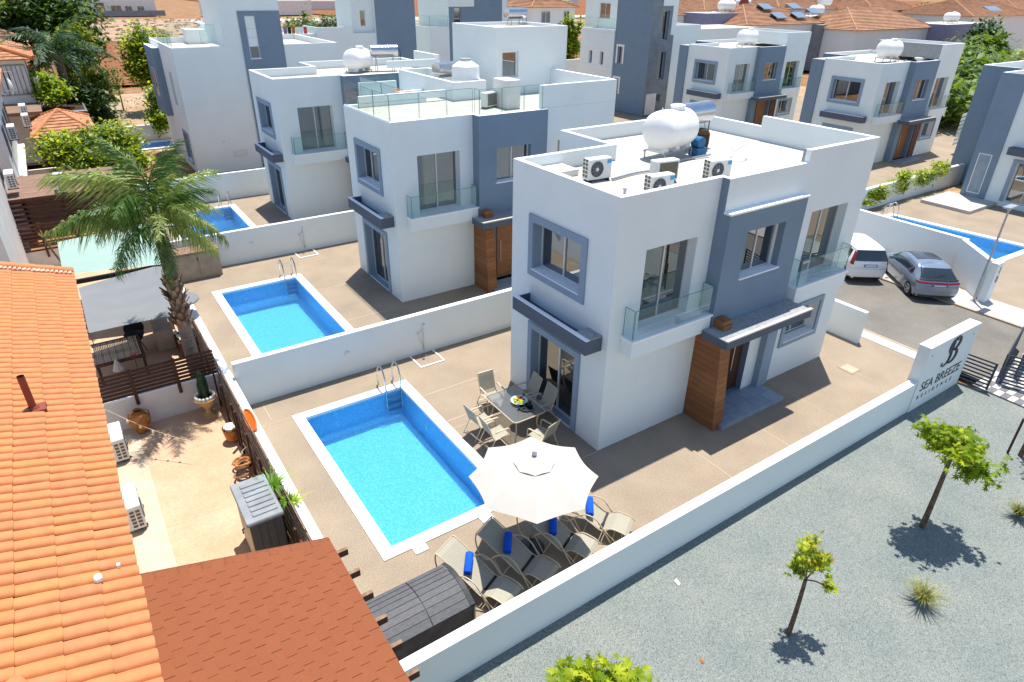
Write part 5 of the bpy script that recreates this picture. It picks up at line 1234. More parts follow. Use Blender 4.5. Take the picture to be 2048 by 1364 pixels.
hat = dict(st=[mk(0, [0]*7, rz2, rd2), mk(.0, [.40, .42, .42, .40, .36, .30, 0], rz2, rd2), mk(.05, [.72, .76, .76, .72, .62, .50, 0], rz2, [.07, .02, .05, .12, .42, .78, 1.0]),
               mk(.20, [.82, .87, .87, .83, .68, .56, 0], rz2, [.07, .02, .05, .10, .40, .74, .95]), mk(.85, [.84, .88, .89, .85, .72, .60, 0], [.20, .48, .74, .93, 1.20, 1.38, 1.42], [0, 0, 0, 0, .1, .25, .4]),
               mk(1.75, [.84, .88, .88, .85, .70, .58, 0], [.20, .48, .74, .92, 1.26, 1.42, 1.46]), mk(2.5, [.84, .88, .88, .85, .69, .55, 0], [.20, .48, .74, .90, 1.20, 1.36, 1.40]),
               mk(3.15, [.84, .88, .88, .83, .74, .60, 0], [.20, .48, .72, .88, .97, 1.02, 1.04]), mk(3.8, [.82, .85, .84, .74, .6, .4, 0], [.20, .48, .68, .78, .84, .87, .88]), mk(4.15, [.58, .66, .64, .5, .4, .25, 0], [.25, .45, .60, .66, .69, .70, .71]), mk(4.25, [0]*7, [.28, .45, .56, .62, .64, .65, .65])],
           hw=.88, rw=.78, fw=3.42, wr=.32, mirror=(2.75, .93), patches=[
    ('rear_window', 0, 2.5, 3.45, 4.75, 'carglass'), ('spoiler_strip', 0, 2.6, 3.2, 3.36, 'black', dict(off=.03)), ('tail_light', 0, 3.2, 2.60, 2.98, 'taillight', dict(off=.018)), ('number_plate', 0, .75, 2.1, 2.5, 'plateblue', dict(off=.02)), ('plate_field', 0, .62, 2.16, 2.44, 'plate', dict(off=.026)), ('tailgate_gap', 0, 2.3, 2.0, 2.03, 'black', dict(off=.006)),
    ('side_window', 4.0, 6.7, 3.15, 3.95, 'carglass', dict(join=False)), ('roof_glass', 4.55, 6.2, 5.15, 6, 'carroofglass'), ('windscreen', 6.3, 7.0, 3.7, 6.0, 'carglass'), ('bumper_gap', 0, 3.6, 1.45, 1.5, 'galv', dict(off=.006)), ('lower_bumper', 0, 3.0, .0, .5, 'boxside', dict(off=.008))])
car('silver blue sloping hatchback with a dark glass roof, parked nearest to the lamp post', hat, (17.66, -.18, -.03), radians(50), 'carg').scale = (.93, .95, .95)

# ------------------------------------------------------------------ neighbouring house with the orange tile roof
nh = thing('tiled_house', 'neighbouring house with a bright orange barrel tile roof filling the lower left corner', 'house', (-13, 0, 0))
EX, EZ, SL = -10.44, 5.05, .33      # eave line x, height, slope
b = MB(); b.box(-17, -11.12, -12, 6.95, -.1, 4.75, 'offwhite'); b.build('wall', nh)
b = MB(); V = [(EX-.06, -12, EZ-.10), (EX-.06, 7.1, EZ-.10), (-17, 7.1, EZ-.10+SL*(17+EX)), (-17, -12, EZ-.10+SL*(17+EX))]; b.face(V, 'mortar'); b.face([(x, y, z-.08) for x, y, z in V], 'offwhite'); b.face([V[0], V[1], (V[1][0], V[1][1], V[1][2]-.08), (V[0][0], V[0][1], V[0][2]-.08)], 'mortar'); b.face([V[1], V[2], (V[2][0], V[2][1], V[2][2]-.08), (V[1][0], V[1][1], V[1][2]-.08)], 'mortar'); b.build('roof_underlay', nh)
def tile_mesh():
    b = MB(); Lx, pw, n = .46, .19, 7; dz = .012
    k = b.m('tile_orange'); prof = []
    for i in range(n+1):
        a = pi*i/n; prof.append((-.082*cos(a), .052*sin(a)))
    prof.append((.090, -.006)); prof.append((.112, -.002))
    for (x, z0, s) in ((0, .022, 1.0), (-Lx, 0, .93)):
        for (y, z) in prof: b.v.append((x, y*s, z*s+z0))
    m = len(prof)
    for i in range(m-1): b.f.append((i, i+1, m+i+1, m+i)); b.mi.append(k)
    for (y, z) in prof: b.v.append((0, y*.92, z*.8+.022-.02))
    for i in range(m-1): b.f.append((2*m+i, 2*m+i+1, i+1, i)); b.mi.append(k)
    return b
tm = tile_mesh(); t0 = tm.build('roof_tile', nh, smooth=True); tmesh = t0.data
ROWS = 70; PY = .188; CX = .385; rn = random.Random(11)
def tpos(i, j): return (EX - CX*j*cos(math.atan(SL)) + rn.uniform(-.006, .006), 7.0-.10-PY*i, EZ + SL*CX*j*cos(math.atan(SL)) - .0)
first = True; cnt = 0
for j in range(4):
    for i in range(ROWS):
        if cnt >= 298: break
        o = t0 if first else link('roof_tile', tmesh, nh)
        o.location = tpos(i, j); o.rotation_euler = (rn.uniform(-.02, .02), math.atan(SL), rn.uniform(-.012, .012)); first = False; cnt += 1
        o.matrix_parent_inverse = Matrix.Translation((13, 0, 0))
# remaining courses up the slope, joined
rb = MB(); k = rb.m('tile_stuff')
for j in range(4, 9):
    for i in range(ROWS):
        x, y, z = tpos(i, j); q = len(rb.v)
        for (vx, vy, vz) in tm.v:
            a = math.atan(SL); rb.v.append((x+vx*cos(a)+vz*sin(a), y+vy, z-vx*sin(a)+vz*cos(a)))
        for f in tm.f: rb.f.append(tuple(q+t for t in f)); rb.mi.append(k)
o = rb.build('upper_tiles', nh, smooth=True); o['kind'] = 'stuff'
# verge cap along the far gable end and mortar under it
for i in range(8):
    b = MB(); x1 = EX+.02-.34*i; x0 = x1-.37; zz_ = lambda x: EZ+.05+SL*(EX-x)
    n = 8
    for q in range(n):
        a, c = pi*q/n, pi*(q+1)/n
        b.face([(x1, 7.05-.11*cos(a), zz_(x1)+.10*sin(a)), (x1, 7.05-.11*cos(c), zz_(x1)+.10*sin(c)), (x0, 7.05-.10*cos(c), zz_(x0)+.085*sin(c)), (x0, 7.05-.10*cos(a), zz_(x0)+.085*sin(a))][::-1], 'tile_orange')
    b.build('verge_tile', nh, smooth=True)
b = MB(); rn = random.Random(4)
for i in range(30):
    x = EX-.05-.08*i; s = rn.uniform(.03, .055); b.box(x-s, x+s*.6, 6.86-s, 6.95, EZ+.03+SL*(EX-x), EZ+.085+SL*(EX-x), 'mortar')
b.build('mortar_bed', nh)
for (x, y, l) in ((-11.45, -4.75, .5), (-11.75, -4.55, .45)):
    b = MB()
    for q in range(8):
        a, c = pi*q/8, pi*(q+1)/8; z = EZ+SL*(EX-x)+.07
        P = lambda t, an: (x-t*.75-.13*cos(an)*.6, y-t*.75+.13*cos(an)*.8, z+t*.12+.13*sin(an))
        b.face([P(0, a), P(0, c), P(l, c), P(l, a)], 'tile_orange')
    b.build('ridge_tile', nh, smooth=True)
b = MB(); px_, py_ = -11.28, .5; z = EZ+SL*(EX-px_); b.tube([(px_, py_, z-.05), (px_, py_, z+.62)], .05, 'redpipe', 12, cap=False); b.lathe([(.13, z-.02), (.06, z+.09)], 'redpipe', 12, (px_, py_, 0)); b.box(px_-.02, px_+.16, py_-.12, py_+.12, z-.03, z+.05, 'redpipe'); o = b.build('flue_pipe'); tag(o, 'red brown flue pipe standing on the orange tile roof', 'pipe')
b = MB(); b.bevbox(-10.84, -10.76, -3.6, -3.5, EZ+.2, EZ+.26, .02, 'ceramic'); o = b.build('stone_chip'); tag(o, 'small pale stone lying on the orange roof tiles', 'stone')
b = MB(); b.bevbox(-10.62, -10.58, -3.4, -3.35, EZ+.13, EZ+.17, .01, 'ceramic'); o = b.build('stone_chip'); tag(o, 'tiny pale stone on the roof tiles near the shingle roof', 'stone')

# shingle covered pergola roof
sp = thing('pergola', 'pergola roof covered with red brown bitumen shingles, dark rafter ends showing', 'pergola', (-9.2, -3, 0))
ZS, PX1, PX0, PY1, PY0 = 2.62, -7.82, -11.0, -1.45, -9.0
sl = .10
def sz(x): return ZS + sl*(PX1-x)
b = MB(); V = [(PX1, PY0), (PX1, PY1-.22), (PX0, PY1+.45), (PX0, PY0)]
b.face([(x, y, sz(x)-.004) for x, y in V], 'shinglebase'); b.face([(x, y, sz(x)-.05) for x, y in V], 'wood_dark')
for i in range(4):
    p, q = V[i], V[(i+1) % 4]; b.face([(*p, sz(p[0])-.05), (*q, sz(q[0])-.05), (*q, sz(q[0])-.004), (*p, sz(p[0])-.004)], 'shinglebase')
b.build('roof_deck', sp)
TW, TE = .30, .165
b = MB(); b.box(-TE-.02, 0, -TW/2+.004, TW/2-.004, -.002, .007, 'shingle'); s0 = b.build('shingle', sp)
sm = s0.data; first = True; rn = random.Random(8); cnt = 0
rot = math.atan(sl)
ncol = int((PX1-PX0)/TE)
skew = lambda x: PY1-.22+ .67*(PX1-x)/(PX1-PX0)
over = MB(); ko = over.m('shinglebase')
for r in range(0, 16):
    for c in range(ncol):
        x = PX1-.0-TE*c; yt = skew(x)-.02; y = yt - TW*(r+.5) - (TW*.5 if c % 2 else (TW*.17 if c % 3 == 0 else 0))
        if c % 2 or c % 3 == 0:
            pass
        if cnt < 299 and y-TW/2 > PY0:
            o = s0 if first else link('shingle', sm, sp); first = False; cnt += 1
            o.location = (x, y, sz(x)+rn.uniform(0, .003)); o.rotation_euler = (0, rot, 0); o.matrix_parent_inverse = Matrix.Translation((9.2, 3, 0))
st_ = MB()
for c in range(ncol):
    x = PX1-TE*c; yt = skew(x)
    off = (TW*.5 if c % 2 else (TW*.17 if c % 3 == 0 else 0))
    if off > .03: st_.box(x-TE-.02, x, yt-.02-off+.004, yt-.02-.004, sz(x)-.001, sz(x)+.009, M['shingle'])
    y = yt - .02 - TW*16 - off
    while y > PY0+.3:
        st_.box(x-TE-.02, x, y-TW+.014, y, sz(x)-.001, sz(x)+.009, M['shingle']); y -= TW
o = st_.build('eave_shingles', sp); o['kind'] = 'stuff'
for i in range(9):
    y = -2.02-.54*i; b = MB(); b.box(-10.9, PX1+.20, y-.035, y+.035, ZS-.20, ZS-.07, 'wood_dark', top='wood_old'); b.build('rafter', sp)
b = MB(); b.box(-8.05, -7.95, -9, -1.8, ZS-.36, ZS-.21, 'wood_dark'); b.build('beam', sp)
for y in (-1.95, -5): b = MB(); b.box(-8.06, -7.94, y-.06, y+.06, -.02, ZS-.37, 'wood_dark'); b.build('post', sp)

# dividing wall and slatted fence in the neighbour's yard
wall('garden_wall', 'pale low wall carrying the dark slatted fence between the two neighbouring yards', -11.1, -7.78, 7.98, 8.14, .95, m='offwhite')
def slat_fence(label, p, u, L_, z0, z1, n, posts, mt='wood_dark', group='dark timber slat fences', back=0, slh=.078):
    g = thing('slat_fence', label, 'fence', (p[0], p[1], 0), group); fr = Fr((p[0], p[1], 0), u)
    for i in range(n):
        z = z0+(z1-z0-slh)*i/(n-1); b = MB(); b.box(0, L_, -.012, .012, z, z+slh, mt, P=fr); b.build('slat', g)
    for a in posts:
        b = MB(); b.box(a-.045, a+.045, -.075, -.013, z0-.3-back, z1+.05, mt, P=fr); b.build('post', g)
slat_fence('dark brown slatted fence on the pale low wall behind the neighbouring yard', (-10.95, 7.99), (1, 0), 3.1, .98, 1.75, 7, (.95, 2.05))
slat_fence('long dark slatted fence at the far end of the green roofed garden', (-13.5, 22.5), (1, 0), 5.9, .85, 2.0, 8, (.6, 1.9, 3.2, 4.5, 5.8), mt='wood_red')
slat_fence('dark slatted screen seen between the green sheet roof and the grey shade cloth', (-10.6, 14.1), (1, .1), 2.0, .85, 1.55, 6, (.05, 1.95))
wall('garden_wall', 'pale low wall under the long dark slatted fence', -14, -7.6, 22.55, 22.75, .85, m='offwhite')
# timber screens leaning along the boundary wall
def screen(label, y0, y1, n=7, z0=.05, z1=1.35, lean=.10, x=-7.86):
    g = thing('timber_screen', label, 'fence', (x, (y0+y1)/2, 0), 'timber screens along the white boundary wall')
    for i in range(n):
        z = z0+(z1-z0-.1)*i/(n-1); b = MB(); xx = x-.10+lean*z; b.box(xx-.012, xx+.012, y0, y1, z, z+.115, 'wood_old'); b.build('slat', g)
    for y in (y0+.15, (y0+y1)/2, y1-.15):
        b = MB(); b.box(x-.16, x-.115, y-.04, y+.04, 0, z1, 'wood_dark'); b.build('post', g)
screen('weathered timber screen along the boundary wall, nearest the dark slatted fence', 5.35, 7.85)
screen('weathered timber screen along the boundary wall behind the clay pots', 2.7, 5.25)
screen('weathered timber screen along the boundary wall behind the grey shed', .05, 2.6)
screen('weathered timber screen by the pergola corner', -1.6, -.05)
screen('timber screen along the boundary wall beyond the palm', 8.4, 11.4)

# tall grey garden shed beside the boundary wall
sh = thing('garden_shed', 'tall grey plastic shed with a ribbed lid and beige doors by the boundary wall', 'shed', (-8.4, 1.35, 0))
X0, X1, Y0, Y1 = -8.78, -8.08, .66, 2.05
b = MB(); b.box(X0+.03, X1-.02, Y0+.03, Y1-.03, 0, 1.42, 'shed_dimroom'); b.box(X0+.018, X0+.03, Y0+.06, Y1-.06, .05, 1.40, 'cream'); b.build('body', sh)
for i in range(4): b = MB(); b.bevbox(X0+.05+.155*i, X0+.20+.155*i, Y0+.012, Y0+.032, .03, 1.40, .005, 'shed_dimroom'); b.build('panel', sh)
b = MB(); b.bevbox(X0-.03, X1+.02, Y0-.02, Y1+.02, 1.42, 1.50, .03, 'shedroof'); b.build('lid', sh)
for i in range(7): b = MB(); b.bevbox(X0+.14, X1-.05, Y0+.14+.165*i, Y0+.25+.165*i, 1.495, 1.525, .012, 'shedroof'); b.build('lid_rib', sh)
b = MB(); b.tube([(X0-.01, Y0+.6, .9), (X0-.06, Y0+.6, .9), (X0-.06, Y0+.6, .78)], .015, 'black', 6); b.build('latch', sh)

def plant_leaves(b, base, n, length, spread, mt, w=.012, droop=.6, rn=random, seg=4, up=.6):
    for i in range(n):
        a = rn.uniform(0, 6.283); l = length*rn.uniform(.6, 1.1); sp_ = spread*rn.uniform(.3, 1.1)
        pts = []
        for k in range(seg+1):
            t = k/seg; pts.append(Vector((base[0]+cos(a)*l*sp_*t, base[1]+sin(a)*l*sp_*t, base[2]+l*up*t*(1.6-droop*t*1.3))))
        s_ = Vector((-sin(a), cos(a), 0))
        for k in range(seg):
            w0, w1 = w*(1-.9*(k/seg)), w*(1-.9*((k+1)/seg)); b.face([pts[k]-s_*w0, pts[k]+s_*w0, pts[k+1]+s_*w1, pts[k+1]-s_*w1], mt)
rn = random.Random(21)
b = MB(); plant_leaves(b, (-8.02, 1.75, 1.2), 150, .85, .75, 'leaf_bright', .014, .8, rn); plant_leaves(b, (-7.85, 1.2, 1.15), 60, .6, .8, 'leaf_bright', .013, .8, rn); o = b.build('fern'); tag(o, 'bright green feathery fern spilling over the grey shed lid', 'plant')
b = MB(); plant_leaves(b, (-7.70, 1.35, .95), 45, .5, .9, 'leaf_lime', .016, .7, rn); o = b.build('creeper'); tag(o, 'small yellow green sprig hanging over the white boundary wall', 'plant')
# pots
def urn(label, x, y, prof, mt, s=1.0, name='urn', cat='urn'):
    t = thing(name, label, cat, (x, y, 0)); b = MB(); b.lathe([(r*s, z*s) for r, z in prof], mt, 24, (x, y, 0), cap=False); b.build('pot', t, smooth=True)
    rz, zz = prof[-1]; b = MB(); b.lathe([(.001, (zz-.06)*s), (rz*.9*s, (zz-.06)*s)], 'soil', 18, (x, y, 0), cap=False); b.build('soil', t); return t
u1 = urn('fluted stone urn on a square foot with a tall cactus, in the yard corner', -8.38, 7.45, [(.17, .0), (.17, .07), (.08, .10), (.07, .22), (.12, .30), (.22, .42), (.26, .55), (.33, .60), (.31, .64)], 'stonepot')
b = MB(); b.box(-8.58, -8.18, 7.25, 7.65, -.02, .05, 'stonepot'); b.build('foot', u1)
t = thing('cactus', 'tall dark green column cactus growing from the fluted stone urn', 'cactus', (-8.38, 7.45, .6)); 
for (dx, dy, h, r) in ((0, 0, .95, .07), (.1, .05, .7, .055), (-.09, .04, .55, .05), (.02, -.1, .45, .05), (-.05, .1, .8, .05)):
    b = MB(); prof = [(r*.7, .58), (r, .7), (r*1.05, .58+h*.6), (r*.8, .58+h*.9), (r*.2, .58+h)]; b.lathe(prof, 'cactus', 7, (-8.38+dx, 7.45+dy, 0)); b.build('stem', t)
b = MB()
for i in range(16): a = i*.4; b.bevbox(-8.38+.25*cos(a)-.045, -8.38+.25*cos(a)+.045, 7.45+.25*sin(a)-.045, 7.45+.25*sin(a)+.045, .60, .70, .03, 'ceramic')
b.build('white_stone', t)
u2 = urn('amber glazed jar with a narrow neck against the pale low wall', -10.08, 7.62, [(.10, -.02), (.16, .05), (.25, .28), (.27, .40), (.20, .55), (.10, .62), (.10, .68), (.13, .70)], 'clay', 1.0, 'jar', 'jar')
b = MB()
for s in (-1, 1): b.tube(smooth3([(-10.08+s*.1, 7.62, .66), (-10.08+s*.24, 7.62, .62), (-10.08+s*.25, 7.62, .42)]), .02, 'clay', 6)
b.build('handle', u2)
u3 = urn('orange clay pot filled with white flowers by the timber screen', -8.08, 5.85, [(.12, -.02), (.19, .1), (.23, .35), (.24, .42)], 'clay', 1.0, 'flower_pot', 'flower pot')
b = MB(); rn = random.Random(3)
for i in range(50): a, r = rn.uniform(0, 6.3), .17*sqrt(rn.random()); b.bevbox(-8.08+r*cos(a)-.03, -8.08+r*cos(a)+.03, 5.85+r*sin(a)-.03, 5.85+r*sin(a)+.03, .40, .52-.3*r, .015, 'ceramic')
b.build('blossom', u3)
t = thing('rope_bundle', 'brown bundle of coiled rope and sacking lying by the timber screen', 'rope bundle', (-8.25, 4.35, 0)); rn = random.Random(6)

for i in range(7):
    b = MB(); c = (-8.25+rn.uniform(-.12, .12), 4.4+rn.uniform(-.35, .3), .12+.04*i); r = rn.uniform(.1, .2)
    b.tube([(c[0]+r*cos(k*.6), c[1]+r*.9*sin(k*.6), c[2]+.03*sin(k)) for k in range(11)], .03, 'wood_old' if i % 2 else 'clay', 6, closed=True); b.build('coil', t)
b = MB(); b.tube(smooth3([(-8.2, 4.5, .4), (-8.0, 4.6, .5), (-7.85, 4.3, .7)]), .012, 'rope', 5); b.build('loose_end', t)
# string of garden bulbs
st_ = thing('string_lights', 'thin cord with small bulbs strung from the tiled roof across the yard', 'string lights', (-9.8, 6.5, 2))
A, B_ = Vector((-10.75, 7.16, 1.25)), Vector((-9.15, 5.5, .62)); pts = []
for i in range(21): t_ = i/20; p = A.lerp(B_, t_); p.z -= .10*sin(pi*t_); pts.append(p)
b = MB(); b.tube(pts, .007, 'rope', 5); b.build('cord', st_)
for i in (5, 8, 11, 14, 17): b = MB(); p = pts[i]; b.lathe([(.012, 0), (.03, -.03), (.034, -.07), (.015, -.10)], 'bulb', 8, tuple(p)); b.build('bulb', st_)
# second yard: sheet roof, shade cloth, table, barbecue, bed frame
sc = thing('sheet_roof', 'pale green corrugated sheet roof in front of the long dark fence', 'roof', (-9.3, 17, 0))
b = MB(); A = [(-11.0, 14.95), (-7.85, 14.1), (-7.2, 19.4), (-11.0, 18.6)]; n = 17
for i in range(n):
    t0, t1 = i/n, (i+1)/n
    def Lr(t): return (A[0][0]+(A[3][0]-A[0][0])*t, A[0][1]+(A[3][1]-A[0][1])*t), (A[1][0]+(A[2][0]-A[1][0])*t, A[1][1]+(A[2][1]-A[1][1])*t)
    (p0, q0), (pm, qm), (p1, q1) = Lr(t0), Lr((t0+t1)/2), Lr(t1)
    b.face([(*p0, 2.3), (*q0, 2.3), (*qm, 2.335), (*pm, 2.335)], 'greencloth'); b.face([(*pm, 2.335), (*qm, 2.335), (*q1, 2.3), (*p1, 2.3)], 'greencloth')
b.build('sheet', sc)
b = MB(); b.box(-11.0, -7.9, 14.3, 14.4, 2.1, 2.25, 'black'); b.build('beam', sc)
for x, y in ((-10.9, 15), (-8, 14.4), (-7.9, 19)): b = MB(); b.box(x-.05, x+.05, y-.05, y+.05, 0, 2.2, 'wood_dark'); b.build('post', sc)
ss = thing('shade_cloth', 'pale grey shade cloth stretched over the second neighbouring yard', 'shade cloth', (-9.6, 12, 2))
b = MB(); C4 = [Vector((-10.66, 10.1, 2.15)), Vector((-8.5, 9.9, 2.2)), Vector((-8.08, 14.3, 2.25)), Vector((-10.66, 13.7, 2.2))]; n = 14
def Sc(u, v):
    p = C4[0].lerp(C4[1], u).lerp(C4[3].lerp(C4[2], u), v); p.z += .02*sin(v*26+u*2)*sin(pi*u)-.10*sin(pi*u)*sin(pi*v); return p
for i in range(n):
    for j in range(40): b.face([Sc(i/n, j/40), Sc((i+1)/n, j/40), Sc((i+1)/n, (j+1)/40), Sc(i/n, (j+1)/40)], 'graycloth')
b.build('cloth', ss, smooth=True)
b = MB(); b.lathe([(.02, 2.1), (.62, 2.1), (.62, 2.14), (.02, 2.16)], 'graycloth', 24, (-7.98, 12.45, -.55)); o = b.build('sunshade_disc'); tag(o, 'round grey brown shade half hidden behind the palm trunk', 'sunshade')
b = MB(); b.bevbox(-8.98, -8.42, 12.15, 13.2, 0, .72, .03, 'beigepl'); o = b.build('beige_box'); tag(o, 'beige cabinet under the edge of the grey shade cloth', 'cabinet')
bq = thing('barbecue', 'black kettle barbecue with its open lid beside the beige cabinet', 'barbecue', (-9.55, 12.6, 0))
b = MB(); b.lathe([(.05, .45), (.22, .52), (.3, .68), (.31, .72), (.29, .72), (.2, .58)], 'black', 20, (-9.55, 12.5, 0)); b.build('bowl', bq, smooth=True)
b = MB(); b.lathe([(.31, 0), (.28, .12), (.15, .2), (.02, .22)], 'black', 20, (-9.5, 12.95, .72), 'y'); b.build('lid', bq, smooth=True)
for a in (0, 2.1, 4.2): b = MB(); b.tube([(-9.55+.1*cos(a), 12.5+.1*sin(a), .5), (-9.55+.25*cos(a), 12.5+.25*sin(a), 0)], .015, 'black', 5); b.build('leg', bq)
bb = thing('bamboo_table', 'low table with a top of thin bamboo slats near the orange roof', 'table', (-10.1, 11.6, 0))
for i in range(26): b = MB(); x = -10.75+.048*i; b.tube([(x, 10.9, .70+.006*(i % 3)), (x, 12.35, .70+.006*((i+1) % 3))], .019, 'cream' if i % 4 else 'beigepl', 5); b.build('bamboo_slat', bb)
b = MB(); b.box(-10.8, -9.45, 10.84, 10.9, .62, .72, 'wood_red'); b.box(-10.8, -9.45, 12.35, 12.41, .62, .72, 'wood_red'); b.box(-9.5, -9.44, 10.9, 12.35, .55, .72, 'wood_red'); b.box(-10.8, -9.45, 11.6, 11.65, .60, .68, 'wood_red'); b.build('table_frame', bb)
for (x, y) in ((-10.75, 10.9), (-9.5, 10.9), (-9.5, 12.35)): b = MB(); b.box(x-.04, x+.04, y-.04, y+.04, 0, .6, 'wood_dark'); b.build('leg', bb)
pl_ = thing('planter', 'dark planter box with pale pots beside the palm trunk', 'planter', (-8.3, 12.2, 0))
b = MB(); b.bevbox(-8.42, -8.05, 11.4, 12.35, 0, .5, .03, 'wood_dark'); b.box(-8.38, -8.09, 11.45, 12.3, .5, .505, 'soil'); b.build('box', pl_)
rn = random.Random(9)
for i in range(5): b = MB(); b.lathe([(.04, .5), (.06, .6), (.05, .6)], 'ceramic', 10, (-8.3+rn.uniform(-.06, .1), 11.55+.16*i, 0)); b.build('pot', pl_)
def flower(label, x, y, z, r=.14, mt='flower'):
    b = MB(); rn = random.Random(int(x*100))
    for i in range(26):
        a, q = rn.uniform(0, 6.3), r*sqrt(rn.random()); s = .035; c = Vector((x+q*cos(a), y+q*sin(a), z+rn.uniform(-.08, .1)))
        b.face([c+Vector((s*rn.uniform(-1, 1), s*rn.uniform(-1, 1), s*rn.uniform(-1, 1))) for _ in range(4)], mt)
    b.tube([(x, y, 0), (x, y, z)], .012, 'leaf_dark', 4); o = b.build('flowers'); tag(o, label, 'flowers', 'pink flowers in the second yard')
flower('pink flowers in front of the palm trunk', -8.35, 12.2, .95); flower('pink flowers on a bent stem by the orange tile roof', -10.72, 12.3, .95, .12); flower('pale pink flowers at the edge of the bamboo table', -9.75, 10.8, .78, .12)
b = MB(); b.lathe([(.16, 0), (.02, .38)], 'canvas', 8, (-10.25, 10.55, .55)); o = b.build('folded_cloth'); tag(o, 'small pale cone of folded cloth next to the bamboo table', 'cloth')
# bare stem plant by the long fence
b = MB(); b.tube(smooth3([(-10.95, 20.9, 0), (-11.15, 21.0, .6), (-11.35, 21.1, 1.2), (-11.5, 21.2, 1.8)]), [.05]*18+[.04]*1 if False else .045, 'trunk', 6)
b.tube(smooth3([(-11.0, 20.9, 0), (-11.6, 20.7, .25), (-12.3, 20.6, .7)]), .025, 'trunk', 5); plant_leaves(b, (-11.5, 21.2, 1.7), 26, .5, .6, 'grassy', .02, .5, rn); o = b.build('bare_shrub'); tag(o, 'nearly bare leaning stem with a tuft of leaves in front of the long dark fence', 'shrub')
# beige resin shed by the third pool wall
bs = thing('garden_shed', 'low beige shed with panelled doors against the wall of the second plot', 'shed', (-6.2, 18.3, 0))
b = MB(); b.box(-7.35, -5.62, 17.95, 18.75, 0, 1.15, 'beigepl'); b.build('body', bs)
for i in range(2): b = MB(); b.bevbox(-7.3+.85*i, -6.49+.85*i, 17.93, 17.949, .06, 1.1, .01, 'beigepl'); b.build('door', bs)
for i in range(4): b = MB(); b.bevbox(-7.4, -5.57, 17.9+.22*i, 18.11+.22*i, 1.15, 1.20, .01, 'wood_old'); b.build('lid_panel', bs)
b = MB(); b.tube([(-6.47, 17.9, .8), (-6.47, 17.9, .95)], .015, 'black', 5); b.build('handle', bs)
# body board hanging on the boundary wall
b = MB()
for i in range(20):
    a0_, a1_ = i*2*pi/20, (i+1)*2*pi/20
    P = lambda a: (-7.70+.10*sin(a), 4.95+.52*cos(a), 1.04+.10*sin(a)+.02)
    b.face([(-7.70, 4.95, 1.06), P(a0_), P(a1_)], 'orange')
b.tube([(-7.70+.10*sin(i*.314), 4.95+.52*cos(i*.314), 1.06+.10*sin(i*.314)) for i in range(20)], .025, 'orange', 6, closed=True); o = b.build('swim_float'); tag(o, 'orange swim float lying against the white boundary wall', 'float')

# ------------------------------------------------------------------ tiled houses in the background
def hip_house(label, x0, x1, y0, y1, ze, rise, wallm='white', oh=.45, roofm='tile_far', wins=(), group='tiled roof houses in the background', z0=0, flip=False):
    t = thing('tiled_house', label, 'house', (x0, y0, 0), group)
    b = MB(); b.box(x0+oh, x1-oh, y0+oh, y1-oh, z0, ze+.02, wallm); b.build('wall', t)
    for (face, a0, a1, b0, b1) in wins:
        fr = Fr((x0+oh-.02, y1-oh, 0), (0, -1)) if face == 'L' else Fr((x0+oh, y0+oh-.02, 0), (1, 0))
        window(t, fr, a0, a1, b0, b1, -.05, 2, 0, 'framew', 'panedark', room=.03)
    b = MB(); dx, dy = (x1-x0)/2, (y1-y0)/2; h = min(dx, dy); n = max(5, int(h/.36)); rz = ze-.02
    def ring(d): return [(x0+d, y0+d), (x1-d, y0+d), (x1-d, y1-d), (x0+d, y1-d)]
    for k in range(n):
        d0, d1 = h*k/n, h*(k+1)/n*.999; za, zb = rz+rise*k/n+.10, rz+rise*(k+1)/n; A, B_ = ring(d0), ring(d1)
        for i in range(4):
            p, q, r, s = A[i], A[(i+1) % 4], B_[(i+1) % 4], B_[i]
            b.face([(*p, za), (*q, za), (*r, zb), (*s, zb)], roofm); b.face([(*p, za-.10), (*q, za-.10), (*q, za), (*p, za)], roofm)
    b.face([(x, y, rz) for x, y in ring(0)][::-1], 'mortar'); o = b.build('roof', t)
    b = MB(); top = ring(h*.999)
    for i in range(4): b.tube([(*ring(0)[i], rz+.08), (*top[i], rz+rise+.04)], .10, 'tile_far', 6)
    b.tube([(*top[0], rz+rise+.05), (*top[2], rz+rise+.05)], .10, 'tile_far', 6); b.build('ridge_cap', o)
    return t
hip_house('tiled roof house with four solar panels, white walls, behind the white roof box', 70.3, 88, 52.3, 64, 6.35, 2.3, wins=(('F', .8, 1.8, 4.6, 5.6),))
hip_house('tiled roof house with mauve side wall, between the two water tanks', 86.5, 108, 46.2, 58, 5.7, 2.7, wins=(('F', 14.5, 15.5, 3, 4),))
hip_house('tiled roof house behind the mauve walled block, right of the grey cornered villa', 60, 73.5, 60, 72, 7.35, 2.0, wins=(('F', 10, 10.8, 5.5, 6.4),))
hip_house('low tiled roof house at the top, right of the lime hedge', 44.5, 52.5, 66, 76, 8.25, 1.6, wins=(('F', 1.5, 3.0, 6.4, 7.8), ('F', 5.2, 6.2, 6.5, 7.8)))
hip_house('white house with tiled roof and dark solar panel at the top right corner', 133, 160, 52, 68, 6.6, 2.6, wins=())
hip_house('far tiled roof house behind the mauve block', 84, 100, 72, 84, 7.4, 2.2)
hip_house('far tiled roof house at the top edge, right of the water drums', 104, 122, 72, 86, 7.3, 2.4)
hip_house('far tiled roof house near the top right, behind the solar tanks', 124, 141, 66, 80, 7.2, 2.4)
hip_house('far tiled roof house just left of the upper right corner', 150, 172, 84, 100, 7.2, 2.8)
hip_house('far tiled roof house at the very top beside the lime hedge', 56, 66, 92, 104, 8.4, 1.8)
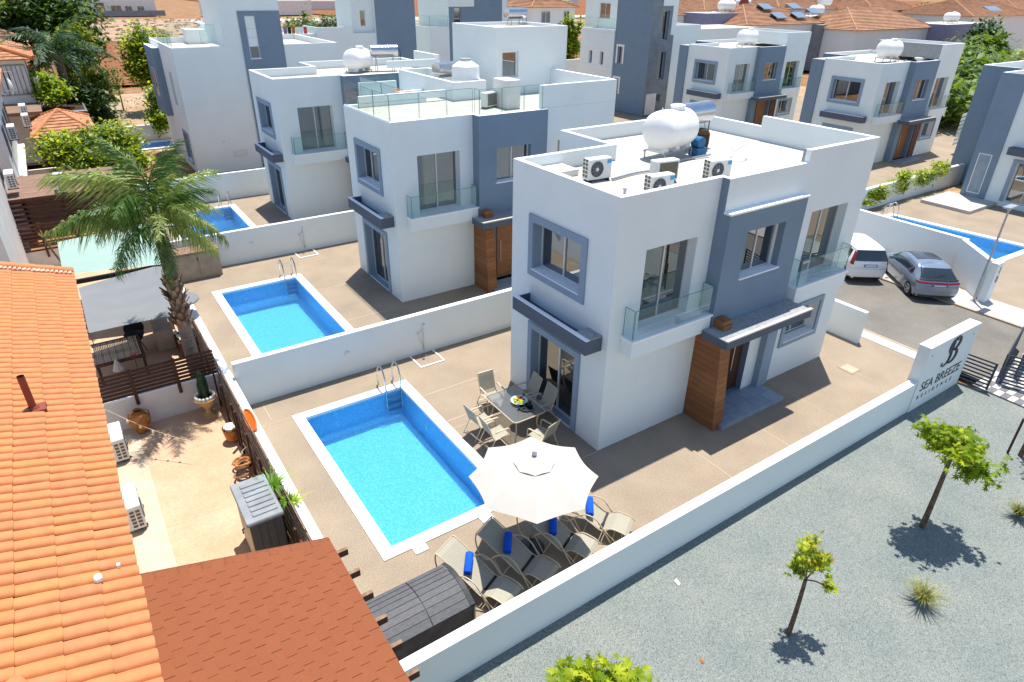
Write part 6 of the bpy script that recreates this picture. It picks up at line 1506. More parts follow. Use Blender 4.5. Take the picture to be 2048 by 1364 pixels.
for i, (x, y, w_, d_, lab) in enumerate(((112, 100, 16, 12, 'farthest row tiled house, leftmost of four behind the water drums'), (140, 104, 16, 13, 'farthest row tiled house, second of four from the left'), (176, 62, 18, 14, 'farthest row tiled house, third of four, beyond the white corner house'), (186, 112, 20, 15, 'farthest row tiled house, rightmost of four under the top edge'))):
    hip_house(lab, x, x+w_, y, y+d_, 7.0, 2.6)
def block(label, x0, x1, y0, y1, h, m, wins=(), cat='house', extra=None):
    t = thing('flat_roof_house', label, cat, (x0, y0, 0)); b = MB(); b.box(x0, x1, y0, y1, 0, h, m, top='deck'); b.build('wall', t)
    for (face, a0, a1, b0, b1) in wins:
        fr = Fr((x0-.02, y1, 0), (0, -1)) if face == 'L' else Fr((x0, y0-.02, 0), (1, 0))
        window(t, fr, a0, a1, b0, b1, -.05, 2, 0, 'framew', 'panedark', room=.03)
    return t
block('mauve walled block with a tall window, behind the white roof box villa', 66.8, 77, 56.5, 62, 7.7, 'purple', (('F', 6.2, 8.0, 4.9, 6.9), ('F', .6, 1.1, 5.2, 6.2)))
block('blue grey mauve wing at the right of the tiled house by the palms', 107, 121.5, 44, 50, 6.2, 'purple', (('F', 9.5, 12, 2.6, 4.2), ('F', .6, 1.8, 3, 4.3)))
block('grey stone tiled wing of the solar panel house with narrow windows', 85.6, 94, 51.5, 56, 6.2, 'stonegray', (('F', 5.6, 6.8, 2.6, 4.2), ('F', 6.2, 7.0, 4.8, 5.6)))
block('mauve wing left of the tiled house between the two tanks', 97, 112, 60, 66, 6.7, 'purple', ())
block('low white building behind the grey cornered villa', 46, 62, 44, 50, 6.8, 'white', ())
block('pale building with dark openings at the far top left beyond the field', 6, 27, 252, 262, 4.6, 'offwhite', (('F', 8, 11, 1.2, 3), ('F', 12, 14, 1.3, 2.8), ('F', 15.5, 17.5, 1.3, 2.8), ('F', 4, 6.4, .3, 3.8)))
b = MB(); b.box(2, 29, 249, 249.4, 0, 1.6, 'stonegray'); o = b.build('garden_wall'); tag(o, 'grey wall in front of the pale building at the far top left', 'wall')
rn = random.Random(31)
for i in range(9):
    x, y = rn.uniform(30, 230), rn.uniform(235, 300)
    block(['tiny pale building', 'tiny white walled building', 'tiny flat roofed house'][i % 3]+' on the far horizon strip, '+['first', 'second', 'third', 'fourth', 'fifth', 'sixth', 'seventh', 'eighth', 'ninth'][i]+' from the left', 40+i*24, 50+i*24+rn.uniform(0, 6), y, y+8, rn.uniform(3, 5), 'offwhite', ())
# solar panels on the tiled roof
sp0 = None; k = 0
for (x, y) in ((79.0, 53.9), (79.0, 56.4), (83.6, 53.9), (85.6, 56.4), (88.5, 54.9)):
    t = proto('solar_collector', 'dark blue solar panel', 'solar collector', 'solar panels on the tiled roof') if k == 0 else None
    if k == 0:
        b = MB(); b.box(-1.2, 1.2, -.8, .8, 0, .06, 'solar'); b.build('panel', t); b = MB(); b.box(-1.15, 1.15, .6, .66, -.5, 0, 'galv'); b.box(-1.15, 1.15, -.66, -.6, -.15, 0, 'galv'); b.build('stand', t); sp0 = t
    lab = ['lower left solar panel on the tiled roof', 'upper left solar panel on the tiled roof', 'lower middle solar panel on the tiled roof', 'upper right solar panel on the tiled roof', 'rightmost solar panel near the stone tiled wing'][k]
    if k: t = dup(sp0, lab, (0, 0, 0))
    t['label'] = lab; t.location = (x, y, 6.75+(y-52.3)*.42); t.rotation_euler = (radians(24), 0, 0); k += 1
t = dup(sp0, 'dark solar panel on the white house roof in the top right corner', (147, 54.5, 7.4), 0); t.rotation_euler = (radians(24), 0, 0); t.scale = (2.2, 2, 1)
# far roof tanks
for i, (x, y, z, lab) in enumerate(((72.5, 58, 7.6, 'small white tank on the mauve walled block'), (88.5, 68, 7.6, 'white tank beside the dark red dish at the top'), (100, 62, 6.7, 'white tank on the mauve wing at the top right'), (113, 46.5, 6.1, 'white tank on the blue grey mauve wing'), (108, 66, 7.8, 'white drum on stands at the top edge'))):
    q = dup(tk, lab, (x, y, z), radians(-15)); q.scale = (1.5, 1.3, 1.15)
b = MB(); b.lathe([(.0, 0), (.9, .1), (1.1, .3), (1.0, .3), (.0, .12)], 'redpipe', 20, (79, 60, 8.6), 'y'); b.tube([(79, 60, 7.7), (79, 60, 8.6)], .05, 'galv', 5); o = b.build('satellite_dish'); tag(o, 'dark red satellite dish above the solar panel house', 'satellite dish')

# ------------------------------------------------------------------ older houses on the left
L1 = thing('lilac_house', 'lilac walled house with orange tiles at the far left', 'house', (-14, 46, 0))
b = MB(); b.box(-18, -10.55, 46, 56, 0, 6.35, M['purple'] if False else 'offwhite'); b.build('wall', L1)
b = MB(); n = 9
for k in range(n):
    d0, d1 = .42*k, .42*(k+1); za, zb = 6.3+.14*k, 6.3+.14*(k+1)
    b.face([(-18, 45.4+d0, za+.05), (-10.0-d0, 45.4+d0, za+.05), (-10.0-d1, 45.4+d1, zb), (-18, 45.4+d1, zb)], 'tile_stuff'); b.face([(-18, 45.4+d0, za-.03), (-10.0-d0, 45.4+d0, za-.03), (-10.0-d0, 45.4+d0, za+.05), (-18, 45.4+d0, za+.05)], 'tile_stuff')
    b.face([(-10.0-d0, 45.4+d0, za+.05), (-10.0-d0, 56, za+.05), (-10.0-d1, 56, zb), (-10.0-d1, 45.4+d1, zb)], 'tile_stuff')
b.face([(-18, 45.4, 6.27), (-18, 56, 6.27), (-10, 56, 6.27), (-10, 45.4, 6.27)], 'white'); r_ = b.build('roof', L1)
b = MB(); b.tube([(-10.0, 45.4, 6.4), (-13.8, 49.2, 7.65)], .14, 'tile_orange', 8); b.tube([(-10.0, 45.4, 6.35), (-10, 56, 6.35)], .08, 'tile_orange', 6); b.build('ridge_cap', r_)
fr = Fr((-12.6, 45.98, 0), (1, 0)); window(L1, fr, .5, 1.2, 4.4, 5.6, -.05, 1, 0, 'framew', 'panedark', room=.02)
b = MB(); b.box(-.0, 2.0, -.03, -.001, 4.1, 6.0, 'room', P=fr); 
for i in range(8): b.box(.02+.25*i, .2+.25*i, -.045, -.031, 4.2, 5.9, 'curtain', P=fr)
b.build('shutter', L1)
b = MB(); b.box(-13.5, -10.4, 41.9, 45.9, 3.4, 3.6, 'brownroof'); b.box(-13.5, -10.7, 44.5, 45.9, 0, 3.4, 'offwhite'); o = b.build('lower_roof', L1)
L1b = hip_house('small orange tiled house behind the lilac one, at the left edge', -20, -10.6, 58, 68, 6.9, 1.7, 'offwhite')
L2 = thing('grey_house', 'tall pinkish grey house wall with windows and air conditioners at the left edge', 'house', (-14, 30, 0))
b = MB(); b.box(-20, -12.05, 27.3, 38.5, 0, 6.4, 'offwhite'); b.build('wall', L2)
b = MB(); b.box(-12.1, -11.75, 27.4, 38.6, 2.2, 2.35, 'coping'); b.box(-12.5, -11.6, 27.2, 38.6, 6.4, 6.5, 'tile_stuff'); b.build('ledge', L2)
fr = Fr((-12.03, 38.5, 0), (0, -1))
for a in (1.2, 3.6, 6.2, 9.0): window(L2, fr, a, a+1.2, 3.6, 4.9, -.05, 2, 0, 'framew', 'panedark', room=.02)
L3 = thing('grey_house', 'grey house corner at the left edge beside the brown felt roof', 'house', (-14, 22, 0))
b = MB(); b.box(-20, -12.35, 16, 25.5, 0, 6, 'offwhite'); b.build('wall', L3)
fr = Fr((-12.33, 25.5, 0), (0, -1)); window(L3, fr, 1.0, 2.0, 3.6, 4.9, -.05, 1, 0, 'framew', 'panedark', room=.02)
q = dup(g1, 'air conditioner on the grey wall at the left edge, above the brown felt roof', (-12.05, 23.8, 3.3), radians(90)); q.scale = (0.95,)*3
q = dup(g1, 'air conditioner high on the pinkish grey wall at the left edge', (-11.75, 30.2, 4.1), radians(90)); q.scale = (0.95,)*3
q = dup(g1, 'upper air conditioner stacked beside the lime bush', (-10.2, 46.6, 4.4), radians(90))
q = dup(g1, 'lower air conditioner stacked beside the lime bush', (-10.2, 46.6, 3.7), radians(90))
q = dup(g1, 'upper air conditioner next to the round lower brown roof', (-11.3, 40.3, 3.6), radians(90))
q = dup(g1, 'lower air conditioner next to the lower brown roof', (-11.3, 39.2, 3.2), radians(90))
b = MB(); b.lathe([(.02, .12), (.3, .08), (.5, -.04), (.48, -.05), (.02, .05)], 'curtain', 20, (-11.5, 40, 5.35), 'x'); b.tube([(-11.5, 40, 5.3), (-11.9, 40, 4.9), (-12.1, 40, 5.0)], .03, 'galv', 5); o = b.build('satellite_dish'); tag(o, 'white satellite dish by the lilac house wall', 'satellite dish')
br = thing('brown_shelter', 'long brown felt roof on dark posts behind the long slatted fence', 'shelter', (-11, 24.5, 0))
b = MB(); b.box(-14, -8.2, 22.95, 27.1, 2.88, 3.0, 'wood_red', top='brownroof'); b.build('roof', br)
for i in range(3): b = MB(); b.box(-13.9, -8.2, 23.8+1.2*i, 23.83+1.2*i, 3.001, 3.012, 'mortar'); b.build('felt_seam', br)
for i in range(9): b = MB(); b.box(-13.5, -8.4, 23.3, 23.34, 1.1+.2*i, 1.22+.2*i, 'wood_red'); b.build('slat', br)
for x in (-12.4, -10.4, -8.5): b = MB(); b.box(x-.06, x+.06, 23.0, 23.12, 0, 2.87, 'wood_dark'); b.build('post', br)
q = dup(g1, 'white roof unit on the edge of the brown felt roof, beside the palm fronds', (-10.4, 23.4, 3.0), radians(90))
gz = thing('gazebo', 'square gazebo with a weathered orange tiled pyramid roof, left of the tall villa', 'gazebo', (-9.6, 40.5, 0))
b = MB(); n = 9; gx0, gx1, gy0, gy1, ze, zt = -11.3, -7.9, 36.6, 43.5, 2.9, 3.9
for k in range(n):
    t0, t1 = k/n, (k+1)/n
    def rg(t): cx, cy = (gx0+gx1)/2, (gy0+gy1)/2; return [(cx+(x-cx)*(1-t), cy+(y-cy)*(1-t)) for x, y in rectpts(gx0, gx1, gy0, gy1)]
    A, B_ = rg(t0), rg(t1*.999)
    for i in range(4):
        za, zb = ze+(zt-ze)*t0+.05, ze+(zt-ze)*t1
        b.face([(*A[i], za), (*A[(i+1) % 4], za), (*B_[(i+1) % 4], zb), (*B_[i], zb)], 'tile_stuff'); b.face([(*A[i], za-.06), (*A[(i+1) % 4], za-.06), (*A[(i+1) % 4], za), (*A[i], za)], 'tile_stuff')
o = b.build('roof', gz)
b = MB()
for x, y in rectpts(gx0, gx1, gy0, gy1): b.tube([(x, y, ze+.05), ((gx0+gx1)/2, (gy0+gy1)/2, zt+.03)], .07, 'tile_orange', 6)
b.build('ridge_cap', o)
for x, y in rectpts(gx0+.3, gx1-.3, gy0+.3, gy1-.3): b = MB(); b.box(x-.08, x+.08, y-.08, y+.08, 0, 2.9, 'wood_dark'); b.build('post', gz)
b = MB(); b.box(-11.9, -7.9, 35.2, 35.35, 0, 1.5, 'offwhite'); b.box(-11.9, -8.4, 33.2, 35.1, 0, .05, 'npatio'); o = b.build('garden_wall'); tag(o, 'ochre yard wall in front of the tiled gazebo', 'wall')
b = MB(); b.box(-12.2, -8.0, 27.3, 27.45, 0, 2.2, 'beigepl'); o = b.build('garden_wall'); tag(o, 'brown rendered wall behind the felt roof', 'wall')
b = MB(); b.box(-11.0, -7.9, 44.6, 48.5, 0, 3.0, 'wood_dark', top='soil'); b.tube([(-7.9, 44.6, 3.0), (-7.9, 48.5, 3.1)], .06, 'galv', 5); b.tube([(-10.9, 44.6, 3.05), (-7.9, 44.6, 3.05)], .06, 'galv', 5); o = b.build('dark_shed'); tag(o, 'dark netted shed behind the tiled gazebo', 'shed')

# ------------------------------------------------------------------ vegetation
def leafmesh(kind):
    b = MB()
    if kind == 'lobed':
        pts = []; lob = [(0, 1.0), (.42, .38), (.75, .86), (1.15, .34), (1.5, .72), (2.0, .3), (2.6, .45), (3.14, .10)]
        for a, r in lob: pts.append((a, r))
        P = [(r*cos(a), r*sin(a)) for a, r in pts] + [(r*cos(a), -r*sin(a)) for a, r in pts[1:-1]][::-1]
        b.face([(x, y, -.22*(x*x+y*y)+.12*abs(y)) for x, y in P], 'leaf_lime')
    else:
        P = [(-.5, 0), (-.2, .22), (.2, .24), (.6, 0), (.2, -.24), (-.2, -.22)]
        b.face([(x, y, -.2*x*x+.3*abs(y)) for x, y in P], 'leaf_lime')
    return b
def young_tree(label, base, zt, clusters, size, n, leafm, seed, yellow=0.0, lean=(0, 0), tr=.052, extra=0, group='young mulberry like trees in the gravel bed'):
    t = thing('young_tree', label, 'tree', base, group); rn = random.Random(seed)
    x, y, z = base; b = MB(); top = (x+lean[0], y+lean[1], zt)
    b.tube(smooth3([(x, y, z-.05), (x+lean[0]*.4+.02, y+lean[1]*.4, z+zt*.45), top]), [tr*1.35-.5*tr*i/12 for i in range(13)], 'trunk', 8); tk_ = b.build('trunk', t, smooth=True)
    b = MB()
    for (cx, cy, cz, r, rz) in clusters:
        b.tube(smooth3([top, ((top[0]+cx)/2, (top[1]+cy)/2, (top[2]+cz)/2+.05), (cx, cy, cz)]), tr*.35, 'trunk', 5)
        for q in range(5):
            a = rn.uniform(0, 6.3); b.tube([(cx, cy, cz-.05), (cx+r*.8*cos(a), cy+r*.8*sin(a), cz+rn.uniform(-.5, .6)*rz)], tr*.15, 'trunk', 4)
    b.build('limb', t)
    lm = leafmesh('lobed'); lm.mats = [M[leafm]]; L0 = lm.build('leaf', t); me = L0.data; me2 = me.copy(); me2.materials.clear(); me2.materials.append(M['leaf_yel']); first = True
    tot = sum(c[3]**2*c[4]**.5 for c in clusters)
    st_ = MB(); made = 0
    for (cx, cy, cz, r, rz) in clusters:
        m = int((n+extra)*(r**2*rz**.5)/tot)
        subs = [(rn.gauss(0, .45)*r, rn.gauss(0, .45)*r, rn.gauss(0, .45)*rz) for _ in range(9)]
        for i in range(m):
            sx, sy, sz_ = subs[rn.randrange(9)]
            px, py, pz = cx+sx+rn.gauss(0, .26)*r, cy+sy+rn.gauss(0, .26)*r, cz+sz_+rn.gauss(0, .30)*rz
            s = size*rn.uniform(.6, 1.25); rot = (rn.gauss(0, .55), rn.gauss(.15, .55), rn.uniform(0, 6.28))
            if made < n:
                mm = me2 if rn.random() < yellow else me
                o = L0 if first else link('leaf', mm, t)
                first = False; o.location = (px, py, pz); o.rotation_euler = rot; o.scale = (s, s, s); o.matrix_parent_inverse = Matrix.Translation((-base[0], -base[1], -base[2])); made += 1
            else:
                from mathutils import Euler
                R_m = Euler(rot).to_matrix(); q = len(st_.v); k = st_.m(leafm)
                for v in lm.v: w = R_m @ (Vector(v)*s); st_.v.append((px+w.x, py+w.y, pz+w.z))
                st_.f.append(tuple(range(q, q+len(lm.v)))); st_.mi.append(k)
    if st_.v: o = st_.build('foliage', t); o['kind'] = 'stuff'
    return t
young_tree('larger young tree with a full lime green crown in the gravel bed on the right', (4.64, -6.34, -.05), 1.95, [(4.45, -6.20, 2.45, .54, .30), (4.85, -6.38, 2.25, .54, .28), (5.05, -6.75, 1.85, .38, .28), (4.25, -6.0, 2.65, .36, .22), (5.0, -6.15, 2.35, .34, .22)], .125, 298, 'leaf_lime', 1, .04, lean=(.03, .02), extra=1500)
young_tree('smaller young tree with a sparse yellowing crown in the gravel bed', (-.54, -6.39, -.05), 1.45, [(-.40, -6.20, 2.02, .27, .25), (-.62, -6.28, 1.72, .20, .13), (-.10, -6.40, 1.66, .14, .10), (-.12, -6.62, 1.22, .13, .13)], .085, 290, 'leaf_lime', 2, .38, lean=(.02, .02), tr=.042, extra=330)
young_tree('young tree with big glossy leaves cut off by the bottom edge', (-5.55, -6.35, -.05), 1.3, [(-5.35, -6.0, 1.95, .55, .22), (-5.85, -5.9, 1.8, .42, .18), (-5.0, -6.25, 1.75, .45, .2), (-5.4, -6.5, 1.9, .5, .2)], .15, 298, 'leaf_lime', 3, .02, extra=700)
young_tree('young staked tree at the right edge of the gravel bed', (9.62, -6.45, -.05), 1.8, [(9.8, -6.6, 2.4, .5, .25), (10.2, -6.9, 2.2, .45, .22)], .10, 200, 'leaf_lime', 4, .03)
b = MB(); b.tube([(9.45, -6.2, -.05), (9.45, -6.2, 1.1)], .03, 'wood_dark', 6); o = b.build('tree_stake'); tag(o, 'dark stake beside the young tree at the right edge', 'stake')
def grass_clump(label, x, y, r, n, seed):
    rn = random.Random(seed); b = MB(); plant_leaves(b, (x, y, -.05), n, r*1.2, .75, 'grassy', .009, .7, rn, 4, .8); plant_leaves(b, (x, y, -.05), n//2, r*.6, .6, 'leaf_lime', .014, .8, rn, 3, .9)
    o = b.build('grass_clump'); tag(o, label, 'grass clump', 'grass clumps in the gravel bed')
grass_clump('spiky green and straw coloured grass clump in the gravel bed', 2.42, -7.45, .56, 300, 1)
grass_clump('pale dry grass clump by the right edge of the gravel bed', 6.9, -7.45, .52, 240, 2)
for (x, y, s, m_, lab) in ((-1.45, -4.3, .04, 'ceramic', 'small white litter scrap on the gravel near the wall'), (-2.42, -5.85, .03, 'clay', 'small orange leaf lying on the gravel')):
    b = MB(); b.face([(x-s, y-s*2, -.03), (x+s, y-s*1.5, -.035), (x+s*1.2, y+s*2, -.02), (x-s*.6, y+s*1.4, -.03)], m_); o = b.build('litter'); tag(o, lab, 'litter')

# palms
def frond_mesh(L_, arch, nl, seed, mt, w=.022, ll=.42, hang=.55):
    b = MB(); rn = random.Random(seed); pts = []
    for i in range(15):
        t = i/14; pts.append(Vector((L_*t*(1-.12*t), 0, L_*(arch*t-(arch+.28)*t*t))))
    b.tube(pts, [.028-.022*i/14 for i in range(15)], mt, 5)
    for i in range(nl):
        t = .12+.87*i/nl; f = t*14; k = min(int(f), 13); p = pts[k].lerp(pts[k+1], f-k); tan = (pts[k+1]-pts[k]).normalized()
        l = ll*(sin(pi*(.15+.8*t)))**.7*rn.uniform(.6, 1.25)*L_/3
        for s in (-1, 1):
            d = (tan*.6+Vector((0, s, 0))*rn.uniform(.45, .95)+Vector((0, 0, rn.uniform(-hang, .35)))).normalized()
            m_ = p+d*l*.55; e = p+d*l+Vector((0, 0, -hang*l*.55)); sd = tan*w
            b.face([p-sd*.6, p+sd*.6, m_+sd, m_-sd], mt); b.face([m_-sd, m_+sd, e+sd*.12, e-sd*.12], mt)
    return b
def palm(label, base, h, L_, n, seed, mt='leaf_palm', tr=.22, nl=70, boots=True, tilt=(-.35, 1.1), w=.022, hang=.55, ll=.42, cat='palm tree', hb=(.34, .42), fs=1.0):
    t = thing('palm_tree', label, cat, base); rn = random.Random(seed); x, y, z = base
    b = MB(); N_ = 16; b.tube([(x, y, z+h*i/N_) for i in range(N_+1)], [tr*(1.12-.25*i/N_)*(1+.04*(i % 2)) for i in range(N_+1)], 'palmtrunk', 14); b.build('trunk', t)
    ms = [frond_mesh(L_*s, a, nl, seed+i, mt, w, ll, hang) for i, (s, a) in enumerate(((1, .55), (.92, .75), (1.05, .38)))]
    me = []
    for q in ms: o = q.build('frond', t); me.append(o.data); bpy.data.objects.remove(o)
    for i in range(n):
        o = link('frond', me[i % 3], t); a = i*2.399+rn.uniform(-.25, .25); el = tilt[1]+(tilt[0]-tilt[1])*(i/n)**.8+rn.uniform(-.18, .18)
        o.location = (x+.06*cos(a), y+.06*sin(a), z+h+.25-.35*i/n); o.rotation_euler = (rn.uniform(-.35, .35), -el, a); sc_ = (1.0-.19*cos(a-radians(-40)))*rn.uniform(.88, 1.1)*(1.0+(fs-1.0)*i/n) if fs != 1.0 else 1.0; o.scale = (sc_, sc_, sc_); o.matrix_parent_inverse = Matrix.Translation((-x, -y, -z))
    if boots:
        b = MB(); b.face([(0, -.08, 0), (0, .08, 0), (.07, .065, .20), (.12, .035, .36), (.12, -.035, .36), (.07, -.065, .20)], 'boot'); b.face([(-.03, -.08, 0), (.04, -.065, .20), (.09, -.035, .36), (.12, -.035, .36), (.07, -.065, .20), (0, -.08, 0)], 'boot'); b0 = b.build('frond_boot', t); bmesh_ = b0.data; bpy.data.objects.remove(b0)
        for i in range(75):
            o = link('frond_boot', bmesh_, t); a = i*2.399; zz = z+h*(hb[0]+hb[1]*i/75); o.location = (x+tr*.82*cos(a), y+tr*.82*sin(a), zz); o.rotation_euler = (rn.uniform(-.15, .15), rn.uniform(-.1, .45), a); s = rn.uniform(.6, 1.05); o.scale = (s, s, s); o.matrix_parent_inverse = Matrix.Translation((-x, -y, -z))
    return t
palm('tall queen palm with drooping feathery fronds and a rough trunk in the second neighbouring yard', (-8.33, 8.75, -.02), 5.35, 2.4, 30, 5, tr=.175, tilt=(-.55, 1.3), w=.019, hang=1.6, ll=.62, nl=62, hb=(.43, .28), fs=.80)
palm('shaded palm among the dark trees at the far upper left', (-8.5, 52, 0), 5.9, 4.2, 18, 9, 'leaf_fdark', .3, 50, False, tilt=(-.5, 1.0), w=.05, ll=.6)
palm('small palm above the jungle plants at the upper right', (91, 30.5, 0), 4.6, 2.6, 16, 12, 'leaf_mid', .25, 26, False, w=.09, ll=.8, tilt=(-.2, 1.1))

def foliage(label, blobs, size, n, mt, seed, base=None, trunk=None, name='tree', cat='tree', group=None, mt2=None, trunks=None, narrow=.5):
    """leaf quads spread in clumps through the volume of several blobs (x, y, z, rx, ry, rz)"""
    rn = random.Random(seed); bx = base or (blobs[0][0], blobs[0][1], 0)
    t = thing(name, label, cat, bx, group)
    b = MB(); tot = sum(q[3]*q[4]*q[5] for q in blobs); k1 = b.m(mt); k2 = b.m(mt2 or mt)
    for (x, y, z, rx, ry, rz) in blobs:
        m = int(n*rx*ry*rz/tot); nc = max(6, m//45); cl = []
        while len(cl) < nc:
            u = Vector((rn.uniform(-1, 1), rn.uniform(-1, 1), rn.uniform(-1, 1)))
            if .35 < u.length < 1: cl.append(u*(.72+.38*rn.random()))
        for i in range(m):
            c = cl[rn.randrange(nc)]; s = .24
            px, py, pz = x+rx*(c.x+rn.gauss(0, s)), y+ry*(c.y+rn.gauss(0, s)), z+rz*(c.z+rn.gauss(0, s))
            sz_ = size*rn.uniform(.55, 1.3); a, e = rn.uniform(0, 6.28), rn.uniform(-.9, .9)
            u = Vector((cos(a)*cos(e), sin(a)*cos(e), sin(e)))*sz_; v = Vector((-sin(a), cos(a), rn.uniform(-.5, .5)))*sz_*narrow
            q = len(b.v); b.v += [(px-u.x, py-u.y, pz-u.z), (px-v.x, py-v.y, pz-v.z), (px+u.x, py+u.y, pz+u.z), (px+v.x, py+v.y, pz+v.z)]
            b.f.append((q, q+1, q+2, q+3)); b.mi.append(k2 if rn.random() < .3 else k1)
    b.build('crown', t)
    if trunk:
        h, r = trunk; b = MB(); b.tube(smooth3([(bx[0], bx[1], bx[2]-.1), (bx[0]+.1*h*.1, bx[1], h*.5), (blobs[0][0], blobs[0][1], h)]), [r*(1.2-.05*i) for i in range(13)], 'trunk', 7)
        for (x, y, z, rx, ry, rz) in blobs[:5]: b.tube([(blobs[0][0], blobs[0][1], h*.85), ((x+blobs[0][0])/2, (y+blobs[0][1])/2, (h+z)/2), (x, y, z)], r*.4, 'trunk', 5)
        b.build('trunk', t)
    return t
foliage('leafy citrus tree with fresh green leaves behind the palm fronds', [(-9.6, 33, 2.9, 1.5, 1.5, .9), (-7.6, 33.2, 3.0, 1.4, 1.4, 1.0), (-8.6, 31.8, 2.3, 1.5, 1.3, .8), (-6.9, 31.5, 2.2, 1.0, 1.0, .8)], .14, 9000, 'leaf_mid', 1, (-8.4, 33, 0), (2.0, .12), mt2='leaf_lime')
foliage('large dark pine like tree in the upper left corner', [(-8.6, 62, 8.2, 3.6, 3.2, 2.0), (-6.6, 64, 8.2, 2.2, 3, 1.7), (-10.5, 63, 7.4, 2.2, 2.5, 1.8), (-7.2, 60, 5.6, 2.8, 2.4, 1.6), (-5.4, 61, 6.3, 1.2, 1.3, 1.0)], .30, 9000, 'leaf_dark', 2, (-7.5, 62, 0), (5.5, .35), mt2='leaf_mid')
foliage('yellow green tree mixed into the dark trees at the upper left', [(-7.2, 57, 6.9, 1.3, 1.6, 1.1), (-6.7, 57, 5.3, 1.1, 1.4, 1.0), (-7.4, 56, 4.0, 1.0, 1.5, .9)], .22, 2600, 'leaf_mid', 3, (-6.0, 57, 0), (4, .2), mt2='leaf_yel')
foliage('rounded lime green bush beside the lilac house', [(-9.75, 46.4, 4.3, 1.15, 1.3, .9)], .17, 2400, 'leaf_lime', 4, (-9.75, 46.4, 2.5), (3.2, .08), name='bush', cat='bush')
foliage('dark low shrubs under the trees behind the netted shed', [(-8.8, 50, 3.2, 2.2, 1.5, 1.2), (-7, 51.5, 2.0, 1.4, 1.4, 1.0)], .22, 2600, 'leaf_dark', 5, name='bush', cat='bush')
foliage('orange tinted small tree with hanging leaves by the sandy plot', [(-6.6, 52.5, 3.9, 1.0, 1.0, 1.1), (-6.2, 52.5, 2.9, .8, .8, .8)], .18, 1700, 'leaf_mid', 6, (-5.9, 52.5, 0), (2.5, .12), mt2='leaf_yel')
foliage('tall green bush on bare stems left of the tall villa', [(-1.2, 62, 5.0, 2.1, 2.0, 2.1), (-2.0, 61, 3.4, 1.5, 1.5, 1.4), (-.2, 60, 3.9, 1.6, 1.5, 1.6)], .22, 8000, 'leaf_mid', 7, (-1.5, 62, 0), (3.0, .2), name='bush', cat='bush', mt2='leaf_lime')
foliage('bright green shrub directly against the tall villa', [(-3.0, 47.6, 2.6, .9, .9, 1.2), (-3.4, 47, 1.6, .9, .9, .9)], .16, 2600, 'leaf_mid', 8, name='bush', cat='bush', mt2='leaf_lime')
foliage('sparse wispy sapling on the bare plot', [(-4.2, 64, 3.0, .9, .9, 1.5)], .16, 420, 'leaf_mid', 9, (-4.2, 64, 0), (2.4, .06))
foliage('long hedge behind the washing line terrace', [(20.5+1.9*i, 90+.4*(i % 3), 4.3, 1.5, 1.6, 1.9+.3*(i % 2)) for i in range(7)], .30, 8000, 'leaf_mid', 10, name='hedge', cat='hedge', mt2='leaf_dark')
foliage('green overgrown bank between the grey tower and the white wall', [(23.5, 60, 3.6, 1.6, 2, 2.2), (25.5, 61, 3.2, 1.8, 2, 2.2), (24.5, 60, 5.2, 1.6, 1.6, 1.2)], .22, 6500, 'leaf_mid', 11, name='hedge', cat='hedge')
foliage('bright lime leaved hedge in front of the top tiled house', [(46.5+1.3*i, 72-1.2*(i % 2), 6.6+.5*(i % 3 == 0), 1.3, 1.3, 1.5) for i in range(7)], .30, 5200, 'leaf_lime', 12, name='hedge', cat='hedge', mt2='leaf_mid')
foliage('small round tree in the gap beside the grey cornered villa', [(43.2, 56, 6.3, 1.2, 1.2, 1.2), (43.2, 56, 4.4, 1.1, 1.1, 1.4)], .28, 2600, 'leaf_mid', 13, (43.2, 56, 0), (4.5, .2), mt2='leaf_lime')
wall('slat_wall', 'white slatted wall under the small round tree in the gap', 36.5, 46, 53, 53.2, 3.4, 0)
foliage('dense banana and shrub jungle at the upper right, behind the concrete upstand villa', [(58, 19, 1.8, 5, 4, 2.4), (68, 24, 2.0, 6, 5, 2.6), (78, 27, 2.2, 6, 5, 2.8), (88, 31, 2.6, 6, 5, 2.6), (76, 18, 1.2, 6, 5, 2.0), (92, 22, 1.5, 7, 6, 2.4)], .42, 15000, 'leaf_mid', 14, name='shrubbery', cat='shrubs', mt2='leaf_dark')
foliage('scattered garden trees between the far tiled houses', [(97, 57, 3, 2, 2, 2.5), (123, 60, 3, 2.5, 2.5, 2.5), (145, 74, 3.5, 3, 3, 3), (120, 92, 4, 3, 3, 3), (77, 86, 4, 3, 3, 3), (92, 90, 4, 3, 3, 3), (176, 84, 4, 3, 3, 3)], .5, 6000, 'leaf_dark', 18, name='shrubbery', cat='shrubs', mt2='leaf_mid')
foliage('tall dark hedge beside the mauve wing', [(98+2.5*i, 34+1.2*i, 3.4, 1.6, 2, 3.2) for i in range(5)], .42, 5000, 'leaf_dark', 15, name='hedge', cat='hedge')
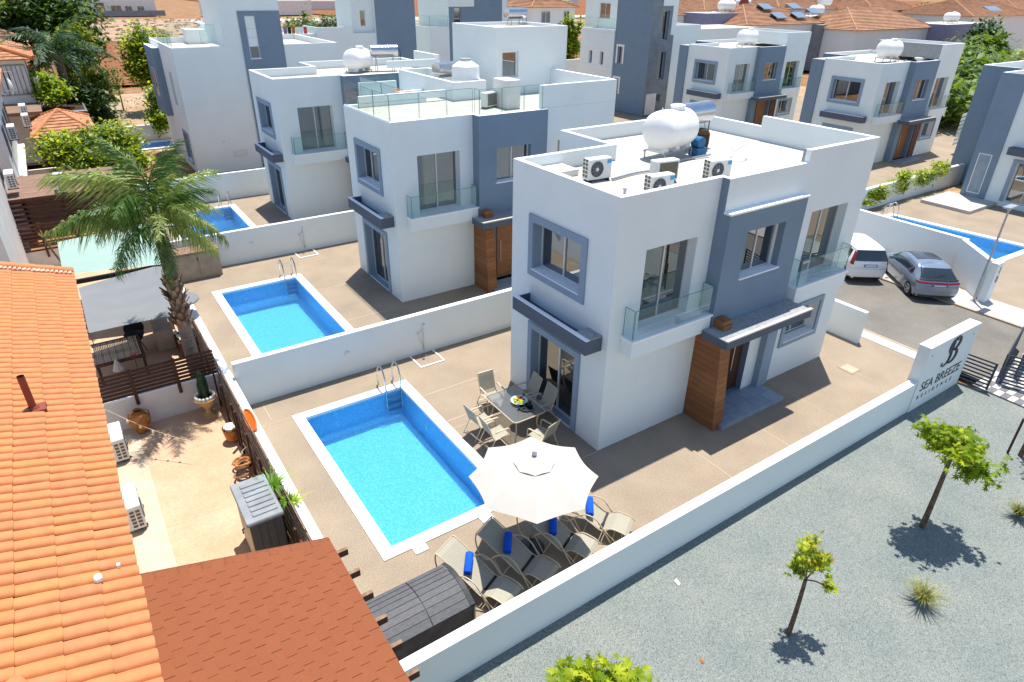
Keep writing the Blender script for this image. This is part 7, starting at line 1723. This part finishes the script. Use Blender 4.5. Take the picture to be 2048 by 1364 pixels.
for i, (x, y, h) in enumerate(((62, 22, 1.6), (71, 25, 1.9), (80, 28, 2.4), (74, 20, 1.6), (86, 26, 2.0), (58, 17.5, 1.3))):
    palm(['arching fan plant in the jungle, nearest the villa wall', 'arching fan plant in the middle of the jungle', 'arching fan plant high in the jungle', 'arching fan plant low on the right of the jungle', 'arching fan plant at the right edge of the jungle', 'arching fan plant at the lower left of the jungle'][i], (x, y, 0), h, 3.6, 12, 40+i, 'leaf_palm', .2, 24, False, w=.10, ll=.9, tilt=(-.1, 1.2))
foliage('climbing plants with yellow green leaves hanging over the low white wall on the right', [(28.2, 8.3, .9, 1.0, .35, .5), (30.4, 8.4, 1.1, 1.3, .35, .6), (33.0, 8.4, 1.1, 1.4, .4, .55), (26.9, 8.2, .7, .6, .3, .4), (35.5, 8.5, 1.2, 1.2, .4, .5)], .10, 4200, 'leaf_lime', 16, name='climbing_plant', cat='plants', mt2='leaf_mid')
rn = random.Random(77); b = MB()
for i in range(420): x, y = rn.uniform(-7, 12), rn.uniform(50, 84); plant_leaves(b, (x, y, -.05), 4, .4, .6, 'grassy', .03, .5, rn, 2, .6)
o = b.build('dry_weeds'); tag(o, 'scattered dry weeds on the sandy plot and field edge', None, kind='stuff')
b = MB()
for i in range(900):
    x, y = rn.uniform(-30, 70), rn.uniform(150, 228); s = rn.uniform(.15, .5); b.bevbox(x-s, x+s, y-s*.7, y+s*.7, -.1, s*.6, s*.25, 'sand')
o = b.build('rubble'); tag(o, 'pale stones strewn over the stony field', None, kind='stuff')
for i in range(6):
    pass
# little clothes line of washing on the far terrace
t = thing('washing', 'colourful washing hung on the far terrace railing', 'washing', (8, 47, 7.2))
for i in range(6):
    b = MB(); x = 6.98+.32*i; b.box(x, x+.26, 46.96, 47.0, 7.25, 7.75, ['cloth_misc', 'black', 'clay', 'white', 'white', 'flower'][i]); b.build('garment', t)
# wooden fence in the gap at right
slat_fence('pale slatted fence at the foot of the jungle plants', (46.4, 12.9), (1, .12), 7, .6, 2.9, 8, (1, 3, 5), mt='curtain', group='slatted fences at the right', slh=.22)
